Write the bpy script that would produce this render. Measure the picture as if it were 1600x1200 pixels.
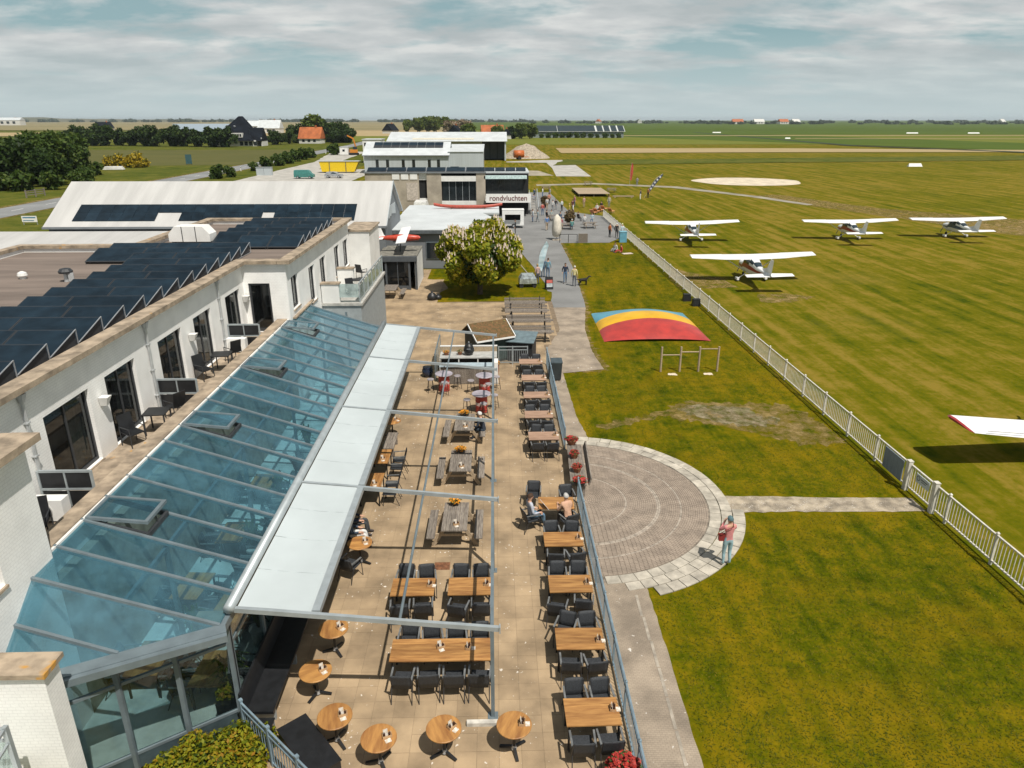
import bpy, bmesh, math, random
import numpy as np
from mathutils import Vector, Matrix, noise as mnoise
for o in list(bpy.data.objects):
    bpy.data.objects.remove(o)
scene = bpy.context.scene
C = scene.collection
R = math.radians

# ------------------------------------------------------------------ camera
cam_d = bpy.data.cameras.new('camera')
cam = bpy.data.objects.new('camera', cam_d)
C.objects.link(cam)
cam.location = (0, 0, 13.2)
cam.rotation_euler = (R(90 - 20.41), 0, R(-1.354))
cam_d.sensor_width = 36
cam_d.lens = 24.98
cam_d.clip_start = .1
cam_d.clip_end = 20000
scene.camera = cam

# ------------------------------------------------------------------ sun + sky
SUN = Vector((.268, -.415, .869)).normalized()
sl = bpy.data.lights.new('sun', 'SUN')
sl.energy = 5.0
sl.angle = R(.53)
sl.color = (1, .945, .86)
so = bpy.data.objects.new('sun', sl)
so.rotation_euler = SUN.to_track_quat('Z', 'Y').to_euler()
so.location = (20, -30, 60)
C.objects.link(so)
world = bpy.data.worlds.new('World')
scene.world = world
world.use_nodes = True


def nd(nt, typ, **kw):
    n = nt.nodes.new(typ)
    for k, v in kw.items():
        setattr(n, k, v)
    return n


def lk(nt, a, b):
    nt.links.new(a, b)


def math_n(nt, op, a, b=None, clamp=False):
    n = nd(nt, 'ShaderNodeMath', operation=op, use_clamp=clamp)
    for i, s in enumerate((a, b)):
        if s is None:
            continue
        if isinstance(s, (int, float)):
            n.inputs[i].default_value = s
        else:
            lk(nt, s, n.inputs[i])
    return n.outputs[0]


def ramp(nt, fac, stops):
    r = nd(nt, 'ShaderNodeValToRGB')
    while len(r.color_ramp.elements) < len(stops):
        r.color_ramp.elements.new(.5)
    for e, (p, c) in zip(r.color_ramp.elements, stops):
        e.position = p
        e.color = (*c, 1) if len(c) == 3 else c
    if fac is not None:
        lk(nt, fac, r.inputs[0])
    return r.outputs[0]


def mixc(nt, fac, a, b, blend='MIX'):
    n = nd(nt, 'ShaderNodeMix', data_type='RGBA', blend_type=blend)
    for i, s in ((0, fac), (6, a), (7, b)):
        if isinstance(s, (int, float)):
            n.inputs[i].default_value = s
        elif isinstance(s, tuple):
            n.inputs[i].default_value = (*s, 1) if len(s) == 3 else s
        else:
            lk(nt, s, n.inputs[i])
    return n.outputs[2]


def noise_n(nt, vec, scale, detail=3, rough=.55, dist=0):
    n = nd(nt, 'ShaderNodeTexNoise')
    n.inputs['Scale'].default_value = scale
    n.inputs['Detail'].default_value = detail
    n.inputs['Roughness'].default_value = rough
    n.inputs['Distortion'].default_value = dist
    if vec is not None:
        lk(nt, vec, n.inputs['Vector'])
    return n.outputs['Fac']


def build_world():
    nt = world.node_tree
    nt.nodes.clear()
    out = nd(nt, 'ShaderNodeOutputWorld')
    sky = nd(nt, 'ShaderNodeTexSky', sky_type='NISHITA', sun_disc=False)
    sky.sun_elevation = math.asin(SUN.z)
    sky.sun_rotation = math.atan2(SUN.x, SUN.y)
    sky.air_density = 1.0
    sky.dust_density = 1.6
    sky.ozone_density = 1.2
    hs = nd(nt, 'ShaderNodeHueSaturation')
    hs.inputs['Hue'].default_value = .475
    hs.inputs['Saturation'].default_value = .62
    hs.inputs['Value'].default_value = .9
    lk(nt, sky.outputs[0], hs.inputs['Color'])
    tc = nd(nt, 'ShaderNodeTexCoord')
    sep = nd(nt, 'ShaderNodeSeparateXYZ')
    lk(nt, tc.outputs['Generated'], sep.inputs[0])
    zz = math_n(nt, 'MAXIMUM', sep.outputs[2], 0.0)
    den = math_n(nt, 'ADD', zz, .15)
    cx = math_n(nt, 'DIVIDE', sep.outputs[0], den)
    cyy = math_n(nt, 'DIVIDE', sep.outputs[1], den)
    cmb = nd(nt, 'ShaderNodeCombineXYZ')
    lk(nt, math_n(nt, 'MULTIPLY', cx, .75), cmb.inputs[0])
    lk(nt, cyy, cmb.inputs[1])
    n1 = noise_n(nt, cmb.outputs[0], 1.55, 8, .58, .2)
    n2 = noise_n(nt, cmb.outputs[0], .5, 2, .5)
    dens = math_n(nt, 'ADD', math_n(nt, 'MULTIPLY', n1, .68), math_n(nt, 'MULTIPLY', n2, .42))
    cov = nd(nt, 'ShaderNodeMapRange', clamp=True)
    lk(nt, dens, cov.inputs[0])
    # seen edge-on near the horizon the broken clouds overlap; higher up more blue shows between them
    thr = nd(nt, 'ShaderNodeMapRange', clamp=True)
    lk(nt, zz, thr.inputs[0])
    thr.inputs[1].default_value = .03
    thr.inputs[2].default_value = .4
    thr.inputs[3].default_value = .435
    thr.inputs[4].default_value = .535
    lk(nt, thr.outputs[0], cov.inputs[1])
    lk(nt, math_n(nt, 'ADD', thr.outputs[0], .1), cov.inputs[2])
    # bellies of the cloud are greyer than its thin sunlit rims
    body = noise_n(nt, cmb.outputs[0], 2.2, 6, .55)
    cc = ramp(nt, body, [(.36, (7.2, 7.7, 7.8)), (.5, (9.2, 9.4, 9.4)), (.62, (11.4, 11.4, 11.1))])
    # near the horizon everything melts into pale grey-blue air
    hz = nd(nt, 'ShaderNodeMapRange', clamp=True)
    lk(nt, zz, hz.inputs[0])
    hz.inputs[1].default_value = .012
    hz.inputs[2].default_value = .085
    hz.inputs[3].default_value = .12
    hz.inputs[4].default_value = 1
    fac = math_n(nt, 'MULTIPLY', cov.outputs[0], hz.outputs[0])
    lowf = nd(nt, 'ShaderNodeMapRange', clamp=True)
    lk(nt, zz, lowf.inputs[0])
    lowf.inputs[1].default_value = .03
    lowf.inputs[2].default_value = .5
    lowf.inputs[3].default_value = .75
    lowf.inputs[4].default_value = 0
    base = mixc(nt, lowf.outputs[0], hs.outputs[0], (5.0, 8.0, 8.6))
    airf = nd(nt, 'ShaderNodeMapRange', clamp=True)
    lk(nt, zz, airf.inputs[0])
    airf.inputs[1].default_value = 0
    airf.inputs[2].default_value = .1
    airf.inputs[3].default_value = .85
    airf.inputs[4].default_value = 0
    base = mixc(nt, airf.outputs[0], base, (9.0, 10.2, 10.3))
    col = mixc(nt, math_n(nt, 'MULTIPLY', fac, .88), base, cc)
    bg = nd(nt, 'ShaderNodeBackground')
    bg.inputs[1].default_value = .066
    lk(nt, col, bg.inputs[0])
    lk(nt, bg.outputs[0], out.inputs[0])


build_world()
vs = scene.view_settings
vs.view_transform = 'Standard'
vs.look = 'None'
vs.exposure = 0
vs.gamma = 1
vs.use_curve_mapping = False
scene.cycles.max_bounces = 8
scene.cycles.volume_bounces = 0
scene.cycles.transparent_max_bounces = 16

# ------------------------------------------------------------------ materials
MAT = {}


def M(name, col, rough=.7, metal=0., var=.18, scale=4., col2=None, bump=0., bscale=40., rand=0., spec=.5,
      stretch=None, speck=None, brick=None, coords='world', emit=None, detail=4, ramp_pos=(.35, .65)):
    """procedural material: base colour with noise wear, fine relief, per-object tone"""
    if name in MAT:
        return MAT[name]
    m = bpy.data.materials.new(name)
    m.use_nodes = True
    nt = m.node_tree
    b = nt.nodes['Principled BSDF']
    b.inputs['Roughness'].default_value = rough
    b.inputs['Metallic'].default_value = metal
    b.inputs['Specular IOR Level'].default_value = spec
    if coords == 'world':
        vec = nd(nt, 'ShaderNodeNewGeometry').outputs['Position']
    else:
        vec = nd(nt, 'ShaderNodeTexCoord').outputs['Object']
    oi = nd(nt, 'ShaderNodeObjectInfo')
    if stretch:
        mp = nd(nt, 'ShaderNodeMapping')
        mp.inputs['Scale'].default_value = stretch[:3]
        if len(stretch) > 3:
            mp.inputs['Rotation'].default_value = (0, 0, stretch[3])
        lk(nt, vec, mp.inputs[0])
        if rand:
            ad = nd(nt, 'ShaderNodeVectorMath', operation='ADD')
            lk(nt, mp.outputs[0], ad.inputs[0])
            cm = nd(nt, 'ShaderNodeCombineXYZ')
            for i in range(3):
                lk(nt, math_n(nt, 'MULTIPLY', oi.outputs['Random'], 37.), cm.inputs[i])
            lk(nt, cm.outputs[0], ad.inputs[1])
            v2 = ad.outputs[0]
        else:
            v2 = mp.outputs[0]
    else:
        v2 = vec
    nz = noise_n(nt, v2, scale, detail)
    c2 = col2 if col2 else tuple(max(0, c * (1 - var * 1.6)) for c in col)
    c1 = col if col2 else tuple(min(1, c * (1 + var * .6)) for c in col)
    base = ramp(nt, nz, [(ramp_pos[0], c2), (ramp_pos[1], c1)])
    if brick:
        bt = nd(nt, 'ShaderNodeTexBrick')
        bt.inputs['Scale'].default_value = brick[0]
        bt.inputs['Mortar Size'].default_value = brick[1]
        bt.inputs['Color1'].default_value = (1, 1, 1, 1)
        bt.inputs['Color2'].default_value = (brick[2],) * 3 + (1,)
        bt.inputs['Mortar'].default_value = (brick[3],) * 3 + (1,)
        mp = nd(nt, 'ShaderNodeMapping')
        if brick[4] == 'x':      # wall facing +-x : use (y, z)
            mp.inputs['Rotation'].default_value = (R(90), 0, R(90))
            sp = nd(nt, 'ShaderNodeSeparateXYZ')
            lk(nt, vec, sp.inputs[0])
            cb = nd(nt, 'ShaderNodeCombineXYZ')
            lk(nt, math_n(nt, 'ADD', sp.outputs[1], sp.outputs[0]), cb.inputs[0])
            lk(nt, sp.outputs[2], cb.inputs[1])
            lk(nt, cb.outputs[0], bt.inputs[0])
        else:
            lk(nt, vec, bt.inputs[0])
        base = mixc(nt, 1., base, bt.outputs[0], 'MULTIPLY')
    if speck:
        n3 = noise_n(nt, vec, speck[1], 2, .5)
        n4 = noise_n(nt, vec, speck[1] * .12, 2, .5)
        f = ramp(nt, math_n(nt, 'ADD', math_n(nt, 'MULTIPLY', n3, .7), math_n(nt, 'MULTIPLY', n4, .3)),
                 [(speck[2], (0, 0, 0)), (speck[2] + .03, (1, 1, 1))])
        base = mixc(nt, f, base, speck[0])
    if rand:
        hv = nd(nt, 'ShaderNodeHueSaturation')
        mr = nd(nt, 'ShaderNodeMapRange')
        lk(nt, oi.outputs['Random'], mr.inputs[0])
        mr.inputs[3].default_value = 1 - rand
        mr.inputs[4].default_value = 1 + rand
        lk(nt, mr.outputs[0], hv.inputs['Value'])
        lk(nt, base, hv.inputs['Color'])
        base = hv.outputs[0]
    lk(nt, base, b.inputs['Base Color'])
    if bump:
        bn = noise_n(nt, v2, bscale, 3, .6)
        bp = nd(nt, 'ShaderNodeBump')
        bp.inputs['Strength'].default_value = bump
        bp.inputs['Distance'].default_value = .02
        lk(nt, bn, bp.inputs['Height'])
        lk(nt, bp.outputs[0], b.inputs['Normal'])
    if emit:
        b.inputs['Emission Color'].default_value = (*emit[0], 1)
        b.inputs['Emission Strength'].default_value = emit[1]
    MAT[name] = m
    return m


def glass(name, tint, dust=(.3, .4, .42), dustf=.1, rough=.02, ior=1.5, dscale=2.):
    if name in MAT:
        return MAT[name]
    m = bpy.data.materials.new(name)
    m.use_nodes = True
    nt = m.node_tree
    nt.nodes.clear()
    out = nd(nt, 'ShaderNodeOutputMaterial')
    tr = nd(nt, 'ShaderNodeBsdfTransparent')
    tr.inputs[0].default_value = (*tint, 1)
    gl = nd(nt, 'ShaderNodeBsdfGlossy')
    gl.inputs['Roughness'].default_value = rough
    gl.inputs['Color'].default_value = (1, 1, 1, 1)
    lw_ = nd(nt, 'ShaderNodeLayerWeight')
    lw_.inputs[0].default_value = .5
    r0 = ((ior - 1) / (ior + 1)) ** 2
    frv = math_n(nt, 'ADD', math_n(nt, 'MULTIPLY', math_n(nt, 'POWER', lw_.outputs['Facing'], 5.), 1 - r0), r0)
    df = nd(nt, 'ShaderNodeBsdfDiffuse')
    df.inputs[0].default_value = (*dust, 1)
    pos = nd(nt, 'ShaderNodeNewGeometry').outputs['Position']
    nz = noise_n(nt, pos, dscale, 5, .6)
    f = nd(nt, 'ShaderNodeMapRange', clamp=True)
    lk(nt, nz, f.inputs[0])
    f.inputs[1].default_value = .35
    f.inputs[2].default_value = .75
    f.inputs[3].default_value = dustf * .55
    f.inputs[4].default_value = dustf * 1.7
    rnd = nd(nt, 'ShaderNodeObjectInfo').outputs['Random']
    fdust = math_n(nt, 'MULTIPLY', f.outputs[0], math_n(nt, 'ADD', math_n(nt, 'MULTIPLY', rnd, .9), .55))
    m1 = nd(nt, 'ShaderNodeMixShader')
    lk(nt, fdust, m1.inputs[0])
    lk(nt, tr.outputs[0], m1.inputs[1])
    lk(nt, df.outputs[0], m1.inputs[2])
    m2 = nd(nt, 'ShaderNodeMixShader')
    lk(nt, frv, m2.inputs[0])
    lk(nt, m1.outputs[0], m2.inputs[1])
    lk(nt, gl.outputs[0], m2.inputs[2])
    lk(nt, m2.outputs[0], out.inputs[0])
    MAT[name] = m
    return m


# ------------------------------------------------------------------ mesh helpers
ROOT = {}


class MB:
    def __init__(s):
        s.v = []
        s.f = []
        s.m = []

    def add(s, vs_, fs, mi=0):
        n = len(s.v)
        s.v += [tuple(p) for p in vs_]
        s.f += [tuple(i + n for i in f) for f in fs]
        s.m += [mi] * len(fs)
        return s

    def box(s, x0, y0, z0, x1, y1, z1, mi=0):
        return s.add([(x0, y0, z0), (x1, y0, z0), (x1, y1, z0), (x0, y1, z0), (x0, y0, z1), (x1, y0, z1), (x1, y1, z1), (x0, y1, z1)],
                     [(3, 2, 1, 0), (4, 5, 6, 7), (0, 1, 5, 4), (1, 2, 6, 5), (2, 3, 7, 6), (3, 0, 4, 7)], mi)

    def obox(s, c, sx, sy, sz, rz=0, mi=0, rx=0, ry=0):
        m = Matrix.Translation(c) @ Matrix.Rotation(rz, 4, 'Z') @ Matrix.Rotation(ry, 4, 'Y') @ Matrix.Rotation(rx, 4, 'X')
        a, b, d = sx / 2, sy / 2, sz / 2
        pts = [m @ Vector(p) for p in ((-a, -b, -d), (a, -b, -d), (a, b, -d), (-a, b, -d), (-a, -b, d), (a, -b, d), (a, b, d), (-a, b, d))]
        return s.add(pts, [(3, 2, 1, 0), (4, 5, 6, 7), (0, 1, 5, 4), (1, 2, 6, 5), (2, 3, 7, 6), (3, 0, 4, 7)], mi)

    def bar(s, p0, p1, w, h=None, mi=0):
        """rectangular bar between two points"""
        h = h or w
        p0, p1 = Vector(p0), Vector(p1)
        d = (p1 - p0).normalized()
        up = Vector((0, 0, 1)) if abs(d.z) < .95 else Vector((0, 1, 0))
        a = d.cross(up).normalized() * w / 2
        b = a.cross(d).normalized() * h / 2
        pts = [p + q for p in (p0, p1) for q in (-a - b, a - b, a + b, -a + b)]
        return s.add(pts, [(3, 2, 1, 0), (4, 5, 6, 7), (0, 1, 5, 4), (1, 2, 6, 5), (2, 3, 7, 6), (3, 0, 4, 7)], mi)

    def cyl(s, p0, p1, r0, r1=None, n=8, mi=0, caps=True):
        r1 = r0 if r1 is None else r1
        p0, p1 = Vector(p0), Vector(p1)
        d = (p1 - p0).normalized()
        up = Vector((0, 0, 1)) if abs(d.z) < .95 else Vector((1, 0, 0))
        a = d.cross(up).normalized()
        b = a.cross(d).normalized()
        pts = []
        for p, r in ((p0, r0), (p1, r1)):
            for i in range(n):
                t = 2 * math.pi * i / n
                pts.append(p + a * r * math.cos(t) + b * r * math.sin(t))
        fs = [(i, i + n, (i + 1) % n + n, (i + 1) % n) for i in range(n)]
        if caps:
            fs += [tuple(range(n)), tuple(range(2 * n - 1, n - 1, -1))]
        return s.add(pts, fs, mi)

    def tube(s, pts, r, n=6, mi=0):
        for a, b in zip(pts[:-1], pts[1:]):
            s.cyl(a, b, r, r, n, mi)
        return s

    def lathe(s, prof, c=(0, 0, 0), n=12, mi=0):
        pts = []
        fs = []
        for r, z in prof:
            for i in range(n):
                t = 2 * math.pi * i / n
                pts.append((c[0] + r * math.cos(t), c[1] + r * math.sin(t), c[2] + z))
        k = len(prof)
        for j in range(k - 1):
            for i in range(n):
                fs.append((j * n + i, j * n + (i + 1) % n, (j + 1) * n + (i + 1) % n, (j + 1) * n + i))
        fs.append(tuple(range(n - 1, -1, -1)))
        fs.append(tuple((k - 1) * n + i for i in range(n)))
        return s.add(pts, fs, mi)

    def prism(s, poly, z0, z1, mi=0):
        n = len(poly)
        pts = [(x, y, z0) for x, y in poly] + [(x, y, z1) for x, y in poly]
        fs = [tuple(range(n - 1, -1, -1)), tuple(range(n, 2 * n))] + [(i, (i + 1) % n, (i + 1) % n + n, i + n) for i in range(n)]
        return s.add(pts, fs, mi)

    def slab(s, quad, t, mi=0):
        """thick plate: polygon of 3-D points, thickness downwards along its normal"""
        q = [Vector(p) for p in quad]
        nrm = (q[1] - q[0]).cross(q[2] - q[0]).normalized()
        n = len(q)
        pts = q + [p - nrm * t for p in q]
        fs = [tuple(range(n)), tuple(range(2 * n - 1, n - 1, -1))] + [(i, i + n, (i + 1) % n + n, (i + 1) % n) for i in range(n)]
        return s.add(pts, fs, mi)

    def mesh(s, name, mats, smooth=False, off=None):
        me = bpy.data.meshes.new(name)
        v = s.v if off is None else [(p[0] - off[0], p[1] - off[1], p[2] - off[2]) for p in s.v]
        me.from_pydata(v, [], s.f)
        if not isinstance(mats, (list, tuple)):
            mats = [mats]
        for m in mats:
            me.materials.append(m)
        if len(mats) > 1:
            me.polygons.foreach_set('material_index', s.m)
        if smooth:
            me.polygons.foreach_set('use_smooth', [True] * len(me.polygons))
        me.update()
        return me

    def build(s, name, mats, parent=None, smooth=False):
        off = None
        if parent is not None:
            r = parent
            while r.parent:
                r = r.parent
            off = ROOT.get(r.name)
        return link(name, s.mesh(name, mats, smooth, off), parent)


def link(name, me, parent=None, loc=None, rz=None):
    o = bpy.data.objects.new(name, me)
    C.objects.link(o)
    if parent is not None:
        o.parent = parent
    if loc is not None:
        o.location = loc
    if rz is not None:
        o.rotation_euler = (0, 0, rz)
    return o


def tag(o, label=None, cat=None, group=None, kind=None):
    for k, v in (('label', label), ('category', cat), ('group', group), ('kind', kind)):
        if v:
            o[k] = v
    return o


def thing(name, label, cat, loc=(0, 0, 0), rz=0, group=None, abs_=False):
    """Empty at the thing's base; abs_=True lets its parts be written in world coordinates"""
    o = bpy.data.objects.new(name, None)
    o.empty_display_size = .2
    C.objects.link(o)
    o.location = loc
    o.rotation_euler = (0, 0, rz)
    if abs_:
        ROOT[o.name] = tuple(loc)
    return tag(o, label, cat, group)


KIDS = {}


def copy_tree(o, loc=None, rz=None, label=None, group=None, parent=None, scale=None):
    c = o.copy()
    C.objects.link(c)
    c.parent = parent
    if loc is not None:
        c.location = loc
    if rz is not None:
        c.rotation_euler = (o.rotation_euler[0], o.rotation_euler[1], rz)
    if scale is not None:
        c.scale = scale
    if label:
        c['label'] = label
    if group:
        c['group'] = group
    if o.name not in KIDS:
        KIDS[o.name] = list(o.children)
    for ch in KIDS[o.name]:
        copy_tree(ch, parent=c)
    return c


class Proto:
    """first use moves the original, later uses copy it"""

    def __init__(s, root):
        s.root = root
        s.used = False

    def put(s, loc, rz=0, label=None, group=None, scale=None):
        if not s.used:
            KIDS[s.root.name] = list(s.root.children)
            s.used = True
            o = s.root
            o.location = loc
            o.rotation_euler = (0, 0, rz)
            if scale:
                o.scale = scale
            return tag(o, label, None, group)
        o = copy_tree(s.root, loc, rz, label, group)
        o.scale = scale if scale else (1, 1, 1)
        if group is None and 'group' in o:
            del o['group']
        return o


ORD = ['nearest', 'second', 'third', 'fourth', 'fifth', 'sixth', 'seventh', 'eighth', 'ninth', 'tenth']
rng = random.Random(7)


def wavy(pts, amp=.12, step=.5, seed=0, closed=True):
    """roughen the outline of a ground patch"""
    out = []
    n = len(pts)
    for i in range(n if closed else n - 1):
        a, b = Vector((*pts[i], 0)), Vector((*pts[(i + 1) % n], 0))
        L = (b - a).length
        k = max(1, int(L / step))
        d = (b - a).normalized()
        nn = Vector((-d.y, d.x, 0))
        for j in range(k):
            p = a + (b - a) * j / k
            w = 0 if j == 0 else mnoise.noise(Vector((p.x * 1.7 / max(step, .3), p.y * 1.7 / max(step, .3), seed))) * amp
            out.append((p.x + nn.x * w, p.y + nn.y * w))
    return out


def sheet(name, pts, z, mat, parent=None, kind='structure', label=None):
    mb = MB()
    mb.add([(x, y, z) for x, y in pts], [tuple(range(len(pts)))])
    me = mb.mesh(name, mat)
    bm = bmesh.new()
    bm.from_mesh(me)
    bmesh.ops.triangulate(bm, faces=bm.faces[:])
    for f in bm.faces:
        if f.normal.z < 0:
            f.normal_flip()
    bm.to_mesh(me)
    bm.free()
    o = link(name, me, parent)
    if parent is None:
        o['kind'] = kind
    if label:
        o['label'] = label
    return o
# ------------------------------------------------------------------ ground materials
def grass_mat(name, cols, streak=None, big=.05, mid=.45, fine=9., dry=None, bump=.6):
    m = bpy.data.materials.new(name)
    m.use_nodes = True
    nt = m.node_tree
    b = nt.nodes['Principled BSDF']
    b.inputs['Roughness'].default_value = .95
    b.inputs['Specular IOR Level'].default_value = .03
    pos = nd(nt, 'ShaderNodeNewGeometry').outputs['Position']
    nb = noise_n(nt, pos, big, 3, .6)
    nm = noise_n(nt, pos, mid, 4, .65)
    nf = noise_n(nt, pos, fine, 4, .7)
    v = math_n(nt, 'ADD', math_n(nt, 'MULTIPLY', nm, .5), math_n(nt, 'MULTIPLY', nf, .34))
    v = math_n(nt, 'ADD', v, math_n(nt, 'MULTIPLY', nb, .3))
    if streak:
        mp = nd(nt, 'ShaderNodeMapping')
        mp.inputs['Rotation'].default_value = (0, 0, streak[0])
        mp.inputs['Scale'].default_value = (streak[1], streak[2], 1)
        lk(nt, pos, mp.inputs[0])
        ns = noise_n(nt, mp.outputs[0], 1., 4, .6)
        v = math_n(nt, 'ADD', math_n(nt, 'MULTIPLY', v, 1 - streak[3]), math_n(nt, 'MULTIPLY', ns, streak[3] * 1.14))
    base = ramp(nt, v, cols)
    if dry:
        nd1 = noise_n(nt, pos, dry[1], 5, .62)
        f = ramp(nt, nd1, [(dry[2], (0, 0, 0)), (dry[2] + dry[3], (1, 1, 1))])
        base = mixc(nt, math_n(nt, 'MULTIPLY', f, dry[4]), base, dry[0])
    lk(nt, base, b.inputs['Base Color'])
    bp = nd(nt, 'ShaderNodeBump')
    bp.inputs['Strength'].default_value = bump
    bp.inputs['Distance'].default_value = .06
    lk(nt, noise_n(nt, pos, fine * 1.6, 4, .7), bp.inputs['Height'])
    lk(nt, bp.outputs[0], b.inputs['Normal'])
    MAT[name] = m
    return m


G_FIELD = grass_mat('airfield_grass', [(.42, (.032, .054, .0012)), (.5, (.086, .092, .002)), (.56, (.122, .11, .004)), (.65, (.205, .148, .022))],
                    streak=(R(28), .9, .06, .42), big=.03, mid=.55, fine=3.2, dry=((.24, .165, .04), .05, .56, .2, .5))
G_LAWN = grass_mat('lawn_grass', [(.44, (.024, .043, .0008)), (.54, (.083, .089, .0015)), (.66, (.185, .135, .004))],
                   streak=(R(-24), 1.6, .22, .3), big=.09, mid=1.3, fine=7., dry=((.2, .13, .004), .35, .47, .22, .6))
G_ROUGH = grass_mat('rough_verge', [(.34, (.02, .036, .004)), (.5, (.058, .078, .01)), (.66, (.125, .12, .022))], mid=.3, fine=3.)
G_MEADOW = grass_mat('meadow', [(.3, (.07, .1, .014)), (.5, (.125, .145, .02)), (.7, (.16, .16, .035))], streak=(R(6), .012, .15, .5), big=.006, mid=.02, fine=.3)
G_CROP = grass_mat('crop_green', [(.3, (.035, .065, .01)), (.5, (.06, .095, .014)), (.7, (.09, .12, .02))], streak=(R(4), .012, .2, .5), big=.006, mid=.03, fine=.4)
G_TAN = grass_mat('bare_tan_field', [(.3, (.26, .2, .095)), (.5, (.33, .25, .13)), (.7, (.38, .3, .17))], streak=(R(3), .02, .4, .6), big=.01, mid=.04, fine=.5)
G_OLIVE = grass_mat('olive_field', [(.3, (.058, .066, .022)), (.5, (.085, .088, .03)), (.7, (.115, .108, .038))], streak=(R(10), .02, .3, .5), big=.01, mid=.05, fine=.6)
G_DUNE = grass_mat('dune_land', [(.3, (.11, .11, .06)), (.5, (.2, .175, .09)), (.7, (.27, .22, .12))], streak=(R(2), .002, .03, .6), big=.002, mid=.006, fine=.05)
G_SANDG = grass_mat('dry_trodden_edge', [(.36, (.09, .095, .012)), (.5, (.19, .14, .04)), (.64, (.3, .215, .1))], mid=1.1, fine=8.)


def patchy(m, scale, lo, hi):
    """thin soil: the grass sheet below shows through in irregular patches"""
    nt = m.node_tree
    out = nt.nodes['Material Output']
    src = out.inputs[0].links[0].from_socket
    pos = nd(nt, 'ShaderNodeNewGeometry').outputs['Position']
    f = nd(nt, 'ShaderNodeMapRange', clamp=True)
    lk(nt, noise_n(nt, pos, scale, 8, .68), f.inputs[0])
    f.inputs[1].default_value = lo
    f.inputs[2].default_value = hi
    mx = nd(nt, 'ShaderNodeMixShader')
    lk(nt, f.outputs[0], mx.inputs[0])
    lk(nt, nd(nt, 'ShaderNodeBsdfTransparent').outputs[0], mx.inputs[1])
    lk(nt, src, mx.inputs[2])
    lk(nt, mx.outputs[0], out.inputs[0])


patchy(G_SANDG, 1.3, .38, .62)
SAND = M('pale_sand', (.62, .53, .4), .95, var=.15, scale=.5, bump=.4, bscale=3.)
ASPH = M('asphalt', (.2, .2, .195), .9, var=.12, scale=.35, bump=.25, bscale=60., speck=((.3, .3, .29), 14., .66))
ROADM = M('road_asphalt', (.22, .225, .225), .9, var=.14, scale=.12)
CONC = M('concrete_apron', (.42, .4, .36), .9, var=.16, scale=.4)
COBB = M('cobble_path', (.35, .285, .215), .92, var=.22, scale=.9, bump=.5, bscale=18., brick=(4.6, .03, .9, .74, 'z'),
         speck=((.62, .58, .52), 5.5, .655), detail=6)
GRAVEL = M('pale_gravel', (.37, .31, .23), .95, var=.3, scale=2.2, bump=.8, bscale=22., speck=((.56, .52, .46), 26., .6), detail=7)
TILE = M('terrace_tile', (.36, .262, .158), .88, var=.24, scale=.8, bump=.25, bscale=30., rand=.085, speck=((.66, .6, .52), 9., .645), detail=6)
JOINT = M('terrace_joint', (.21, .155, .1), .95, var=.2, scale=3.)
SLAB = M('ring_slab', (.44, .4, .33), .9, var=.2, scale=2.5, bump=.4, bscale=20., rand=.16, detail=6)
BRICKP = M('ring_brick', (.31, .25, .196), .92, var=.16, scale=2., bump=.4, bscale=25., detail=7)
BSOIL = M('ring_joint', (.225, .19, .15), .95, var=.3, scale=4.)
KERB = M('kerb_stone', (.36, .315, .255), .9, var=.2, scale=4.)

# ------------------------------------------------------------------ ground
sheet('ground', [(-9000, -300), (9000, -300), (9000, 12000), (-9000, 12000)], -.06, G_FIELD)


def strip(name, pts, z, mat, amp=0, step=10):
    return sheet(name, wavy(pts, amp, step, len(name)) if amp else pts, z, mat)


# far land, farthest first
strip('dune_land', [(-9000, 1000), (-60, 1000), (-250, 12000), (-9000, 12000)], .30, G_DUNE)
strip('olive_field', [(-900, 40), (-79, 40), (-79, 1000), (-900, 1000)], -.05, G_ROUGH)
strip('olive_field', wavy([(-175, 226), (-79.5, 232), (-79.5, 352), (-230, 352)], .6, 8), -.03, G_OLIVE)
strip('tan_field', [(-1500, 640), (-300, 640), (-300, 820), (-1700, 820)], .2, G_TAN)
strip('tan_field', [(-290, 480), (-60, 480), (-60, 640), (-290, 640)], .1, G_MEADOW)
strip('tan_field', [(-270, 640), (-50, 640), (-50, 990), (-300, 990)], .15, G_TAN)
strip('green_field', [(-60, 1000), (9000, 1000), (9000, 12000), (-250, 12000)], .3, G_CROP)
strip('meadow', [(-60, 420), (1500, 420), (2500, 1000), (-60, 1000)], .04, G_MEADOW)
strip('green_field', [(60, 700), (2500, 690), (3500, 1000), (60, 1000)], .14, G_CROP)
strip('green_field', [(225, 820), (60, 700), (250, 300), (900, 300), (900, 420), (320, 440)], .08, G_CROP, 1.5, 25)
strip('tan_field', [(28, 312), (120, 318), (215, 318), (330, 298), (560, 300), (420, 330), (250, 338), (140, 362), (30, 366)], .1, G_TAN, 1.2, 12)
strip('tan_field', [(70, 640), (1500, 628), (1500, 650), (70, 660)], .2, G_TAN)
strip('tan_field', [(220, 545), (900, 470), (900, 482), (225, 556)], .2, G_TAN)
strip('green_field', wavy([(18, 228), (60, 236), (200, 256), (700, 262), (700, 296), (210, 288), (60, 262), (24, 262)], 2.2, 5), .06, G_ROUGH)
strip('ditch_grass', wavy([(216, 824), (222, 824), (196, 398), (235, 305), (600, 255), (600, 250), (226, 302), (188, 398)], 1., 15), .16, M('ditch_green', (.02, .035, .008), .95, var=.3, scale=.2))
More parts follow.
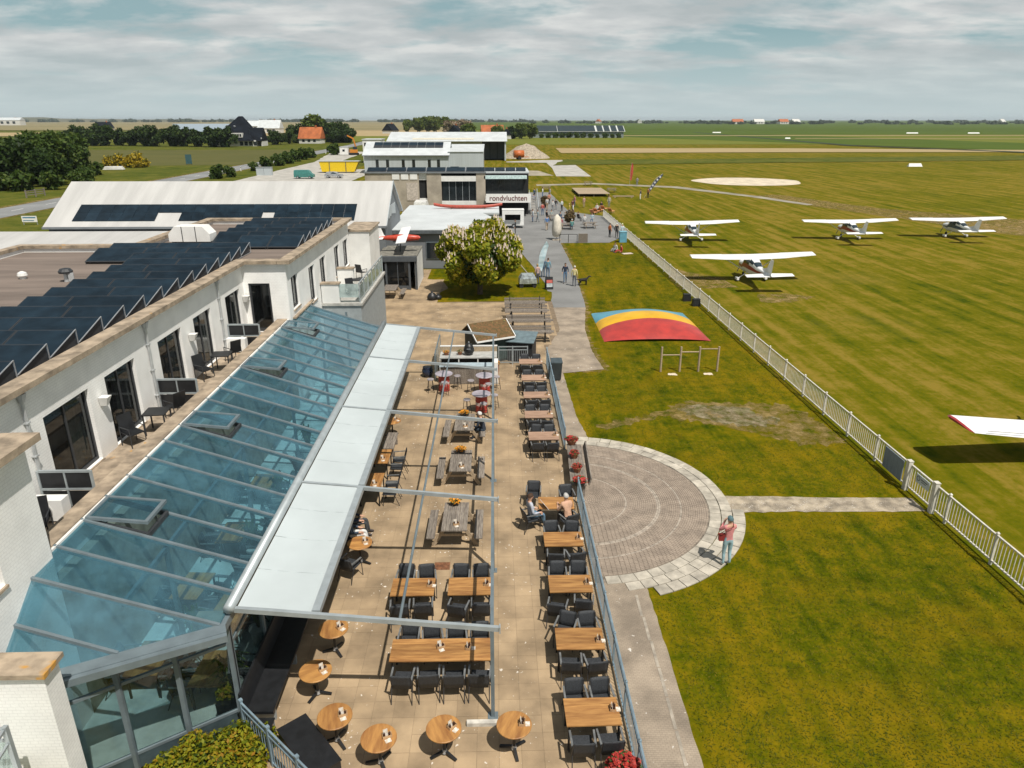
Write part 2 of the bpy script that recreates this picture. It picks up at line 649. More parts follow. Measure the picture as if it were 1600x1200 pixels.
# sandy circle, taxi track, apron
sheet('sand_circle', [(57.6 + (12.0 + .5 * math.sin(5 * a)) * math.cos(a), 167 + 11.2 * math.sin(a)) for a in [i * math.pi / 24 for i in range(48)]], -.03, SAND)
strip('taxi_track', wavy([(9, 160), (22, 163.5), (38.6, 154.4), (49, 133), (53, 120), (51.5, 119), (46.5, 133), (36.5, 151.5), (21.5, 160), (9, 156.5)], .25, 2), -.035, M('track', (.3, .27, .21), .95, var=.2, scale=.3))
strip('taxi_track', wavy([(53, 137), (61, 115), (78, 97), (75, 94), (66, 84), (63, 87), (60, 96), (54, 112), (47, 134)], .9, 2), -.04, G_SANDG)
strip('apron', [(3.9, 250), (17, 259.5), (26, 259.5), (24, 183), (15.4, 184), (16.8, 216), (17, 243), (4, 246)], -.03, CONC)
strip('apron', [(-3, 205), (12, 205), (15, 186), (-3, 186)], -.035, M('trodden_gravel', (.34, .3, .22), .95, var=.25, scale=.3))
# road on the left with its verges, and the gravel drive
strip('verge', wavy([(-79, 40), (-40, 40), (-40, 520), (-79, 520)], 0, 10), -.045, G_ROUGH)
strip('road', [(-78.5, 40), (-70.8, 40), (-70.8, 240), (-74, 420), (-86, 600), (-93, 600), (-81, 420), (-78.5, 240)], -.02, ROADM)
for x0, x1 in ((-79.9, -78.5), (-70.8, -69.9)):
    strip('sand_shoulder', wavy([(x0, 40), (x1, 40), (x1, 240), (x0, 240)], .3, 3), -.03, G_SANDG)
MARK = M('road_paint', (.78, .78, .75), .8, var=.1)
for i in range(26):
    y = 60 + i * 9
    sheet('road_marking', [(-74.75, y), (-74.6, y), (-74.6, y + 3), (-74.75, y + 3)], -.015, MARK)
strip('gravel_drive', wavy([(-60, 150), (-33, 150), (-33, 212), (-50, 212), (-56, 330), (-70, 330), (-70, 322), (-60, 250)], .5, 4), -.03, CONC)
# lawn between the terrace and the airfield fence, with its trodden tracks
strip('lawn', wavy([(2.9, 6), (15.5, 6), (15.4, 88), (13.2, 81.8), (7.6, 81.6), (2.9, 81.6)], .05, 1.2), -.045, G_LAWN)
strip('lawn', wavy([(-4.7, 53.7), (4.3, 54.0), (4.6, 57), (3.2, 58.3), (2.7, 67.5), (1.5, 77), (-2.5, 77), (-2.5, 66.8), (-7.1, 66.8), (-7.0, 62.9), (-4.6, 61.6), (-3.9, 58.5), (-4.9, 56)], .1, .8), -.002, G_LAWN)
strip('worn_patch', wavy([(4.6, 30.1), (8, 31.6), (9.4, 32.9), (12, 32.6), (14.3, 32.4), (15.2, 30), (15.3, 27.8), (13.4, 27.7), (12, 28.6), (10.6, 29.6), (8, 31), (5, 29.5)], .5, .2), -.038, G_SANDG)
strip('gravel_patch', wavy([(8.6, 32.0), (10, 32.5), (12.2, 32), (13.3, 30.3), (11.9, 29.6), (10.2, 30.2)], .5, .2), -.033, M('grassy_gravel', (.29, .235, .15), .95, col2=(.1, .095, .018), scale=2.6, bump=.8, bscale=22., detail=8))
patchy(MAT['grassy_gravel'], 1.6, .36, .6)
strip('gravel_path', wavy([(8.3, 22.15), (15.45, 22.05), (15.45, 23.0), (8.3, 23.3)], .1, .3), -.03, GRAVEL)
strip('worn_patch', wavy([(20.6, 53.4), (23, 53.2), (25.6, 55), (23.6, 56.2), (21.2, 56)], .5, .5), -.05, G_SANDG)
strip('worn_patch', wavy([(15.4, 58), (20.5, 58.5), (20.5, 62), (17, 66), (15.4, 64)], .5, .6), -.052, G_SANDG)
# fringes of dry soil where the paths meet the lawn
strip('worn_patch', wavy([(4.2, 37.3), (6.45, 37.6), (6.1, 41), (6.2, 46), (7.0, 52), (7.65, 66), (7.85, 81.4), (7.2, 81.4), (7.1, 66), (6.4, 52), (5.6, 46), (5.6, 38.3)], .55, .22), -.04, G_SANDG)
strip('cobble_path', wavy([(2.9, 6), (4.42, 6), (4.45, 12), (4.5, 17.7), (4.3, 22), (4.05, 28.6), (3.8, 31), (3.72, 37.2), (6.1, 37.8), (5.85, 41), (6.0, 46), (6.75, 51.9), (4.3, 51.9), (4.3, 46), (2.9, 41)], .05, .3), -.02, COBB)
strip('asphalt_path', wavy([(4.35, 51.9), (6.75, 51.9), (7.4, 66), (7.5, 81.6), (13.1, 81.7), (16.4, 88.2), (16.4, 105), (11.4, 111), (10.6, 142), (5.2, 142), (5.2, 112), (-8, 110), (-8, 84), (1.6, 84), (3.4, 70), (4.3, 60)], .08, .8), -.018, ASPH)

# terrace and yard paving: 0.5 m tiles, the 300 nearest as parts of their own
terr = sheet('terrace', [(-6.0, 7.5), (2.95, 7.5), (2.95, 41), (4.3, 46), (4.35, 53.8), (-4.0, 53.8), (-4.0, 62), (-6.4, 66.8), (-9.7, 66.8), (-9.7, 36), (-6.0, 36)], -.009, JOINT)
tm = MB().box(-.247, -.247, -.008, .247, .247, 0).mesh('tile', TILE)
rest = MB()
cells = []
for iy in range(0, 120):
    for ix in range(-20, 24):
        x, y = -5.75 + .5 * (ix + 0), 7.75 + .5 * iy + .0
        x += 0
        if y > 66.5:
            continue
        if y < 36 and x < -6 or y > 53.7 and x > -4.6 - (1.6 if y > 62 else 0) or x < -9.5:
            continue
        if x > 2.75 and not (41 < y < 53.6 and x < 2.95 + max(0, (y - 41.5)) * .25 and x < 4.1):
            continue
        cells.append((x, y))
cells.sort(key=lambda p: p[1] if p[1] > 10.6 and abs(p[0] + 1.5) < 4.4 else 100 + p[1])
for k, (x, y) in enumerate(cells):
    t = rng.gauss(0, .0012)
    if k < 300:
        link('tile', tm, terr, (x, y, min(.003, t)), rng.gauss(0, .004))
    else:
        rest.box(x - .247, y - .247, -.008, x + .247, y + .247, min(.003, t))
o = rest.build('tile_field', TILE, terr)
o['kind'] = 'stuff'
# rusty drain cover
dm = MB().box(-.24, -.2, -.002, .24, .2, .008)
for i in range(5):
    dm.box(-.2, -.16 + i * .075, .008, .2, -.125 + i * .075, .016)
d = dm.build('drain_cover', M('rust', (.2, .085, .04), .9, var=.3, scale=9.))
d.location = (-1.75, 19.05, 0)
tag(d, 'small rusty drain cover set in the tiles before a picnic table', 'drain')

# round brick circle with slab rim
CX, CY = 2.95, 23.15
circ = sheet('brick_circle', [(CX, CY - 5.05)] + [(CX + 5.05 * math.cos(a), CY + 5.05 * math.sin(a)) for a in [R(-90 + i * 5) for i in range(37)]], -.017, BSOIL)
mb = MB()
r = .25
ring_r = (1.75, 2.95, 3.75)
while r < 4.72:
    lightrow = any(abs(r - q) < .04 for q in ring_r)
    w = .072
    n = max(5, int(math.pi * (r + w / 2) / (.155 if not lightrow else .2)))
    off = rng.random()
    for i in range(n):
        a0 = -math.pi / 2 + math.pi * (i + .04) / n
        a1 = -math.pi / 2 + math.pi * (i + .96) / n
        zt = rng.gauss(-.004, .002) - (.006 if lightrow else 0)
        q = [(CX + rr * math.cos(a), CY + rr * math.sin(a)) for rr, a in ((r + .004, a0), (r + w - .004, a0), (r + w - .004, a1), (r + .004, a1))]
        mb.prism(q, -.017, zt, 1 if lightrow else 0)
    r += .076
o = mb.build('brick', [BRICKP, M('ring_row', (.38, .325, .265), .92, var=.2, scale=4.)], circ)
o['kind'] = 'stuff'
for j, (r0, r1, a0, a1) in enumerate(((4.78, 5.17, -86, 86), (5.18, 5.57, -80, 82), (5.58, 6.0, -72, -9))):
    a = a0
    while a < a1:
        da = math.degrees(.46 / r0) * rng.uniform(.9, 1.15)
        q = []
        for rr, aa in ((r0 + .008, a + .12), (r1 - .008, a + .12), (r1 - .008, a + da - .12), (r0 + .008, a + da - .12)):
            q.append((CX + rr * math.cos(R(aa)), CY + rr * math.sin(R(aa))))
        MB().prism(q, -.03, rng.gauss(.004, .004)).build('slab', SLAB, circ)
        a += da
# kerbs beside the cobble path and the asphalt path
kb = MB().box(-.04, -.48, -.1, .04, .48, .03).mesh('kerb_stone', KERB)
kerb = link('kerb', MB().box(-.05, -.1, -.2, .05, .1, -.1).mesh('kerb', KERB), None, (4.1, 12, 0))
kerb['kind'] = 'structure'
for i in range(11):
    link('kerb_stone', kb, kerb, (.0 + .02 * math.sin(i), -5 + i, -.042), R(-1.2))
ke2 = link('kerb', MB().box(-.05, -.1, -.2, .05, .1, -.1).mesh('kerb', KERB), None, (3.2, 66, 0))
ke2['kind'] = 'structure'
for i in range(20):
    y = 59.5 + i
    x = 3.25 - max(0, y - 62) * .125
    link('kerb_stone', kb, ke2, (x - 3.2, y - 66, .02), R(7))
# ------------------------------------------------------------------ building materials
WHITE = M('white_painted_brick', (.86, .855, .83), .85, var=.06, scale=1.2, bump=.25, bscale=20., brick=(3.4, .025, .985, .88, 'x'))
WHITE2 = M('white_render', (.74, .735, .71), .8, var=.07, scale=1.)
COPE = M('stone_coping', (.36, .285, .205), .9, var=.28, scale=2.6, bump=.4, bscale=18., speck=((.48, .25, .05), 2.1, .64), detail=7)
ROOFB = M('brown_roof_felt', (.19, .15, .125), .95, var=.18, scale=.7, stretch=(.25, 1.6, 1), detail=6)
DARKF = M('anthracite_frame', (.035, .038, .042), .5, var=.1)
GREYB = M('blue_grey_steel', (.165, .205, .225), .45, var=.1, scale=3., metal=.2)
GREYL = M('light_grey_steel', (.36, .4, .415), .4, var=.08, scale=3., metal=.25)
DKIN = M('room_shade', (.012, .013, .014), .9, var=.2)  # near-black colour stands in for the shade of unlit interiors
CURT = M('curtain', (.62, .6, .54), .9, var=.1, scale=6.)
ZINC = M('zinc_pipe', (.55, .57, .58), .4, metal=.5, var=.1)
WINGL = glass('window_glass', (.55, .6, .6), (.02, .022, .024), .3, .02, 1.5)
ROOFGL = glass('roof_glass', (.715, .865, .91), (.11, .25, .32), .17, .04, 1.5, 1.6)
CLEARGL = glass('clear_glass', (.72, .78, .78), (.1, .13, .14), .06, .01)
FROST = glass('frosted_rail_glass', (.7, .78, .78), (.6, .68, .66), .45, .1)
PV = M('solar_panel', (.010, .021, .032), .32, var=.25, scale=1.5, rand=.25, spec=.4)
ALU = M('aluminium', (.5, .52, .54), .45, metal=.6, var=.1)
BLACKP = M('black_panel', (.014, .015, .017), .45, var=.2, scale=5.)
CLOTH = M('awning_cloth', (.455, .505, .515), .9, var=.055, scale=.5, detail=6)

# ------------------------------------------------------------------ the hotel
hotel = thing('hotel_building', 'long white painted brick hotel wing with flat roof full of solar panels', 'building', (-14, 28, 0), abs_=True)


def wall_along_y(x, t, y0, y1, z0, z1, holes, name='wall', mat=WHITE, parent=hotel):
    """wall whose outer face is at x (facing +x), thickness t, rectangular openings (ya, yb, za, zb)"""
    mb = MB()
    ys = sorted({y0, y1, *[h[0] for h in holes], *[h[1] for h in holes]})
    for a, b in zip(ys[:-1], ys[1:]):
        hs = [h for h in holes if h[0] <= a + 1e-6 and h[1] >= b - 1e-6]
        if hs:
            h = hs[0]
            if h[2] > z0:
                mb.box(x - t, a, z0, x, b, h[2])
            if h[3] < z1:
                mb.box(x - t, a, h[3], x, b, z1)
        else:
            mb.box(x - t, a, z0, x, b, z1)
    return mb.build(name, mat, parent)


def curtain(mb, x, ya, yb, za, zb, mi=0):
    n = max(4, int((yb - ya) / .045))
    pts = []
    for i in range(n + 1):
        y = ya + (yb - ya) * i / n
        dx = .035 * math.sin(i * 1.9) + .012 * math.sin(i * .7)
        pts += [(x + dx, y, za), (x + dx, y, zb)]
    mb.add(pts, [(2 * i, 2 * i + 2, 2 * i + 3, 2 * i + 1) for i in range(n)], mi)


def opening_y(x, ya, yb, za, zb, parent, name='door', cur=.3, stiles=1, seed=0):
    """glazed sliding door or window in a wall facing +x"""
    fr = MB()
    d = x - .14
    for a, b in ((ya, ya + .07), (yb - .07, yb)):
        fr.box(d - .06, a, za, d + .03, b, zb)
    fr.box(d - .06, ya + .07, zb - .07, d + .03, yb - .07, zb)
    fr.box(d - .06, ya + .07, za, d + .03, yb - .07, za + .09)
    for k in range(stiles):
        c = ya + (yb - ya) * (k + 1) / (stiles + 1)
        fr.box(d - .05, c - .035, za + .09, d + .02, c + .035, zb - .07)
    f = fr.build(name, DARKF, parent)
    for k in range(stiles + 1):
        a = ya + (yb - ya) * k / (stiles + 1) + .036
        b = ya + (yb - ya) * (k + 1) / (stiles + 1) - .036
        MB().box(d - .02, a, za + .05, d - .008, b, zb - .05).build('pane', WINGL, f)
    rr = random.Random(seed)
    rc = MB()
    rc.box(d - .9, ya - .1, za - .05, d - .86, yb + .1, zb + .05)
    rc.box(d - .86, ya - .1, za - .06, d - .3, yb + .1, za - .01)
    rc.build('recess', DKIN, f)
    if cur:
        w = (yb - ya) * cur * rr.uniform(.8, 1.3)
        for c0, c1 in ((yb - w - .06, yb - .06), (ya + .06, ya + .06 + w * .5)):
            cu = MB()
            curtain(cu, d - .2, c0, c1, za + .06, zb - .06)
            cu.build('curtain', CURT, f, True)
    MB().box(x - .05, ya - .03, za - .06, x + .05, yb + .03, za - .003).build('sill', COPE, f)
    return f


D1 = [(17.0, 19.15, 3.85, 6.05), (20.05, 21.9, 3.85, 6.05), (23.6, 25.5, 3.85, 6.05), (26.65, 28.4, 3.85, 6.05), (30.1, 31.9, 3.85, 6.05)]
D1 = [(13.9, 15.6, 3.85, 6.05)] + D1
wall_along_y(-11.6, .3, 13.3, 32.5, 3.75, 7.05, D1)
for i, h in enumerate(D1):
    opening_y(-11.6, *h, hotel, 'balcony_door', .34, 1, i)
D2 = [(33.2, 34.4, 4.7, 6.25), (36.5, 37.7, 4.2, 6.05), (39.0, 40.35, 4.0, 6.05), (42.7, 44.1, 4.3, 6.05), (45.3, 46.8, 4.3, 6.0)]
wall_along_y(-9.6, .3, 32.802, 47.2, 0, 7.05, D2)
for i, h in enumerate(D2):
    opening_y(-9.6, *h, hotel, 'window', .3, 1, 20 + i)
D3 = [(10.5, 11.85, 4.7, 6.1)]
wall_along_y(-9.6, .3, 4, 12.998, 0, 7.05, D3)
opening_y(-9.6, *D3[0], hotel, 'window', .3, 1, 40)
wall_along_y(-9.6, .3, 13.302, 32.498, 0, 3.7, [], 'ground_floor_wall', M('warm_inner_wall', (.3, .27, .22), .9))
# returns of the two bays
MB().box(-11.9, 13.0, 0, -9.6, 13.3, 7.05).build('wall', WHITE, hotel)
bm_ = MB()
bm_.box(-11.9, 32.5, 0, -11.38, 32.8, 7.05)
bm_.box(-10.4, 32.5, 0, -9.6, 32.8, 7.05)
bm_.box(-11.38, 32.5, 6.14, -10.4, 32.8, 7.05)
bm_.box(-11.38, 32.5, 0, -10.4, 32.8, 3.85)
bm_.build('wall', WHITE, hotel)
fr = MB()
for a, b in ((-11.38, -11.29), (-10.49, -10.4)):
    fr.box(a, 32.55, 3.85, b, 32.65, 6.14)
fr.box(-11.29, 32.55, 6.04, -10.49, 32.65, 6.14)
fr.box(-11.29, 32.55, 3.85, -10.49, 32.65, 4.0)
fr.box(-11.38, 33.5, 3.8, -10.4, 33.54, 6.2, 1)
f_ = fr.build('balcony_door', [DARKF, DKIN], hotel)
MB().box(-11.28, 32.6, 3.95, -10.5, 32.612, 6.08).build('pane', WINGL, f_)
MB().box(-9.9, 47.2, 0, -18.6, 47.5, 7.05).build('wall', WHITE, hotel)
MB().box(-24.0, 36.9, 0, -18.3, 37.2, 7.05).build('wall', WHITE, hotel)
MB().box(-24.3, 4, 0, -24.0, 37.2, 7.05).build('wall', WHITE, hotel)
MB().box(-18.6, 37.2, 0, -18.3, 47.2, 7.05).build('wall', WHITE, hotel)
# roof and parapet copings
rf = MB()
rf.box(-24, 4, 6.7, -11.9, 36.9, 6.85)
rf.box(-11.9, 4, 6.7, -9.9, 12.99, 6.85)
rf.box(-18.3, 36.9, 6.7, -9.9, 47.2, 6.85)
rf.box(-11.9, 32.81, 6.7, -9.9, 36.9, 6.85)
roof = rf.build('roof', ROOFB, hotel)
cp = [(-11.9, 13.5, -11.34, 32.3), (-9.9, 32.3, -9.34, 47.55), (-9.9, 4, -9.34, 13.5), (-11.9, 12.92, -9.91, 13.495), (-11.9, 32.305, -9.91, 32.9),
      (-18.7, 47.12, -9.91, 47.56), (-24.4, 36.82, -18.2, 37.28), (-24.4, 4, -23.95, 36.81), (-18.7, 37.29, -18.2, 47.11)]
for (a, b, c_, d_) in cp:
    w, l = c_ - a, d_ - b
    along_y = l > w
    n = max(1, int((l if along_y else w) / 2.4))
    for k in range(n):
        dz = rng.uniform(0, .012)
        if along_y:
            MB().box(a, b + l * k / n + .008, 7.05, c_, b + l * (k + 1) / n - .008, 7.2 + dz).build('coping', COPE, hotel)
        else:
            MB().box(a + w * k / n + .008, b, 7.05, a + w * (k + 1) / n - .008, d_, 7.2 + dz).build('coping', COPE, hotel)
# solar panels on the roof: tilted rows
pv_cache = {}


def pv_panel(x0, x1, y_peak, parent, z=6.87, pitch=1.44, rise=.41, edge=False):
    key = (round(x1 - x0, 2), pitch, rise, edge)
    if key not in pv_cache:
        w = x1 - x0
        m = MB()
        m.slab([(0, -pitch, .1), (w, -pitch, .1), (w, 0, rise + .1), (0, 0, rise + .1)], .04, 0)
        m.slab([(.03, -pitch + .03, .1085), (w - .03, -pitch + .03, .1085), (w - .03, -.03, rise + .0925), (.03, -.03, rise + .0925)], .006, 1)
        for xx in (.03, w - .07):      # silver side gusset
            m.add([(xx, -pitch, 0), (xx, 0, 0), (xx, 0, rise + .07), (xx, -pitch, .07), (xx + .03, -pitch, 0), (xx + .03, 0, 0), (xx + .03, 0, rise + .07), (xx + .03, -pitch, .07)],
                  [(0, 3, 2, 1), (4, 5, 6, 7), (0, 1, 5, 4), (1, 2, 6, 5), (2, 3, 7, 6), (3, 0, 4, 7)], 0)
        for xx in (w + .012,) if edge else ():   # bright end bracket of the row
            m.bar((xx, -pitch, .02), (xx, -.01, .02), .02, .03, 2)
            m.bar((xx, -.02, .02), (xx, -.02, rise + .1), .02, .03, 2)
            m.bar((xx, -pitch, .118), (xx, -.01, rise + .118), .03, .02, 2)
        pv_cache[key] = m.mesh('solar_panel', [DARKF, PV, ALU])
    o = link('solar_panel', pv_cache[key], parent)
    r0 = ROOT.get(parent.name, (0, 0, 0))
    o.location = (x0 - r0[0], y_peak - r0[1], z - r0[2])
    return o


for k in range(-4, 13):
    yp = 19.09 + 1.45 * k
    if k <= 9:
        if k % 2 == 0:
            cols = [(-14.84, -12.42), (-16.45, -14.86)]
        else:
            cols = [(-14.1, -12.42), (-16.45, -14.12)]
        if k < 2:
            cols.append((-18.4, -16.47))
    else:
        cols = [(-14.84, -12.42), (-16.85, -14.86)]
        if k > 10:
            cols.append((-19.2, -16.87))
    for a, b in cols:
        pv_panel(a, b, yp, hotel, edge=b > -12.5)
for k in range(6):
    yp = 38.9 + 1.45 * k
    for a, b in ((-11.9, -10.3), (-13.6, -11.92), (-15.3, -13.62)) if k > 0 else ((-11.9, -10.3), (-13.6, -11.92)):
        pv_panel(a, b, yp, hotel, edge=b > -10.5)
# roof machinery
hv = thing('ventilation_unit', 'long white ventilation unit with sloping ends on the hotel roof', 'ventilation unit', (-16.5, 39.6, 6.86))
MB().add([(-1.1, -.5, .15), (1.1, -.5, .15), (1.1, .5, .15), (-1.1, .5, .15), (-1.1, -.5, .55), (-.75, -.5, .95), (.75, -.5, .95), (1.1, -.5, .55), (-1.1, .5, .55), (-.75, .5, .95), (.75, .5, .95), (1.1, .5, .55)],
         [(3, 2, 1, 0), (0, 1, 7, 6, 5, 4), (2, 3, 8, 9, 10, 11), (4, 5, 9, 8), (5, 6, 10, 9), (6, 7, 11, 10), (0, 4, 8, 3), (1, 2, 11, 7)]).build('casing', WHITE2, hv)
for x in (-.36, .36):
    MB().box(x - .02, -.512, .15, x + .02, -.5, .95).build('seam', DARKF, hv)
for x in (-.9, .9):
    MB().box(x - .08, -.45, 0, x + .08, .45, .15).build('foot', DARKF, hv)
v1 = thing('roof_vent', 'grey cowled roof vent standing on brown roof felt', 'vent', (-17.9, 29.8, 6.85))
MB().cyl((0, 0, 0), (0, 0, .35), .12, .1, 10).build('pipe', ZINC, v1)
MB().lathe([(.0, 0), (.26, .02), (.28, .1), (.2, .2), (.0, .24)], (0, 0, .34), 12).build('cowl', DARKF, v1)
MB().obox((.22, -.05, .2), .2, .12, .35, .4).build('flue', ZINC, v1)
v2 = MB().lathe([(.12, 0), (.12, .1), (.2, .14), (.17, .26), (.05, .32)], (0, 0, 0), 10).build('roof_vent', WHITE2)
v2.location = (-20.1, 30.4, 6.85)
tag(v2, 'small white mushroom vent alone on the brown roof felt', 'vent')
# downpipes and wall lamps
for i, y in enumerate((16.3, 22.82, 29.3)):
    dp = MB()
    dp.add([(-11.59, y - .09, 6.98), (-11.42, y - .09, 6.98), (-11.42, y + .09, 6.98), (-11.59, y + .09, 6.98), (-11.57, y - .05, 6.75), (-11.48, y - .05, 6.75), (-11.48, y + .05, 6.75), (-11.57, y + .05, 6.75)],
           [(0, 1, 2, 3), (7, 6, 5, 4), (4, 5, 1, 0), (5, 6, 2, 1), (6, 7, 3, 2), (7, 4, 0, 3)])
    dp.cyl((-11.525, y, 6.76), (-11.525, y, 3.95), .045, n=8)
    dp.cyl((-11.525, y, 3.95), (-11.35, y + .1, 3.84), .045, n=8)
    for z in (6.2, 5.3, 4.4):
        dp.box(-11.59, y - .065, z, -11.47, y + .065, z + .035)
    dp.build('downpipe', ZINC, hotel)
for i, (x, y) in enumerate(((-11.6, 19.6), (-11.6, 26.1), (-11.6, 32.25))):
    lm = MB()
    lm.add([(x + .02, y - .06, 5.35), (x + .2, y - .06, 5.35), (x + .2, y + .06, 5.35), (x + .02, y + .06, 5.35), (x + .02, y - .13, 5.62), (x + .3, y - .13, 5.62), (x + .3, y + .13, 5.62), (x + .02, y + .13, 5.62)],
           [(3, 2, 1, 0), (4, 5, 6, 7), (0, 1, 5, 4), (1, 2, 6, 5), (2, 3, 7, 6), (3, 0, 4, 7)])
    lm.build('wall_lamp', WHITE2, hotel)
# balcony floor, ledge with coping
MB().box(-11.6, 13.3, 3.7, -10.1, 32.5, 3.82).build('balcony_floor', COPE, hotel)
MB().box(-10.1, 13.302, 3.7, -9.85, 32.498, 4.38).build('balcony_parapet', WHITE2, hotel)
for k in range(9):
    y = 13.32 + k * 2.13
    MB().box(-10.22, y, 4.381, -9.76, y + 2.12, 4.46 + rng.uniform(0, .006)).build('coping', COPE, hotel)
MB().box(-9.9, 32.85, 4.35, -9.45, 36.5, 4.42).build('coping', COPE, hotel)
# low white wall in front with lichen-stained coping
MB().box(-12.5, 10.22, 0, -8.1, 10.66, 3.92).build('wall', WHITE, hotel)
MB().box(-12.5, 10.14, 3.92, -8.02, 10.74, 4.02).build('coping', COPE, hotel)
# stair block and terrace block beyond the glass roof
MB().box(-9.58, 38.6, 0, -7.45, 47.18, 3.55).build('balcony_block', M('shaded_white_render', (.3, .33, .34), .8, var=.08), hotel)  # grey-white wall; the shadow on it is put into the grey
MB().box(-9.59, 38.52, 3.551, -7.36, 47.3, 3.7).build('balcony_slab', M('pale_concrete', (.42, .41, .38), .85, var=.15), hotel)
MB().box(-9.9, 47.52, 0, -8.3, 51.5, 6.3).build('stair_tower', WHITE2, hotel)
MB().box(-10.0, 47.45, 6.301, -8.2, 51.6, 6.4).build('coping', COPE, hotel)
for k, y in enumerate((38.55, 42.8)):
    MB().box(-9.55, y, 3.701, -8.6, y + .35, 4.75).build('balcony_pier', WHITE2, hotel)
    MB().box(-9.58, y - .05, 4.751, -8.53, y + .4, 4.83).build('coping', COPE, hotel)
# glass balustrades of the far balcony
bal = thing('balcony_railing', 'blue grey steel railing with frosted glass along the far white balcony', 'railing', (-7.5, 43, 3.7), abs_=True)
for k in range(7):
    y = 38.7 + k * 1.4
    MB().box(-7.53, y - .03, 3.7, -7.47, y + .03, 4.75).build('post', GREYL, bal)
    if k < 6:
        MB().box(-7.51, y + .06, 3.8, -7.495, y + 1.34, 4.62).build('glass_panel', FROST, bal)
MB().box(-7.535, 38.65, 4.751, -7.465, 47.2, 4.8).build('handrail', GREYL, bal)
MB().box(-8.9, 38.62, 4.0, -7.54, 38.66, 4.75).build('glass_panel', FROST, bal)
# near glass balcony in the lower left corner
nb = thing('balcony_railing', 'blue grey railing with milky glass in the lower left corner', 'railing', (-8.4, 9.4, 2.4), abs_=True)
MB().box(-8.43, 9.43, 2.0, -8.35, 9.51, 3.55).build('post', GREYL, nb)
MB().bar((-8.39, 9.42, 3.5), (-8.0, 6.5, 3.5), .05).build('handrail', GREYL, nb)
MB().bar((-8.44, 9.47, 3.5), (-11, 9.47, 3.5), .05).build('handrail', GREYL, nb)
MB().bar((-8.44, 9.47, 3.25), (-11, 9.47, 3.25), .04).build('rail', GREYL, nb)
MB().bar((-8.39, 9.42, 3.2), (-8.0, 6.5, 3.2), .04).build('rail', GREYL, nb)
MB().box(-11, 9.46, 2.2, -8.45, 9.475, 3.2).build('glass_panel', FROST, nb)
MB().box(-12, 6.4, 1.9, -8.0, 9.5, 2.0).build('floor_slab', WHITE2, nb)

# balcony dividers, air conditioners, balcony furniture
dv = thing('balcony_divider', '', 'railing')
MB().box(.0, -.03, .0, .05, .03, 1.1).build('post', GREYL, dv)
MB().box(1.32, -.03, .0, 1.37, .03, 1.1).build('post', GREYL, dv)
MB().box(.66, -.025, .1, .7, .025, 1.08).build('post', GREYL, dv)
for z in (1.06, .56):
    MB().box(.05, -.03, z, 1.32, .03, z + .06).build('rail', GREYL, dv)
for z in (.1, .62):
    for x in (.06, .71):
        MB().box(x, -.012, z, x + .59, .012, z + .43).build('screen_panel', BLACKP, dv)
DV = Proto(dv)
for y, w in ((16.25, 'nearest the camera'), (23.0, 'in the middle of the white wall'), (29.9, 'farthest along the white wall')):
    DV.put((-11.58, y, 3.82), 0, 'black screen balcony divider with grey rails, ' + w, 'balcony dividers')
ac = thing('air_conditioner', '', 'air conditioner')
MB().box(-.4, -.16, .05, .4, .16, .62).build('casing', M('ac_white', (.8, .8, .78), .5, var=.05), ac)
g = MB().cyl((-.1, -.165, .33), (-.1, -.175, .33), .24, n=20)
g.build('fan_grille', M('ac_grille', (.6, .6, .58), .6, var=.05), ac)
MB().box(-.35, -.1, 0, -.28, .1, .05).build('foot', DARKF, ac)
MB().box(.28, -.1, 0, .35, .1, .05).build('foot', DARKF, ac)
AC = Proto(ac)
for y, w in ((15.75, 'nearest black balcony divider'), (29.45, 'farthest black balcony divider')):
    AC.put((-11.1, y, 3.82), 0, 'white air conditioning box on the balcony before the ' + w, 'air conditioners on the balcony')
bc = thing('balcony_chair', '', 'chair')
for x in (-.24, .24):
    MB().tube([(x, -.24, 0), (x, -.24, .62), (x, .24, .62), (x, .24, 0)], .016, 6).build('side_frame', DARKF, bc)
MB().obox((0, 0, .42), .46, .48, .03, 0, 0, R(4)).build('seat', BLACKP, bc)
MB().obox((0, .27, .7), .46, .03, .52, 0, 0, R(-12)).build('backrest', BLACKP, bc)
BC = Proto(bc)
for (x, y, rz, w) in ((-11.15, 20.15, R(60), 'beside the nearest small balcony table'), (-11.2, 26.0, R(60), 'beside the farther small balcony table'),
                      (-10.75, 22.3, R(-120), 'between balcony table and middle divider'), (-10.85, 28.2, R(-130), 'between far balcony table and divider'),
                      (-10.9, 14.9, R(20), 'alone before the nearest divider on the balcony'), (-8.3, 40.4, R(30), 'on the far balcony, nearer one'), (-8.5, 45.0, R(150), 'on the far balcony, farther one')):
    BC.put((x, y, 3.82 if y < 35 else 3.7), rz, 'black metal balcony chair ' + w, 'balcony chairs')
bt = thing('balcony_table', '', 'table')
MB().box(-.35, -.35, .68, .35, .35, .71).build('table_top', BLACKP, bt)
for sx in (-1, 1):
    for sy in (-1, 1):
        MB().box(sx * .31 - .02, sy * .31 - .02, 0, sx * .31 + .02, sy * .31 + .02, .68).build('leg', DARKF, bt)
BT = Proto(bt)
BT.put((-10.8, 21.1, 3.82), .1, 'small black balcony table nearer the camera', 'balcony tables')
BT.put((-8.2, 41.4, 3.7), .1, 'small black table on the far balcony behind glass', 'balcony tables')
BT.put((-10.85, 27.0, 3.82), .1, 'small black balcony table farther along the white wall', 'balcony tables')

# ------------------------------------------------------------------ glass-roofed conservatory
cons = thing('conservatory', 'glass roofed conservatory with blue grey rafters along the white hotel', 'conservatory', (-7.8, 24, 0), abs_=True)
XT, ZT, XB, ZB = -9.78, 4.36, -5.95, 3.05


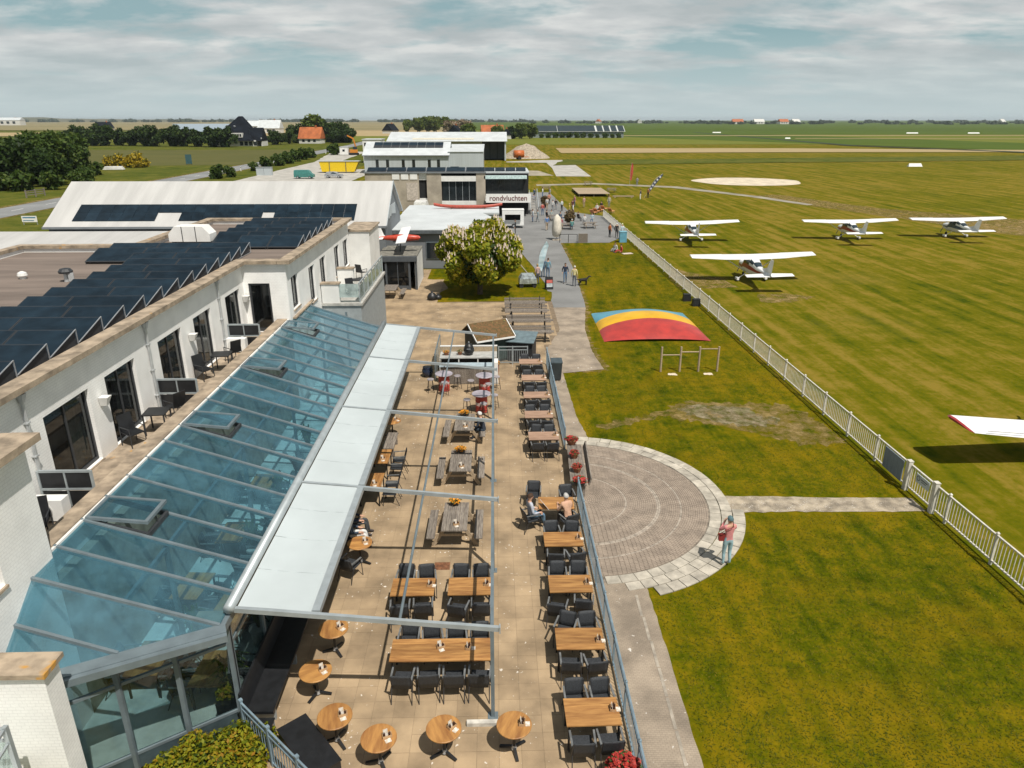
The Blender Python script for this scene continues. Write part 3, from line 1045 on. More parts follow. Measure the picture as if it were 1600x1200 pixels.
def rz_(x):
    return ZB + (ZT - ZB) * (x - XB) / (XT - XB)


yr = [12.55 + 1.1 * k for k in range(22)]
pane_me = {}
win_idx = (2, 7, 12, 17)
for k, y in enumerate(yr):
    MB().bar((XT, y, ZT + .02), (XB, y, ZB + .02), .07, .12).build('rafter', GREYB, cons)
    if k < len(yr) - 1:
        y2 = yr[k + 1]
        if k in win_idx:
            xm = -8.3
            MB().slab([(xm, y + .036, rz_(xm) + .04), (XB, y + .036, ZB + .04), (XB, y2 - .036, ZB + .04), (xm, y2 - .036, rz_(xm) + .04)], .012).build('roof_pane', ROOFGL, cons)
            # opened vent window, hinged along its upper edge
            zt = rz_(-9.65) + .1
            zb = rz_(xm) + .42
            fr = MB()
            fr.bar((-9.65, y + .06, zt), (xm, y + .06, zb), .07, .07)
            fr.bar((-9.65, y2 - .06, zt), (xm, y2 - .06, zb), .07, .07)
            fr.bar((-9.65, y + .03, zt), (-9.65, y2 - .03, zt), .08, .07)
            fr.bar((xm, y + .03, zb), (xm, y2 - .03, zb), .09, .08)
            w = fr.build('roof_window', GREYB, cons)
            MB().slab([(-9.62, y + .09, zt + .01), (xm - .05, y + .09, zb + .01), (xm - .05, y2 - .09, zb + .01), (-9.62, y2 - .09, zt + .01)], .012).build('pane', ROOFGL, w)
            cb = MB()
            cb.bar((xm, y + .03, rz_(xm) + .08), (xm, y2 - .03, rz_(xm) + .08), .08, .12)
            cb.bar((-9.65, y + .06, zt - .07), (xm, y + .06, rz_(xm) + .08), .05, .1)
            cb.bar((-9.65, y2 - .06, zt - .07), (xm, y2 - .06, rz_(xm) + .08), .05, .1)
            cb.bar((xm + .02, (y + y2) / 2, rz_(xm) + .1), (xm - .03, (y + y2) / 2, zb - .02), .02, .02)
            cb.build('curb', DARKF, w)
        else:
            MB().slab([(XT, y + .036, ZT + .04), (XB, y + .036, ZB + .04), (XB, y2 - .036, ZB + .04), (XT, y2 - .036, ZT + .04)], .012).build('roof_pane', ROOFGL, cons)
# hipped ends: triangle from the wall to the slanting gutter
for (ya, yw, sgn) in ((12.55, 10.85, -1), (35.65, 37.9, 1)):
    A = (XT, ya, ZT + .04)
    B_ = (XB + .02, ya, ZB + .04)
    W = (-9.6, yw, ZB + .04)
    tri = [A, B_, W] if sgn > 0 else [A, W, B_]
    # two panes divided by a rafter
    mid = Vector(B_).lerp(Vector(W), .48)
    top = Vector(A).lerp(Vector(W), .45)
    q1 = [A, tuple(top), tuple(mid), B_]
    q2 = [tuple(top), W, tuple(mid)]
    for q in (q1, q2):
        q = list(q)
        nn = (Vector(q[1]) - Vector(q[0])).cross(Vector(q[2]) - Vector(q[0]))
        if nn.z < 0:
            q.reverse()
        MB().slab(q, .012).build('roof_pane', ROOFGL, cons)
    MB().bar(tuple(top + Vector((0, 0, -.01))), tuple(mid + Vector((0, 0, -.01))), .07, .11).build('rafter', GREYB, cons)
    # gutter
    d = (Vector(W) - Vector(B_)).normalized()
    n_ = Vector((d.y, -d.x, 0)) * (-sgn)
    if (n_.y > 0) != (sgn > 0):
        n_ = -n_
    p0 = Vector(B_) + n_ * .14 - d * .1
    p1 = Vector(B_) + d * 3.45 + n_ * .14
    g = MB()
    g.bar((p0.x, p0.y, ZB + .03), (p1.x, p1.y, ZB + .03), .3, .06)
    o1, o2 = p0 + n_ * .2, p1 + n_ * .2
    g.bar((o1.x, o1.y, ZB - .05), (o2.x, o2.y, ZB - .05), .1, .16)
    g.build('gutter', GREYB, cons)
MB().box(-9.85, 12.4, 4.30, -9.7, 36, 4.42).build('flashing', WHITE2, cons)
MB().box(-5.98, 12.4, 2.86, -5.86, 35.7, 3.04).build('gutter', GREYB, cons)
# glazed walls: slanting near end and the long terrace side
P0, P1 = Vector((-5.98, 12.95, 0)), Vector((-8.95, 11.0, 0))
d = (P1 - P0).normalized()
for k in range(4):
    p = P0 + (P1 - P0) * k / 3.2
    MB().bar((p.x, p.y, 0), (p.x, p.y, 2.98), .1, .1).build('mullion', GREYB, cons)
    if k < 3:
        q = P0 + (P1 - P0) * (k + 1) / 3.2
        a, b = p + d * .06, q - d * .06
        MB().bar((a.x, a.y, 2.3), (b.x, b.y, 2.3), .07, .07).build('transom', GREYB, cons)
        MB().bar((a.x, a.y, .42), (b.x, b.y, .42), .07, .07).build('transom', GREYB, cons)
        nn = Vector((d.y, -d.x, 0)) * .005
        for z0, z1 in ((.47, 2.25), (2.35, 2.95)):
            MB().prism([(a.x - nn.x, a.y - nn.y), (b.x - nn.x, b.y - nn.y), (b.x + nn.x, b.y + nn.y), (a.x + nn.x, a.y + nn.y)], z0, z1).build('pane', CLEARGL, cons)
        MB().prism([(a.x - nn.x * 4, a.y - nn.y * 4), (b.x - nn.x * 4, b.y - nn.y * 4), (b.x + nn.x * 4, b.y + nn.y * 4), (a.x + nn.x * 4, a.y + nn.y * 4)], .02, .38).build('base_panel', M('teal_grey_panel', (.05, .075, .085), .5), cons)
y = 13.0
for k in range(12):
    ya = 13.0 + k * 1.95
    MB().bar((-5.98, ya, 0), (-5.98, ya, 2.86), .1, .1).build('mullion', GREYB, cons)
    if k < 11:
        for z0, z1 in ((.4, 2.2), (2.28, 2.82)):
            MB().box(-5.987, ya + .055, z0, -5.975, ya + 1.895, z1).build('pane', CLEARGL, cons)
        MB().box(-6.01, ya + .055, 2.2, -5.95, ya + 1.895, 2.28).build('transom', GREYB, cons)
        MB().box(-6.02, ya + .055, .02, -5.945, ya + 1.895, .4).build('base_panel', BLACKP, cons)
MB().box(-6.6, 12.7, 2.9, -6.0, 13.1, 3.04).build('corner_bracket', M('timber_end', (.34, .24, .15), .8), cons)
# inner posts carrying the rafters
for k in range(5):
    MB().bar((-7.9, 14.7 + k * 5.5, 0), (-7.9, 14.7 + k * 5.5, rz_(-7.9) - .04), .1, .1).build('post', GREYB, cons)
MB().bar((-7.9, 12.6, rz_(-7.9) - .1), (-7.9, 35.6, rz_(-7.9) - .1), .08, .12).build('purlin', GREYB, cons)
MB().add([(-9.6, 10.7, .012), (-8.9, 11.05, .012), (-6.0, 12.95, .012), (-6.0, 36, .012), (-9.6, 38, .012)], [(0, 1, 2, 3, 4)]).build('inner_floor', M('pale_screed', (.58, .63, .6), .7, var=.16, scale=1.5), cons)

# ------------------------------------------------------------------ terrace awning on its steel pergola
awn = thing('terrace_awning', 'steel pergola with half drawn white awning over the terrace', 'awning', (-3, 24.5, 0), abs_=True)
YB = [13.0, 18.78, 24.68, 30.62, 36.1]


def rail_z(x):
    return 3.16 + (2.52 - 3.16) * (x + 5.85) / 5.85


for y in YB:
    MB().bar((-5.9, y, rail_z(-5.9)), (.02, y, rail_z(.02)), .09, .11).build('guide_rail', GREYL, awn)
    MB().box(.021, y - .07, 2.43, .05, y + .07, 2.6).build('rail_cap', GREYL, awn)
    MB().bar((-.14, y, 0), (-.14, y, 2.47), .085, .085).build('post', GREYB, awn)
    MB().box(-.26, y - .12, 0, -.02, y + .12, .015).build('foot_plate', GREYB, awn)
MB().box(-.18, 13.05, 2.38, -.1, 36.05, 2.46).build('purlin', GREYB, awn)
MB().cyl((-2.2, 13.05, 2.73), (-2.2, 36.05, 2.73), .035, n=8).build('brace_bar', GREYB, awn)
for k in range(4):
    y0, y1 = YB[k] + .07, YB[k + 1] - .07
    x0, x1 = -5.72, -4.12
    n = 10
    pts, fs = [], []
    for i in range(n + 1):
        for j in range(5):
            x = x0 + (x1 - x0) * j / 4
            sag = -.05 * math.sin(math.pi * i / n) * math.sin(math.pi * j / 4) + .004 * math.sin(i * 2.3 + j)
            pts.append((x, y0 + (y1 - y0) * i / n, rail_z(x) + .035 + sag))
    for i in range(n):
        for j in range(4):
            fs.append((i * 5 + j, i * 5 + j + 1, i * 5 + j + 6, i * 5 + j + 5))
    base = len(pts)
    pts += [(p[0], p[1], p[2] - .006) for p in pts]
    fs += [tuple(base + q for q in reversed(f)) for f in fs]
    cl_ = MB().add(pts, fs).build('awning_cloth', CLOTH, awn, True)
    for q in range(1, 4):        # sewn seams across the cloth
        ys_ = y0 + (y1 - y0) * q / 4
        sg_ = math.sin(math.pi * q / 4)
        sm = MB()
        for j in range(4):
            xa, xb = x0 + (x1 - x0) * j / 4, x0 + (x1 - x0) * (j + 1) / 4
            za, zb = (rail_z(xx) + .0375 - .05 * sg_ * math.sin(math.pi * (xx - x0) / (x1 - x0)) for xx in (xa, xb))
            sm.bar((xa, ys_, za), (xb, ys_, zb), .022, .005)
        sm.build('seam', M('seam_grey', (.425, .475, .485), .9), cl_)
    MB().box(-4.12, y0, rail_z(-4.0) - .05, -3.94, y1, rail_z(-4.0) + .085).build('front_bar', GREYL, awn)
MB().cyl((-5.86, 12.9, 3.22), (-5.86, 36.2, 3.22), .12, n=12).build('cassette', GREYL, awn, True)
wl = MB().box(-.55, -.06, 0, .3, .06, .1).build('stone_block', M('pale_stone', (.55, .52, .46), .9, var=.2))
wl.location = (-.2, 12.75, 0)
tag(wl, 'pale stone block lying at the foot of the nearest pergola post', 'stone')
# ------------------------------------------------------------------ terrace furniture
WOOD = M('table_wood', (.43, .225, .075), .5, col2=(.24, .11, .036), scale=1.6, stretch=(.9, 7, 7), coords='obj', rand=.16, detail=5, spec=.4)
WOODL = M('pale_table_wood', (.44, .285, .2), .65, col2=(.28, .17, .11), scale=2., stretch=(1.2, 13, 13), coords='obj', rand=.12, detail=5)
WOODR = M('round_table_wood', (.46, .235, .072), .5, col2=(.25, .11, .036), scale=1.4, stretch=(1., 5, 5, .9), coords='obj', rand=.12, detail=5, spec=.4)
OLDW = M('weathered_wood', (.26, .225, .185), .92, col2=(.12, .1, .085), scale=2., stretch=(14, 1.5, 14), coords='obj', rand=.16, detail=6)
NEWW = M('pale_timber', (.42, .33, .22), .85, col2=(.27, .2, .13), scale=3., stretch=(8, 1.5, 8), coords='obj', rand=.12)
WICK = M('black_wicker', (.034, .038, .044), .6, var=.3, scale=40., bump=.5, bscale=120., coords='obj')
WICKF = M('chair_tube', (.03, .03, .032), .4, var=.1)
ARMM = M('chair_arm', (.16, .165, .165), .45, var=.2, scale=8.)
IRON = M('black_iron', (.012, .013, .014), .45, var=.2)
CARD = M('menu_card', (.75, .74, .7), .7, var=.1, scale=14., col2=(.5, .42, .32), coords='obj')
BOXW = M('caddy_wood', (.5, .32, .17), .7, var=.2)
BOTT = M('sauce_bottle', (.05, .02, .015), .2, var=.2)


def make_chair():
    t = thing('terrace_chair', '', 'chair')
    pts, fs = [], []
    n = 6
    for i in range(n + 1):
        u = -1 + 2 * i / n
        for (z, y) in ((.36, -.21), (.56, -.255), (.76, -.3), (.84, -.325)):
            pts.append((u * .225, y + .016 * u * u, z + (.006 * (1 - u * u) if z > .8 else 0)))
    for i in range(n):
        for j in range(3):
            fs.append((i * 4 + j, i * 4 + j + 1, i * 4 + j + 5, i * 4 + j + 4))
    b = len(pts)
    pts += [(p[0], p[1] - .022, p[2]) for p in pts]
    fs += [tuple(b + q for q in reversed(f)) for f in fs]
    for i in range(n):
        for j in (0, 3):
            f = (i * 4 + j, (i + 1) * 4 + j, b + (i + 1) * 4 + j, b + i * 4 + j)
            fs.append(f if j == 0 else tuple(reversed(f)))
    for i in (0, n):
        for j in range(3):
            fs.append((i * 4 + j, i * 4 + j + 1, b + i * 4 + j + 1, b + i * 4 + j))
    MB().add(pts, fs).build('backrest', WICK, t, True)
    MB().add([(-.23, -.2, .41), (.23, -.2, .41), (.23, .25, .44), (-.23, .25, .44), (-.22, -.2, .45), (.22, -.2, .45), (.22, .24, .475), (-.22, .24, .475)],
             [(3, 2, 1, 0), (4, 5, 6, 7), (0, 1, 5, 4), (1, 2, 6, 5), (2, 3, 7, 6), (3, 0, 4, 7)]).build('seat', WICK, t)
    for s in (-1, 1):
        MB().tube([(s * .26, .23, .0), (s * .26, .2, .42), (s * .265, .17, .655)], .013, 6).build('leg', WICKF, t)
        MB().tube([(s * .25, -.36, .0), (s * .245, -.2, .4), (s * .24, -.31, .8)], .013, 6).build('leg', WICKF, t)
        MB().bar((s * .265, .2, .66), (s * .25, -.26, .675), .045, .025).build('armrest', ARMM, t)
    return t


CHAIR = Proto(make_chair())


def chair(x, y, rz, label, group='black terrace chairs'):
    return CHAIR.put((x, y, 0), rz + R(rng.gauss(0, 6)), label, group)


def make_table(name, L, W, mat, n=4):
    t = thing(name, '', 'table')
    for k in range(n):
        y0 = -W / 2 + W * k / n + .002
        MB().box(-L / 2, y0, .715, L / 2, y0 + W / n - .004, .745).build('plank', mat, t)
    MB().box(-L / 2 + .03, -W / 2 + .03, .68, L / 2 - .03, W / 2 - .03, .7145).build('apron', IRON, t)
    for sx in (-1, 1):
        for sy in (-1, 1):
            x, y = sx * (L / 2 - .06), sy * (W / 2 - .06)
            MB().box(x - .022, y - .022, 0, x + .022, y + .022, .6795).build('leg', IRON, t)
    return t


TAB = Proto(make_table('dining_table', 1.22, .8, WOOD))
TABL = Proto(make_table('dining_table', 1.26, .8, WOODL))


def make_round():
    t = thing('round_table', '', 'table')
    MB().lathe([(.0, .712), (.375, .712), (.39, .722), (.39, .742), (.38, .75), (0, .75)], n=28).build('table_top', WOODR, t)
    MB().cyl((0, 0, .1), (0, 0, .71), .035, n=10).build('column', IRON, t)
    MB().cyl((0, 0, .06), (0, 0, .15), .07, .045, 10).build('hub', ALU, t)
    for k in range(3):
        a = R(90 + 120 * k)
        MB().bar((.05 * math.cos(a), .05 * math.sin(a), .1), (.33 * math.cos(a), .33 * math.sin(a), .025), .065, .04).build('foot', IRON, t)
    return t


RND = Proto(make_round())


def make_caddy():
    t = thing('menu_caddy', '', 'menu holder')
    b = MB()
    b.box(-.1, -.06, 0, .1, .06, .012)
    for y in (-.06, .052):
        b.box(-.1, y, .012, .1, y + .008, .07)
    for x in (-.1, .092):
        b.box(x, -.052, .012, x + .008, .052, .07)
    b.build('box', BOXW, t)
    MB().obox((.0, -.12, .006), .13, .1, .008, .2).build('card', CARD, t)
    MB().obox((-.03, .02, .1), .1, .01, .17, .1, 0, R(-10)).build('card', CARD, t)
    for x in (.05, -.06):
        MB().lathe([(.022, .012), (.022, .1), (.008, .13), (.008, .15)], (x, -.01, 0), 8).build('bottle', BOTT, t)
    return t


CAD = Proto(make_caddy())


def caddy(x, y, rz, where, z=.747):
    CAD.put((x, y, z), rz, 'wooden menu caddy on ' + where, 'menu caddies on tables')


# long row of tables beside the blue railing
row = [(2.09, 12.35), (2.08, 14.75), (2.07, 17.05), (2.08, 19.36), (2.04, 21.63), (1.97, 27.22), (1.9, 29.55), (1.95, 31.98), (1.94, 34.42), (1.9, 37.05)]
for i, (x, y) in enumerate(row):
    pr = TAB if i < 5 else TABL
    tone = 'brown plank' if i < 5 else 'pale plank'
    pos = ORD[i] + (' from the camera' if i else ' the camera')
    rt_ = ORD[i] + ' railing table'
    pr.put((x, y, 0), R(rng.uniform(-1.5, 1.5)), '%s dining table beside the blue railing, %s' % (tone, pos), 'tables along the railing')
    if i not in (4,):
        caddy(x + .48, y + rng.uniform(-.1, .12), R(80), 'the ' + rt_ + ' counted from the camera')
    w = 'at the ' + rt_ + ' counted from the camera'
    if i == 4:
        continue
    far = [(-.3, .62), (.32, .62)]
    near = [(-.28, -.6), (.33, -.6)]
    for (dx, dy), s in zip(far, ('left', 'right')):
        if i == 9:
            dy += .05
        chair(x + dx, y + dy + rng.uniform(-.03, .05), math.pi, 'black armchair facing camera, %s seat %s' % (s, w))
    for (dx, dy), s in zip(near, ('left', 'right')):
        rz = 0
        if i == 2 and s == 'left':
            dx, dy, rz = -.42, -.72, R(-14)
        chair(x + dx, y + dy + rng.uniform(-.05, .02), rz, 'black armchair, back to camera, %s seat %s' % (s, w))
# couple's table
chair(1.32, 22.75, R(172), 'black wicker armchair standing askew behind the couple at the table')
chair(2.5, 22.45, R(180), 'black wicker armchair by the planter behind the couple at the table')
chair(1.15, 21.15, R(-70), 'black wicker armchair in which the grey shirted man sits')
chair(2.42, 20.95, R(22), 'black wicker armchair in which the woman in tan top sits')
# two tables under the pergola and the long one
for x, s in ((-2.41, 'left'), (-.8, 'right')):
    TAB.put((x, 17.0, 0), R(rng.uniform(-1, 1)), 'brown plank table under the pergola, %s one of the pair' % s, 'tables under the pergola')
    caddy(x + .48, 17.05, R(75), 'the %s table of the pair under the pergola' % s)
    for dx, q in ((-.3, 'left'), (.33, 'right')):
        chair(x + dx, 17.63 + rng.uniform(-.04, .06), math.pi, 'black wicker armchair facing camera, %s seat at %s pergola table' % (q, s))
        chair(x + dx, 16.38 + rng.uniform(-.06, .03), 0, 'black wicker armchair with back to camera, %s seat at %s pergola table' % (q, s))
LT = Proto(make_table('long_table', 2.56, .8, WOOD))
LT.put((-1.41, 14.42, 0), 0, 'long brown plank table for eight under the pergola')
caddy(-1.45, 14.5, R(15), 'the middle of the long table')
caddy(-.75, 14.46, R(80), 'the right half of the long table')
for k in range(4):
    x = -2.32 + k * .62
    chair(x, 15.06 + rng.uniform(-.05, .05), math.pi, 'black wicker armchair facing camera at the long table, %s from left' % ('first', 'second', 'third', 'fourth')[k])
    chair(x, 13.78 + rng.uniform(-.05, .05), 0, 'black wicker armchair with back to camera at the long table, %s from left' % ('first', 'second', 'third', 'fourth')[k])
# round tables
rt = [(-4.31, 15.28, 'under the end of the awning beam'), (-4.42, 13.76, 'beside the black bench along the glass front'), (-3.66, 12.35, 'next to the black box bench, lower left of the terrace'),
      (-2.59, 11.73, 'in the front row, left of three'), (-1.21, 11.95, 'in the front row, middle of three'), (.33, 12.02, 'in the front row, right of three'),
      (-4.33, 19.29, 'beside the two people seated under the awning'), (-4.62, 28.95, 'far back, mostly hidden under the awning')]
for x, y, w in rt:
    RND.put((x, y, 0), R(rng.uniform(0, 120)), 'round brown wooden bistro table ' + w, 'round bistro tables')
    caddy(x + .18, y + .02, R(30 + rng.uniform(-20, 60)), 'round table ' + w.replace(', lower left of the terrace', ''), .752)
chair(-4.5, 18.55, R(-25), 'black wicker armchair in front of the round table by the seated pair')
# tables along the glass front
for y, w in ((23.38, 'nearer'), (25.42, 'farther')):
    TAB.put((-4.62, y, 0), R(90), 'brown plank table half under the awning, %s one of two' % w, 'tables half under the awning')
    caddy(-4.45, y - .3, R(10), 'the %s table half under the awning' % w)
    for dy, q in ((-.3, 'nearer'), (.32, 'farther')):
        chair(-3.92, y + dy, R(90 + rng.uniform(-4, 4)), 'black wicker armchair, %s seat at %s table half under awning' % (q, w))
# grey bench, black benches, box bench
gb = thing('plank_bench', 'weathered grey plank bench half hidden under the awning edge', 'bench', (-4.5, 27.5, 0))
for k in range(3):
    MB().box(-.24 + k * .16, -.8, .43, -.09 + k * .16, .8, .47).build('plank', OLDW, gb)
for y in (-.6, .6):
    MB().box(-.2, y - .05, 0, .2, y + .05, .429).build('leg', OLDW, gb)
bb = thing('black_bench', 'long black bench with backrest against the glass front', 'bench', (-5.5, 17.6, 0))
MB().box(-.4, -4.8, .38, .32, 4.8, .46).build('seat', BLACKP, bb)
MB().obox((-.36, 0, .72), .06, 9.6, .5, 0, 0, 0, R(-8)).build('backrest', BLACKP, bb)
for k in range(6):
    MB().box(-.35, -4.6 + k * 1.82, 0, .28, -4.52 + k * 1.82, .379).build('leg', GREYL, bb)
b2 = thing('black_bench', 'black box bench standing askew by the blue steps railing', 'bench', (-4.15, 11.85, 0), R(-50))
MB().box(-.82, -.33, .05, .82, .33, .45).build('box', BLACKP, b2)
MB().box(-.84, -.35, .451, .84, .35, .475).build('lid', BLACKP, b2)
ct = thing('crate_table', 'small pale framed crate at the end of the black bench', 'crate', (-5.32, 12.45, 0))
for sx in (-1, 1):
    for sy in (-1, 1):
        MB().box(sx * .2 - .015, sy * .14 - .015, 0, sx * .2 + .015, sy * .14 + .015, .44).build('leg', ALU, ct)
MB().box(-.23, -.17, .441, .23, .17, .46).build('shelf', IRON, ct)
MB().box(-.2, -.14, .12, .2, .14, .14).build('shelf', IRON, ct)
fb = thing('low_wall', 'dark bench top along the very front of the terrace', 'bench', (-.2, 10.75, 0))
MB().box(-1.6, -.2, .4, 1.75, .2, .46).build('seat', BLACKP, fb)
for x in (-1.4, 0, 1.5):
    MB().box(x - .05, -.15, 0, x + .05, .15, .399).build('leg', IRON, fb)

# picnic tables
def make_picnic(L=1.8):
    t = thing('picnic_table', '', 'picnic table')
    for k in range(6):
        x = -.42 + k * .14
        MB().box(x + .004, -L / 2, .71, x + .136, L / 2, .75).build('plank', OLDW, t)
    for s in (-1, 1):
        for k in range(2):
            x = s * .78 - .14 + k * .14
            MB().box(x + .004, -L / 2, .42, x + .136, L / 2, .46).build('bench_plank', OLDW, t)
        y = s * (L / 2 - .3)
        for q in (-1, 1):
            MB().bar((q * .3, y, .7), (q * .72, y, 0), .05, .12).build('leg', NEWW, t)
        MB().box(-.9, y + .026, .33, .9, y + .07, .419).build('crossbar', NEWW, t)
        MB().box(-.4, y + .026, .6, .4, y + .07, .709).build('crossbar', NEWW, t)
    return t


PIC = Proto(make_picnic())
FLO = M('orange_flower', (.75, .3, .012), .7, var=.3, scale=30.)
FLR = M('red_flower', (.42, .03, .02), .7, var=.5, scale=30.)
LEAFD = M('pot_leaf', (.05, .09, .015), .7, var=.4, scale=20.)
POT = M('dark_pot', (.05, .045, .04), .7)
POTC = M('clay_pot', (.3, .12, .06), .8)


def petals(mb, c, rx, rz_h, n, size, mi_choices, seed):
    rr = random.Random(seed)
    for _ in range(n):
        a = rr.uniform(0, 2 * math.pi)
        q = math.sqrt(rr.random())
        x, y = rx * q * math.cos(a), rx * q * math.sin(a)
        z = rz_h * math.sqrt(max(0, 1 - q * q)) * rr.uniform(.55, 1.05)
        s = size * rr.uniform(.6, 1.3)
        t1, t2 = rr.uniform(0, 6.28), rr.uniform(-.8, .8)
        u = Vector((math.cos(t1), math.sin(t1), t2 * .6)).normalized() * s
        w = Vector((-math.sin(t1), math.cos(t1), rr.uniform(-.6, .6))).normalized() * s * .7
        p = Vector(c) + Vector((x, y, z))
        mb.add([p - u * .6, p + w, p + u, p - w], [(0, 1, 2, 3)], rr.choice(mi_choices))


def flower_pot(name, label, loc, r, h, petal, pot, seed, n=160, spread=1.3, rise=.16):
    t = thing(name, label, 'flower pot', loc)
    MB().lathe([(r * .7, 0), (r, h * .9), (r * 1.06, h * .9), (r * 1.06, h), (r * .9, h), (r * .88, h * .92)], n=14).build('pot', pot, t)
    m = MB()
    petals(m, (0, 0, h * .9), r * spread, rise, n, r * .28, (0, 0, 0, 1), seed)
    o = m.build('flowers', [petal, LEAFD], t)
    return t


for k, (y, L, w, fy) in enumerate(((20.82, 1, 'nearest the camera', 22.05), (24.98, 1, 'in the middle of the three', 26.15), (28.75, 1, 'farthest of the three', 29.9))):
    PIC.put((-1.4, y, 0), R(rng.uniform(-1, 1)), 'weathered wooden picnic table under the pergola, ' + w, 'picnic tables under the pergola')
    caddy(-1.35, y - .55, R(10), 'the picnic table ' + w, .753)
    flower_pot('flower_bowl', 'orange flower bowl on the picnic table ' + w, (-1.45, fy - .45, .752), .16, .13, FLO, POT, 50 + k, 170, 1.5, .13)
PIC2 = [(-8.3, 55.6, 0, 'weathered picnic table beside the bicycle near the grey porch')]
for x, y, r_, w in PIC2:
    PIC.put((x, y, 0), r_, w, None, (1.25, 1.15, 1))
# barrel tables with stools
REDB = M('red_barrel', (.4, .045, .035), .4, var=.15, scale=6.)
LILAC = M('zinc_table_top', (.5, .45, .5), .35, metal=.3, var=.2, scale=3.)
bar_t = thing('barrel_table', '', 'barrel table')
MB().lathe([(.27, 0), (.285, .02), (.285, .3), (.3, .32), (.285, .34), (.285, .58), (.3, .6), (.285, .62), (.285, .86), (.27, .88)], n=20).build('barrel', REDB, bar_t)
MB().lathe([(.02, .88), (.02, .9), (.45, .9), (.46, .92), (.45, .94), (.02, .94)], n=24).build('table_top', LILAC, bar_t)
lw = MB()
for k in range(9):     # white print on the barrel
    a = R(-150 + k * 14)
    hgt = (.1, .16, .13, .16, .12, .16, .13, .1, .15)[k]
    lw.obox((.288 * math.cos(a), .288 * math.sin(a), .45), .01, .035, hgt, a)
    lw.obox((.288 * math.cos(a), .288 * math.sin(a), .45 + hgt * .3), .011, .06, .03, a)
lw.build('white_print', M('white_print', (.75, .72, .68), .5), bar_t)
BAR = Proto(bar_t)
st = thing('bar_stool', '', 'stool')
MB().lathe([(.0, .68), (.17, .68), (.18, .7), (.17, .73), (0, .73)], n=16).build('seat', M('stool_seat', (.32, .29, .3), .5), st)
for k in range(4):
    a = R(45 + 90 * k)
    MB().cyl((.13 * math.cos(a), .13 * math.sin(a), .68), (.22 * math.cos(a), .22 * math.sin(a), 0), .014, n=6).build('leg', IRON, st)
MB().tube([(.19 * math.cos(R(30 * k)), .19 * math.sin(R(30 * k)), .28) for k in range(13)], .01, 5).build('foot_ring', IRON, st)
STO = Proto(st)
for (x, y, w) in ((-2.7, 34.6, 'left of the plank bar'), (-.72, 31.7, 'behind the farthest picnic table'), (-.6, 34.3, 'right end of the plank bar')):
    BAR.put((x, y, 0), R(rng.uniform(-20, 20)), 'red barrel table with round zinc top, ' + w, 'red barrel tables')
    for k, (a, q) in enumerate(((200, 'left stool'), (-75, 'near stool'), (20, 'right stool'))):
        a = R(a + rng.uniform(-12, 12))
        STO.put((x + .72 * math.cos(a), y + .72 * math.sin(a), 0), rng.random(), 'thin black bar stool, %s at the barrel table %s' % (q, w), 'bar stools at barrel tables')

# outdoor bar and kiosk
bar = thing('plank_bar', 'outdoor bar with grey plank front and pale blue top', 'bar counter', (-1.55, 36, 0), abs_=True)
for k in range(22):
    x = -2.95 + k * .126
    MB().box(x, 35.52, .02, x + .12, 35.56, .98).build('plank', OLDW, bar)
MB().box(-2.93, 35.561, .02, -.2, 35.62, .97).build('backing', IRON, bar)
MB().box(-3.0, 35.45, .981, -.15, 36.05, 1.03).build('bar_top', M('pale_blue_top', (.38, .46, .5), .45, var=.1), bar)
MB().box(-.1, 35.5, 0, .1, 36.2, 1.2).build('end_post', WHITE2, bar)
ck = thing('kitchen_counter', 'grey topped outdoor kitchen counter with white frame before the hut', 'counter', (-1.5, 37.8, 0), abs_=True)
MB().box(-3.1, 37.1, .9, .05, 38.2, .96).build('counter_top', M('grey_counter', (.42, .42, .4), .6, var=.12, scale=3.), ck)
for x in (-3.08, -2.05, -1.0, .0):
    MB().box(x - .03, 37.12, 0, x + .03, 37.2, .899).build('leg', WHITE2, ck)
    MB().box(x - .03, 38.1, 0, x + .03, 38.18, .899).build('leg', WHITE2, ck)
MB().box(-3.0, 37.3, .1, -.05, 38.05, .8).build('under_shelf', BLACKP, ck)
MB().box(-3.12, 38.21, .1, .06, 38.27, 1.25).build('splash_frame', NEWW, ck)
MB().box(-3.14, 38.2, 1.251, .08, 38.29, 1.31).build('frame_cap', WHITE2, ck)
kg = thing('kettle_grill', 'black egg shaped grill standing on the outdoor kitchen counter', 'grill', (-1.5, 37.6, .96))
MB().lathe([(.1, 0), (.22, .08), (.29, .22), (.3, .34), (.27, .36), (.28, .4), (.22, .56), (.1, .66), (.05, .7)], n=18).build('body', IRON, kg, True)
MB().cyl((0, 0, .7), (0, 0, .76), .04, n=8).build('vent', ALU, kg)
MB().bar((-.1, -.3, .42), (.1, -.3, .42), .03).build('handle', ALU, kg)
flower_pot('flower_bowl', 'small bowl of orange flowers on the left of the kitchen counter', (-2.75, 37.6, .962), .15, .14, FLO, POTC, 71, 120, 1.3, .14)
flower_pot('flower_bowl', 'orange flowers in a clay pot at the right end of the plank bar', (-.02, 36.9, .0), .2, .75, FLO, POTC, 72, 120, 1.2, .16)
flower_pot('herb_pot', 'dry leafy herb pot beside the black egg grill', (-2.0, 37.65, .962), .13, .14, M('herb', (.14, .13, .03), .8, var=.4), POTC, 73, 90, 1.4, .18)
hut = thing('kiosk_hut', 'small dark green kiosk hut with moss covered brown roof', 'kiosk', (-.2, 40, 0), R(0), abs_=False)
hut.location = (-.48, 39.9, 0)
hut.rotation_euler = (0, 0, R(27))
HG = M('hut_dark_green', (.015, .026, .024), .6, var=.25, scale=3., stretch=(10, 10, .5))
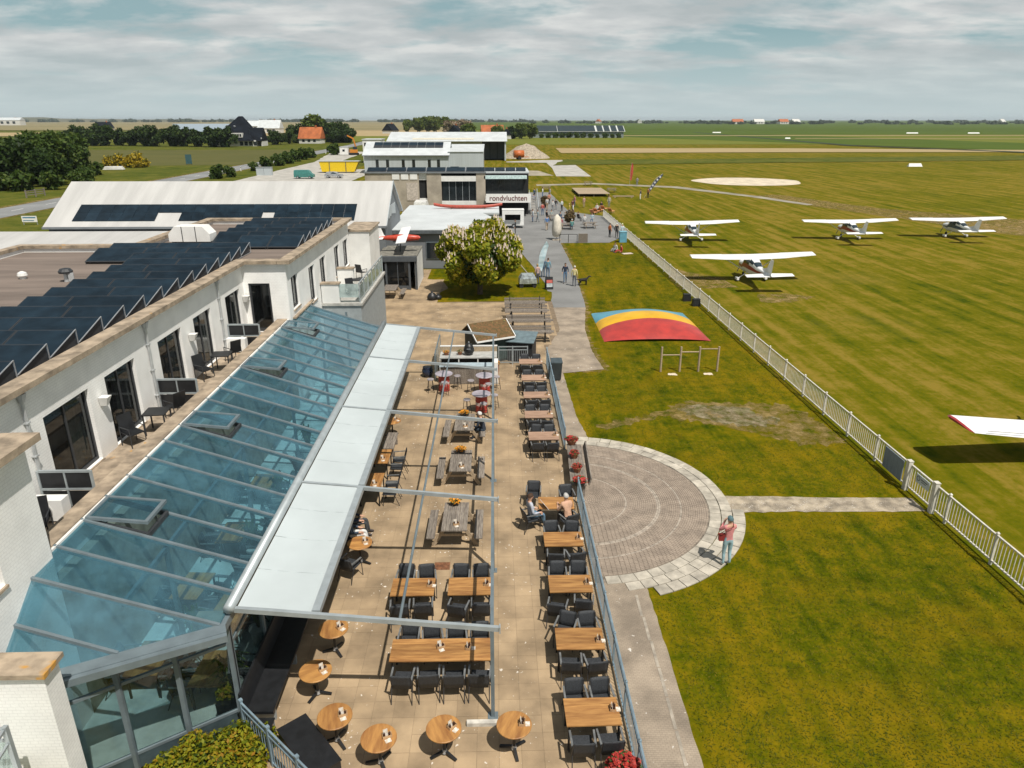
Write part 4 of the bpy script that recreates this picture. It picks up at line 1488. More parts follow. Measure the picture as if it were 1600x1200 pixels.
MOSS = M('mossy_roof', (.17, .085, .035), .95, col2=(.075, .06, .022), scale=7., bump=.9, bscale=30., detail=7, speck=((.22, .17, .06), 9., .62))
MB().box(-1.05, -.9, 0, 1.0, .9, 1.5).build('wall', HG, hut)
MB().add([(-1.05, -.9, 1.501), (1.0, -.9, 1.501), (1.0, .9, 1.501), (-1.05, .9, 1.501), (-1.05, 0, 2.08), (1.0, 0, 2.08)], [(0, 1, 5, 4), (2, 3, 4, 5), (0, 4, 3), (1, 2, 5), (3, 2, 1, 0)]).build('gable', HG, hut)
MB().slab([(-1.25, -1.15, 1.48), (1.2, -1.15, 1.48), (1.2, .02, 2.24), (-1.25, .02, 2.24)], .07).build('roof', MOSS, hut)
MB().slab([(1.2, 1.15, 1.48), (-1.25, 1.15, 1.48), (-1.25, .02, 2.24), (1.2, .02, 2.24)], .07).build('roof', MOSS, hut)
for x in (-1.27, 1.22):
    MB().bar((x, -1.16, 1.46), (x, .02, 2.22), .04, .1).build('barge_board', WHITE2, hut)
MB().bar((-1.25, -1.17, 1.45), (1.2, -1.17, 1.45), .04, .09).build('fascia', WHITE2, hut)
for x in (-.95, .02):
    MB().box(x, -.935, .15, x + .9, -.9, 1.4).build('shutter', M('shutter_green', (.02, .045, .042), .5), hut)
    MB().box(x + .905, -.94, .15, x + .94, -.9, 1.4).build('shutter_post', WHITE2, hut)
bs = thing('bin_shelter', 'low black shelter with blue grey lean-to roof beside the hut', 'shelter', (1.5, 39.75, 0), R(-14))
MB().box(-.7, -.6, 0, .75, .6, 1.2).build('wall', M('black_boards', (.02, .02, .022), .7, var=.3, stretch=(12, 12, .4), scale=2.), bs)
MB().slab([(-.8, -.75, 1.22), (.85, -.75, 1.22), (.85, .7, 1.5), (-.8, .7, 1.5)], .05).build('roof', M('blue_roof_felt', (.13, .18, .2), .7, var=.15), bs)
sg = thing('steel_gate', 'light grey steel gate with upright bars beside the outdoor kitchen', 'gate', (.95, 38.7, 0))
for x in (-.8, 0, .85):
    MB().box(x - .03, -.03, 0, x + .03, .03, 1.1).build('post', GREYL, sg)
for z in (.1, .85, 1.04):
    MB().box(-.77, -.02, z, .82, .02, z + .05).build('rail', GREYL, sg)
for k in range(14):
    x = -.72 + k * .112
    if abs(x) > .04:
        MB().box(x - .01, -.01, .151, x + .01, .01, .849).build('bar', GREYL, sg)
wb = thing('wheelie_bin', 'dark wheeled waste bin just outside the railing corner', 'bin', (3.25, 36.2, 0))
MB().add([(-.24, -.27, .05), (.24, -.27, .05), (.24, .27, .05), (-.24, .27, .05), (-.29, -.34, 1.0), (.29, -.34, 1.0), (.29, .34, 1.0), (-.29, .34, 1.0)],
         [(3, 2, 1, 0), (4, 5, 6, 7), (0, 1, 5, 4), (1, 2, 6, 5), (2, 3, 7, 6), (3, 0, 4, 7)]).build('body', M('bin_plastic', (.03, .04, .045), .5), wb)
MB().obox((0, .02, 1.04), .62, .74, .06, 0, 0, R(3)).build('lid', M('bin_lid', (.06, .08, .09), .5), wb)
for s in (-1, 1):
    MB().cyl((s * .26, .3, .1), (s * .3, .3, .1), .1, n=12).build('wheel', IRON, wb)
sp = thing('screen_panel', 'narrow blue grey glass wind screen left of the outdoor kitchen', 'screen', (-3.25, 38.2, 0))
MB().box(-.02, -2.2, .05, .02, 1.4, 1.5).build('glass_panel', FROST, sp)
for y in (-2.2, -.4, 1.4):
    MB().box(-.035, y - .03, 0, .035, y + .03, 1.55).build('post', GREYB, sp)
MB().box(-.03, -2.17, 1.501, .03, 1.37, 1.55).build('rail', GREYB, sp)
pp = thing('patio_heater_pot', 'blue black round pot standing left of the outdoor kitchen', 'pot', (-3.75, 36.75, 0))
MB().lathe([(.2, 0), (.3, .2), (.31, .4), (.24, .52), (.27, .56)], n=16).build('pot', M('glazed_blue', (.02, .03, .06), .2), pp, True)
MB().lathe([(.0, .5), (.24, .5), (.2, .56), (0, .58)], n=14).build('lid', IRON, pp)

# yard benches beyond the hut
bn = thing('yard_bench', '', 'bench set')
MB().box(-1.5, -.16, .42, 1.5, .16, .47).build('seat', OLDW, bn)
for dz, dy in ((.62, .2), (.8, .24)):
    MB().obox((0, dy, dz), 3.0, .035, .14, 0, 0, R(-12)).build('back_plank', OLDW, bn)
for x in (-1.1, 1.1):
    MB().box(x - .04, -.14, 0, x + .04, .14, .419).build('leg', IRON, bn)
    MB().bar((x, .15, .4), (x, .28, .98), .05, .05).build('back_post', IRON, bn)
MB().box(-1.5, -.85, .7, 1.6, -.45, .745).build('table_plank', OLDW, bn)
MB().box(-1.1, -.7, 0, -1.0, -.6, .699).build('leg', IRON, bn)
MB().box(1.0, -.7, 0, 1.1, -.6, .699).build('leg', IRON, bn)
BEN = Proto(bn)
for k, (x, y) in enumerate(((2.05, 43.6), (2.2, 46.3), (2.15, 48.9), (2.15, 51.2))):
    BEN.put((x, y, 0), 0, 'weathered bench and table set in the yard, %s' % ('nearest behind the hut', 'second behind the hut', 'third behind the hut', 'farthest behind the hut')[k], 'yard bench sets')
ub = thing('yard_bench', 'dark bench in the corner under the far balcony block', 'bench', (-6.95, 42.6, 0), R(75))
MB().box(-.8, -.2, .4, .8, .2, .45).build('seat', OLDW, ub)
MB().obox((0, .22, .7), 1.6, .05, .4, 0, 0, R(-12)).build('backrest', IRON, ub)
for x in (-.7, .7):
    MB().box(x - .04, -.18, 0, x + .04, .18, .399).build('leg', IRON, ub)

# planter boxes outside the railing
pl = thing('planter_bench', 'long weathered planter bench with red flowers outside the railing', 'planter', (3.12, 25.0, 0), R(-3))
for k in range(3):
    MB().box(-.3 + k * .2, -1.75, .5, -.11 + k * .2, 1.75, .55).build('plank', OLDW, pl)
for y in (-1.6, 0, 1.6):
    MB().box(-.25, y - .06, 0, .25, y + .06, .499).build('leg', OLDW, pl)
MB().obox((.42, 0, .62), .05, 3.3, .3, 0, 0, 0, R(16)).build('back_plank', OLDW, pl)
for k, y in enumerate((23.0, 24.1, 25.3, 26.6)):
    flower_pot('flower_bowl', 'red flowering pot on the planter bench outside railing, %s' % ('nearest the camera', 'second', 'third', 'farthest')[k], (3.05 + .02 * k, y + .2, .552), .23 if k in (0, 3) else .17, .2, FLR, POTC if k else POT, 80 + k, 130, 1.25, .16)
flower_pot('flower_bowl', 'red leafy potted shrub at the very front corner of the railing', (2.62, 11.05, 0), .26, .4, FLR, M('pale_pot', (.5, .5, .48), .7), 90, 420, 1.55, .42)

# ------------------------------------------------------------------ railings and fences
FENW = M('cream_fence_paint', (.62, .59, .52), .55, var=.12, scale=5.)
RAILB = M('railing_blue_grey', (.21, .285, .335), .45, var=.12, scale=4., metal=.15)


def railing(name, label, x, ya, yb, pitch, h, rails, bal_pitch, mat, post_w, n_single, bal_w=.014, skip=(), rail_w=.045):
    t = thing(name, label, 'fence', (x, ya, 0))
    pm = MB().box(-post_w / 2, -post_w / 2, -.06, post_w / 2, post_w / 2, h + .04).add([(-post_w * .62, -post_w * .62, h + .04), (post_w * .62, -post_w * .62, h + .04), (post_w * .62, post_w * .62, h + .04), (-post_w * .62, post_w * .62, h + .04), (0, 0, h + .09)], [(0, 1, 4), (1, 2, 4), (2, 3, 4), (3, 0, 4), (3, 2, 1, 0)]).mesh('post', mat)
    n = int(round((yb - ya) / pitch))
    pitch = (yb - ya) / n
    b = MB().box(-bal_w / 2, -bal_w / 2, rails[0] + .02, bal_w / 2, bal_w / 2, rails[-2 if len(rails) > 2 else -1] - .002).mesh('baluster', mat)
    rm = [MB().box(-rail_w / 2, post_w / 2, z, rail_w / 2, pitch - post_w / 2, z + .04).mesh('rail', mat) for z in rails]
    cnt = 0
    rest_ = MB()
    for k in range(n + 1):
        link('post', pm, t, (0, k * pitch, 0))
        if k == n or k in skip:
            continue
        for m_ in rm:
            link('rail', m_, t, (0, k * pitch, 0))
        nb_ = int(pitch / bal_pitch)
        for j in range(1, nb_):
            yy = k * pitch + pitch * j / nb_
            if cnt < n_single:
                link('baluster', b, t, (0, yy, 0))
                cnt += 1
            else:
                rest_.box(-bal_w / 2, yy - bal_w / 2, rails[0] + .02, bal_w / 2, yy + bal_w / 2, rails[-2 if len(rails) > 2 else -1] - .002)
    if rest_.v:
        o = rest_.build('balusters', mat, t)
        o['kind'] = 'stuff'
    return t


railing('terrace_railing', 'blue grey steel railing along the near right side of the terrace', 2.95, 9.6, 22.9, 1.66, 1.0, (.1, .82, .96), .125, RAILB, .05, 110, .012)
railing('terrace_railing', 'blue grey steel railing along the far right side of the terrace', 2.9, 27.4, 38.6, 1.6, 1.0, (.1, .82, .96), .125, RAILB, .05, 90, .012)
tr = thing('steps_railing', 'blue grey railing slanting past the black box bench, lower left', 'fence', (-5.75, 12.5, 0), math.atan2(-1.55, 1.66))
for k in range(4):
    x = k * 1.12
    MB().box(x - .03, -.03, 0, x + .03, .03, 1.08).build('post', RAILB, tr)
    MB().obox((x, 0, 1.1), .08, .08, .04).build('post_cap', RAILB, tr)
    if k < 3:
        for z in (.08, .84, 1.0):
            MB().box(x + .031, -.02, z, x + 1.089, .02, z + .04).build('rail', RAILB, tr)
        for j in range(1, 10):
            MB().box(x + j * .112 - .008, -.008, .121, x + j * .112 + .008, .008, .839).build('baluster', RAILB, tr)
af = railing('airfield_fence', 'long cream steel fence between lawn and airfield', 15.65, 6.6, 104.4, 2.445, 1.05, (.08, .98), .15, FENW, .075, 260, .022, rail_w=.06)
gp = thing('gate_post', 'thick grey gate post left of the little sign on the fence', 'gate post', (15.58, 23.72, 0))
MB().box(-.075, -.09, -.06, .075, .09, 1.14).build('post', FENW, gp)
MB().box(-.09, -.105, 1.141, .09, .105, 1.17).build('cap', FENW, gp)
gp2 = copy_tree(gp, (15.58, 22.0, 0), 0, 'thick grey gate post right of the little sign on the fence')
sn = thing('fence_sign', 'small pale sign with round emblem on the fence gate', 'sign', (15.57, 22.75, .6))
MB().box(-.012, -.42, 0, .012, .42, .34).build('board', M('sign_pale', (.5, .56, .58), .5, var=.05), sn)
em = MB()
for k in range(12):
    a0, a1 = R(30 * k), R(30 * k + 30)
    em.bar((-.016, .26 + .09 * math.cos(a0), .19 + .09 * math.sin(a0)), (-.016, .26 + .09 * math.cos(a1), .19 + .09 * math.sin(a1)), .006, .022)
em.build('emblem', M('sign_ink', (.05, .06, .07), .6), sn)
MB().box(-.017, -.3, .2, -.0125, .1, .235).box(-.017, -.22, .13, -.0125, .06, .155).build('lettering', M('sign_ink', (.05, .06, .07)), sn)
pb = MB().box(-.015, -.68, .1, .015, .68, .96).build('fence_banner', M('blue_grey_banner', (.2, .24, .29), .7, var=.12, stretch=(1, 9, 1), scale=2.))
pb.location = (15.585, 24.75, 0)
tag(pb, 'blue grey banner tied to the fence beside the gate post', 'banner')
# ------------------------------------------------------------------ people
SKIN = M('skin', (.52, .3, .2), .6, var=.1)


def person_skeleton(pose):
    J, E, RAD, REG = [], [], [], []

    def add(p, r, par, reg):
        J.append(Vector(p))
        RAD.append(r)
        REG.append(reg)
        if par is not None:
            E.append((par, len(J) - 1))
        return len(J) - 1
    sit = pose in ('sit', 'sit_lean', 'ground')
    h = {'sit': .56, 'sit_lean': .56, 'ground': .14}.get(pose, .95)
    lean = {'sit_lean': .16, 'bend': .2, 'ground': .0, 'sit': -.06}.get(pose, 0)
    pel = add((0, 0, h), .135, None, 'leg')
    wai = add((0, lean * .3, h + .17), .12, pel, 'top')
    che = add((0, lean * .75, h + .37), .145, wai, 'top')
    nec = add((0, lean + .005, h + .52), .055, che, 'skin')
    hd0 = add((0, lean + .03, h + .59), .07, nec, 'head')
    hd1 = add((0, lean + .035, h + .675), .098, hd0, 'head')
    add((0, lean + .02, h + .755), .06, hd1, 'head')
    arms = {'stand': ((.25, -.03, .17), (.26, .05, -.06)), 'walk': ((.25, -.08, .18), (.25, .06, -.02)), 'sit': ((.25, .02, .14), (.17, .26, .1)),
            'sit_lean': ((.26, .16, .16), (.14, .4, .2)), 'photo': ((.26, .14, .27), (.1, .2, .5)), 'bend': ((.24, .22, .2), (.15, .42, .1)), 'ground': ((.25, -.05, .15), (.25, .12, .02))}[pose]
    for s in (-1, 1):
        sh = add((s * .165, lean * .9, h + .46), .07, che, 'top')
        el = add((s * arms[0][0], arms[0][1] + lean * .6, h + arms[0][2]), .05, sh, 'arm')
        wp = Vector((s * arms[1][0], arms[1][1] + lean * .6, h + arms[1][2]))
        wr = add(wp, .032, el, 'arm')
        d = (wp - J[el]).normalized()
        side = Vector((0, 1, 0)) if abs(d.y) < .7 else Vector((1, 0, 0))
        side = (side - d * side.dot(d)).normalized()
        pa = add(wp + d * .06, .034, wr, 'hand')
        for k in range(4):
            f0 = add(wp + d * .11 + side * (-.03 + .02 * k), .0105, pa, 'hand')
            f1 = add(J[f0] + d * (.035, .045, .04, .03)[k] - side.cross(d) * s * .01, .0095, f0, 'hand')
            add(J[f1] + d * .02 - side.cross(d) * s * .018, .008, f1, 'hand')
        t0 = add(wp + d * .05 + side * .05, .012, wr, 'hand')
        add(J[t0] + d * .035 + side * .012, .01, t0, 'hand')
        hp = add((s * .09, .0, h - .04), .095, pel, 'leg')
        if pose == 'ground':
            kn, an = (s * .13, .4, .3), (s * .12, .68, .06)
        elif sit:
            kn, an = (s * .11, .43, h - .02), (s * .12, .45 if s > 0 else .5, .1)
        elif pose == 'walk':
            kn, an = ((s * .09, .16 if s > 0 else -.02, .5), (s * .09, .16 if s > 0 else -.24, .09))
        else:
            kn, an = (s * .1, .03, .5), (s * .11, -.02, .09)
        k_ = add(kn, .062, hp, 'leg')
        a_ = add(an, .043, k_, 'leg')
        add((an[0] + s * .015, an[1] + .16, max(.035, an[2] - .05)), .036, a_, 'shoe')
    return J, E, RAD, REG


POSES = {}


def build_poses():
    tmp = []
    for pose in ('stand', 'walk', 'sit', 'sit_lean', 'photo', 'bend', 'ground'):
        J, E, RAD, REG = person_skeleton(pose)
        bm = bmesh.new()
        sk = bm.verts.layers.skin.verify()
        vv = [bm.verts.new(p) for p in J]
        for i, v in enumerate(vv):
            v[sk].radius = (RAD[i], RAD[i] * (.72 if REG[i] == 'top' and i in (1, 2) else 1))
            v[sk].use_root = (i == 0)
        for a, b in E:
            bm.edges.new((vv[a], vv[b]))
        me = bpy.data.meshes.new('pose')
        bm.to_mesh(me)
        bm.free()
        o = bpy.data.objects.new('pose', me)
        C.objects.link(o)
        mm = o.modifiers.new('s', 'SKIN')
        mm.use_smooth_shade = True
        ss = o.modifiers.new('d', 'SUBSURF')
        ss.levels = ss.render_levels = 1
        tmp.append((pose, o, J, E, REG))
    dg = bpy.context.evaluated_depsgraph_get()
    dg.update()
    for pose, o, J, E, REG in tmp:
        me = bpy.data.meshes.new_from_object(o.evaluated_get(dg))
        me.name = 'body_' + pose
        me.materials.clear()
        mats = [SKIN] * 4
        for m in mats:
            me.materials.append(m)
        slot = {'skin': 0, 'head': 0, 'hand': 0, 'top': 1, 'arm': 1, 'leg': 2, 'shoe': 3}
        segs = [(J[a], J[b], REG[b]) for a, b in E]
        for p in me.polygons:
            c = Vector(p.center)
            best, reg = 9, 'top'
            for a, b, rg in segs:
                d = b - a
                t = max(0, min(1, (c - a).dot(d) / max(1e-9, d.length_squared)))
                q = (c - a - d * t).length
                if q < best:
                    best, reg = q, rg
            p.material_index = slot[reg]
            p.use_smooth = True
        POSES[pose] = (me, J)
        old = o.data
        bpy.data.objects.remove(o)
        bpy.data.meshes.remove(old)


build_poses()
HAIRM = {}


def hair_mesh(longh):
    m = MB()
    n, k = 12, 5
    pts, fs = [], []
    for j in range(k + 1):
        ph = math.pi * .5 * (1 - j / k) if not longh else math.pi * .5 - math.pi * .72 * j / k
        for i in range(n):
            a = 2 * math.pi * i / n
            f = max(0, math.sin(a))
            z = math.sin(ph) * .118 + f * (.055 * j / k) * (1.4 if longh else 1)
            rr_ = math.cos(min(abs(ph), .9)) * .106 if longh and ph < 0 else math.cos(ph) * .106
            pts.append((rr_ * math.cos(a) * .9, rr_ * math.sin(a) - .012, z))
    for j in range(k):
        for i in range(n):
            fs.append((j * n + i, (j + 1) * n + i, (j + 1) * n + (i + 1) % n, j * n + (i + 1) % n))
    fs.append(tuple(range(n)))
    m.add(pts, fs)
    return m


FACE = MB()
FACE.add([(-.014, .09, -.03), (.014, .09, -.03), (0, .118, -.028), (0, .095, .02)], [(0, 1, 2), (1, 3, 2), (3, 0, 2)], 0)
for s in (-1, 1):
    FACE.obox((s * .036, .092, .012), .024, .008, .012, 0, 1)
FACE.obox((0, .09, -.058), .045, .008, .01, 0, 2)
FACEME = FACE.mesh('face_features', [SKIN, M('eye', (.03, .02, .02), .3), M('lips', (.35, .12, .1), .5)])
MCOL = {}


def cm(c):
    key = tuple(round(v, 3) for v in c)
    if key not in MCOL:
        MCOL[key] = M('cloth_%d' % len(MCOL), key, .85, var=.16, scale=7., bump=.3, bscale=14.)
    return MCOL[key]


def person(pose, x, y, rz, top, legs, hair, label, z=0, scale=1., shoes=(.06, .05, .05), longh=False, group=None):
    me, J = POSES[pose]
    t = thing('person', label, 'person', (x, y, z), rz, group)
    t.scale = (scale,) * 3
    b = link('body', me, t)
    for i, m in enumerate((SKIN, cm(top), cm(legs), cm(shoes))):
        b.material_slots[i].link = 'OBJECT'
        b.material_slots[i].material = m
    hk = (tuple(hair), longh)
    if hk not in HAIRM:
        HAIRM[hk] = hair_mesh(longh).mesh('hair', cm(hair), True)
    hd = J[5]
    link('hair', HAIRM[hk], t, (hd.x, hd.y, hd.z + .01))
    link('face_features', FACEME, t, (hd.x, hd.y, hd.z))
    return t


NAVY, BLK, WHT, JEANS, GRY, BEI, PINK = (.02, .03, .06), (.02, .02, .022), (.7, .7, .68), (.08, .15, .25), (.25, .26, .28), (.4, .3, .2), (.55, .2, .2)
BR, BLD, GRH = (.06, .03, .015), (.35, .25, .12), (.45, .44, .42)
# near figures
pk = person('photo', 7.2, 18.9, R(10), (.62, .24, .24), (.3, .45, .5), (.1, .17, .19), 'person in pink jacket, pale jeans and grey cap on the slab rim, seen from behind', scale=1.0, shoes=(.7, .68, .62))
bag = thing('shoulder_bag', 'dark red shoulder bag at the side of the person in pink', 'bag', (6.98, 18.92, .9))
MB().add([(-.09, -.05, 0), (.09, -.05, 0), (.09, .05, 0), (-.09, .05, 0), (-.11, -.04, .24), (.11, -.04, .24), (.11, .04, .24), (-.11, .04, .24)],
         [(3, 2, 1, 0), (4, 5, 6, 7), (0, 1, 5, 4), (1, 2, 6, 5), (2, 3, 7, 6), (3, 0, 4, 7)]).build('pouch', M('bag_red', (.2, .02, .02), .6), bag)
MB().tube([(-.1, -.03, .23), (.02, -.17, .45), (.28, -.15, .56), (.32, .0, .6)], .012, 6).build('strap', M('bag_red', (.2, .02, .02)), bag)
person('sit', 1.15, 21.2, R(-70), (.42, .44, .5), (.1, .18, .26), BR, 'person in light grey shirt sitting with a white paper at the couple table', .0, 1.0)
pa = MB().obox((0, 0, 0), .4, .01, .3, 0, 0, R(35)).build('newspaper', M('paper', (.8, .8, .78), .8, var=.05))
pa.location = (1.62, 21.37, .82)
pa.rotation_euler = (0, 0, R(-70))
tag(pa, 'white paper held by the seated person in grey shirt', 'paper')
person('sit_lean', 2.4, 21.0, R(22), (.55, .33, .22), (.035, .035, .04), GRH, 'grey haired person in tan top leaning forward at the couple table')
person('sit', -4.85, 20.9, R(-85), NAVY, (.05, .055, .06), (.4, .45, .5), 'person in dark clothes and pale cap seated under the awning edge', .0)
person('sit', -4.75, 20.15, R(-80), (.05, .075, .11), (.62, .62, .6), BLD, 'person in navy jacket and white trousers seated under the awning edge', .0, longh=True)
CHAIR.put((-4.88, 20.9, 0), R(-85), 'black wicker armchair under the person with the pale cap', 'black terrace chairs')
CHAIR.put((-4.78, 20.15, 0), R(-80), 'black wicker armchair under the person in white trousers', 'black terrace chairs')
person('sit_lean', -.55, 28.5, R(75), (.02, .028, .045), (.03, .045, .065), (.6, .6, .58), 'person in dark blue clothes sitting at the farthest pergola picnic table', -.05)
person('walk', 6.0, 60.4, R(175), NAVY, JEANS, BR, 'person in dark jacket and jeans walking on the asphalt path', -.02)
person('stand', 6.65, 59.1, R(-20), (.62, .55, .28), (.12, .13, .15), (.6, .58, .5), 'person in pale yellow top holding the black dog on the path', -.02)
person('stand', 4.25, 62.8, R(10), (.05, .1, .17), (.05, .1, .16), BR, 'person in blue clothes on the path, left one of the pair near the feather flag', -.02)
person('stand', 4.68, 62.7, R(-15), (.16, .3, .38), JEANS, BR, 'person in pale blue jacket on the path, right one of pair near feather flag', -.02)
person('stand', 3.6, 60.0, R(30), (.45, .3, .27), (.1, .1, .11), BLD, 'person in pinkish top beside the silver covered cart', -.02, longh=True)
dog = thing('dog', 'black dog with pale paws standing beside the person in yellow', 'dog', (7.45, 59.5, -.03), R(-75))
bmv = MB()
prof = [(-.42, .05, .52, .07), (-.36, .12, .5, .1), (-.15, .14, .48, .12), (.1, .15, .48, .14), (.28, .14, .5, .14), (.4, .1, .6, .09), (.5, .085, .72, .08), (.6, .07, .74, .06), (.72, .035, .71, .03)]
pts, fs = [], []
n = 8
for (y_, w_, zc_, h_) in prof:
    for i in range(n):
        a = 2 * math.pi * i / n
        pts.append((w_ * math.cos(a), y_, zc_ + h_ * math.sin(a)))
for j in range(len(prof) - 1):
    for i in range(n):
        fs.append((j * n + i, j * n + (i + 1) % n, (j + 1) * n + (i + 1) % n, (j + 1) * n + i))
fs += [tuple(range(n)), tuple(range((len(prof) - 1) * n + n - 1, (len(prof) - 1) * n - 1, -1))]
bmv.add(pts, fs)
for s in (-1, 1):
    bmv.cyl((s * .085, .27, .46), (s * .085, .29, .24), .06, .035, 7)
    bmv.cyl((s * .085, .29, .25), (s * .085, .27, .02), .034, .03, 7)
    bmv.cyl((s * .085, -.3, .48), (s * .09, -.22, .3), .075, .045, 7)
    bmv.cyl((s * .09, -.22, .31), (s * .09, -.38, .18), .042, .03, 7)
    bmv.cyl((s * .09, -.37, .19), (s * .09, -.35, .02), .03, .03, 7)
    bmv.add([(s * .05, .5, .78), (s * .09, .48, .76), (s * .08, .5, .66)], [(0, 1, 2)])
bmv.tube([(0, -.41, .54), (0, -.55, .52), (0, -.65, .58)], .03, 6)
bmv.build('body', M('black_fur', (.012, .011, .01), .8, var=.4), dog, True)
# distant visitors
crowd = [('stand', 2.5, 88.3, 90, BLK, BLK, BR, 'person in dark clothes beside the white food trailer'),
         ('stand', 5.2, 99.3, 100, (.5, .55, .6), JEANS, BR, 'person in pale shirt and jeans, left of the pair walking from the food trailer'),
         ('walk', 5.9, 99.4, 80, (.25, .33, .36), (.2, .24, .26), BR, 'person in grey green, right of the pair walking from the food trailer'),
         ('stand', 8.2, 114.0, 20, (.5, .5, .5), BEI, BR, 'person in pale top in the group by the brown bush, leftmost'),
         ('stand', 8.9, 111.8, -30, WHT, GRY, BR, 'person in white in the group by the brown bush, front'),
         ('stand', 9.5, 113.2, 160, BLK, GRY, BR, 'person in black in the group by the brown bush, second from right'),
         ('stand', 10.3, 111.6, 40, (.55, .6, .6), BLK, BLD, 'person in pale blue top in the group by the brown bush, rightmost'),
         ('stand', 12.0, 112.2, 200, (.1, .03, .03), (.06, .02, .02), BR, 'person in dark red clothes standing at the asphalt edge'),
         ('stand', 12.9, 117.8, 120, (.5, .2, .22), JEANS, BLD, 'person in pink top beyond the one in dark red'),
         ('sit', 7.3, 101.6, -60, BLK, BLK, BR, 'person in black seated in the plaza group, leftmost'),
         ('sit', 8.0, 102.5, 180, (.3, .35, .33), GRY, BR, 'person in grey seated in the plaza group, middle'),
         ('sit', 9.0, 99.6, 140, (.1, .14, .2), NAVY, BR, 'person in navy seated in the plaza group, right'),
         ('sit', 9.7, 100.3, 100, WHT, JEANS, GRH, 'person in white seated in the plaza group, far right'),
         ('sit', 11.5, 99.6, -50, BLK, BLK, BR, 'person in black at the right plaza picnic table'),
         ('sit', 12.0, 96.6, 0, WHT, GRY, BLD, 'person in white at the right plaza picnic table'),
         ('sit', 13.2, 98.2, 170, (.35, .45, .5), JEANS, BR, 'person in pale blue at the right plaza picnic table'),
         ('stand', 13.7, 85.6, -60, (.6, .17, .05), BLK, BR, 'person in orange top by the fence corner'),
         ('stand', 14.5, 85.4, -20, BLK, BLK, WHT, 'person in black with white cap by the fence corner'),
         ('stand', 14.95, 84.2, 30, (.5, .6, .65), GRY, (.7, .68, .4), 'person in pale blue with light cap behind the blue crate'),
         ('ground', 12.9, 76.3, 140, (.5, .5, .48), GRY, BR, 'person in grey sitting on the grass by the fence'),
         ('ground', 13.35, 75.2, 100, (.45, .06, .04), (.4, .06, .05), BR, 'person in red sitting on the grass by the fence'),
         ('sit', 16.6, 113.2, 150, BLK, JEANS, BR, 'person in dark top lying among the orange loungers'),
         ('stand', 18.4, 117.0, 160, (.5, .47, .4), GRY, BR, 'person in cream standing beyond the orange loungers'),
         ('stand', 30.4, 156.4, 0, (.22, .22, .26), (.2, .2, .26), BR, 'person in grey by the tall red banner on the grass'),
         ('stand', 25.6, 128.0, 60, NAVY, WHT, BR, 'person in navy and white by the leaning dark banner'),
         ('stand', 27.6, 131.2, -60, (.5, .2, .06), BLK, BR, 'person in orange by the leaning dark banner'),
         ('stand', 7.1, 130.6, 20, (.02, .06, .12), BLK, BR, 'person in blue by the outside stairs'),
         ('stand', 8.7, 132.7, 70, WHT, JEANS, BR, 'person in white by the outside stairs'),
         ('stand', 10.0, 132.7, 120, (.45, .45, .42), GRY, BR, 'person in light grey near the far picnic table')]
crowd += [('stand', 7.0, 106.5, 10, (.45, .1, .08), JEANS, BR, 'person in red top crossing the plaza'),
          ('walk', 6.6, 91.5, 0, (.1, .2, .4), BEI, BR, 'person in blue top walking up the plaza'),
          ('stand', 10.9, 106.0, 90, (.6, .45, .1), JEANS, BLD, 'person in yellow on the plaza'),
          ('stand', 11.4, 105.7, -90, WHT, BLK, BR, 'person in white facing the one in yellow on the plaza'),
          ('sit', 8.6, 93.6, 180, (.3, .08, .1), GRY, BR, 'person in maroon at the left plaza picnic table'),
          ('sit', 9.8, 91.7, 0, (.12, .3, .28), JEANS, GRH, 'person in green at the left plaza picnic table'),
          ('stand', 14.3, 116.5, 30, (.5, .3, .25), BEI, BLD, 'person in salmon top left of the loungers'),
          ('sit', 15.4, 109.6, 150, (.6, .6, .58), JEANS, BLD, 'person in white on an orange lounger'),
          ('stand', 6.4, 120.0, 20, (.2, .22, .3), NAVY, BR, 'person in slate jacket at the stairs foot'),
          ('stand', 9.0, 121.0, 0, (.6, .25, .15), BLK, BR, 'person in coral top on the far plaza')]
for pz, x, y, a, tp, lg, hr, lb in crowd:
    person(pz, x, y, R(a), tp, lg, hr, lb, -.03, rng.uniform(.96, 1.06))

# ------------------------------------------------------------------ aeroplanes
PW = M('aircraft_white', (.8, .8, .79), .3, var=.03, scale=2.)
PR = M('aircraft_red', (.32, .03, .03), .35, var=.1)
PB = M('aircraft_blue', (.04, .08, .16), .35, var=.1)
PG = M('aircraft_glass', (.03, .045, .055), .08, var=.1)
TYRE = M('tyre', (.02, .02, .02), .8)


def surf(mb, root, tip, rc, tc, t, axis='x', mi=0, n=6):
    """aerofoil between root and tip leading-edge points; chord runs to -y"""
    root, tip = Vector(root), Vector(tip)
    ups = Vector((0, 0, 1)) if axis == 'x' else Vector((1, 0, 0))
    prof_ = [(0, 0), (.08, .5), (.3, .6), (.6, .42), (1, .04), (1, -.04), (.6, -.22), (.3, -.34), (.08, -.3)]
    pts_ = []
    for p, ch, th in ((root, rc, t), (tip, tc, t * tc / rc * .8)):
        for a, b in prof_:
            pts_.append(p + Vector((0, -ch * a, -ch * a * .085 if axis == 'x' else 0)) + ups * (b * th))
    k = len(prof_)
    f_ = [(i, (i + 1) % k, (i + 1) % k + k, i + k) for i in range(k)] + [tuple(range(k - 1, -1, -1)), tuple(range(k, 2 * k))]
    mb.add(pts_, f_, mi)


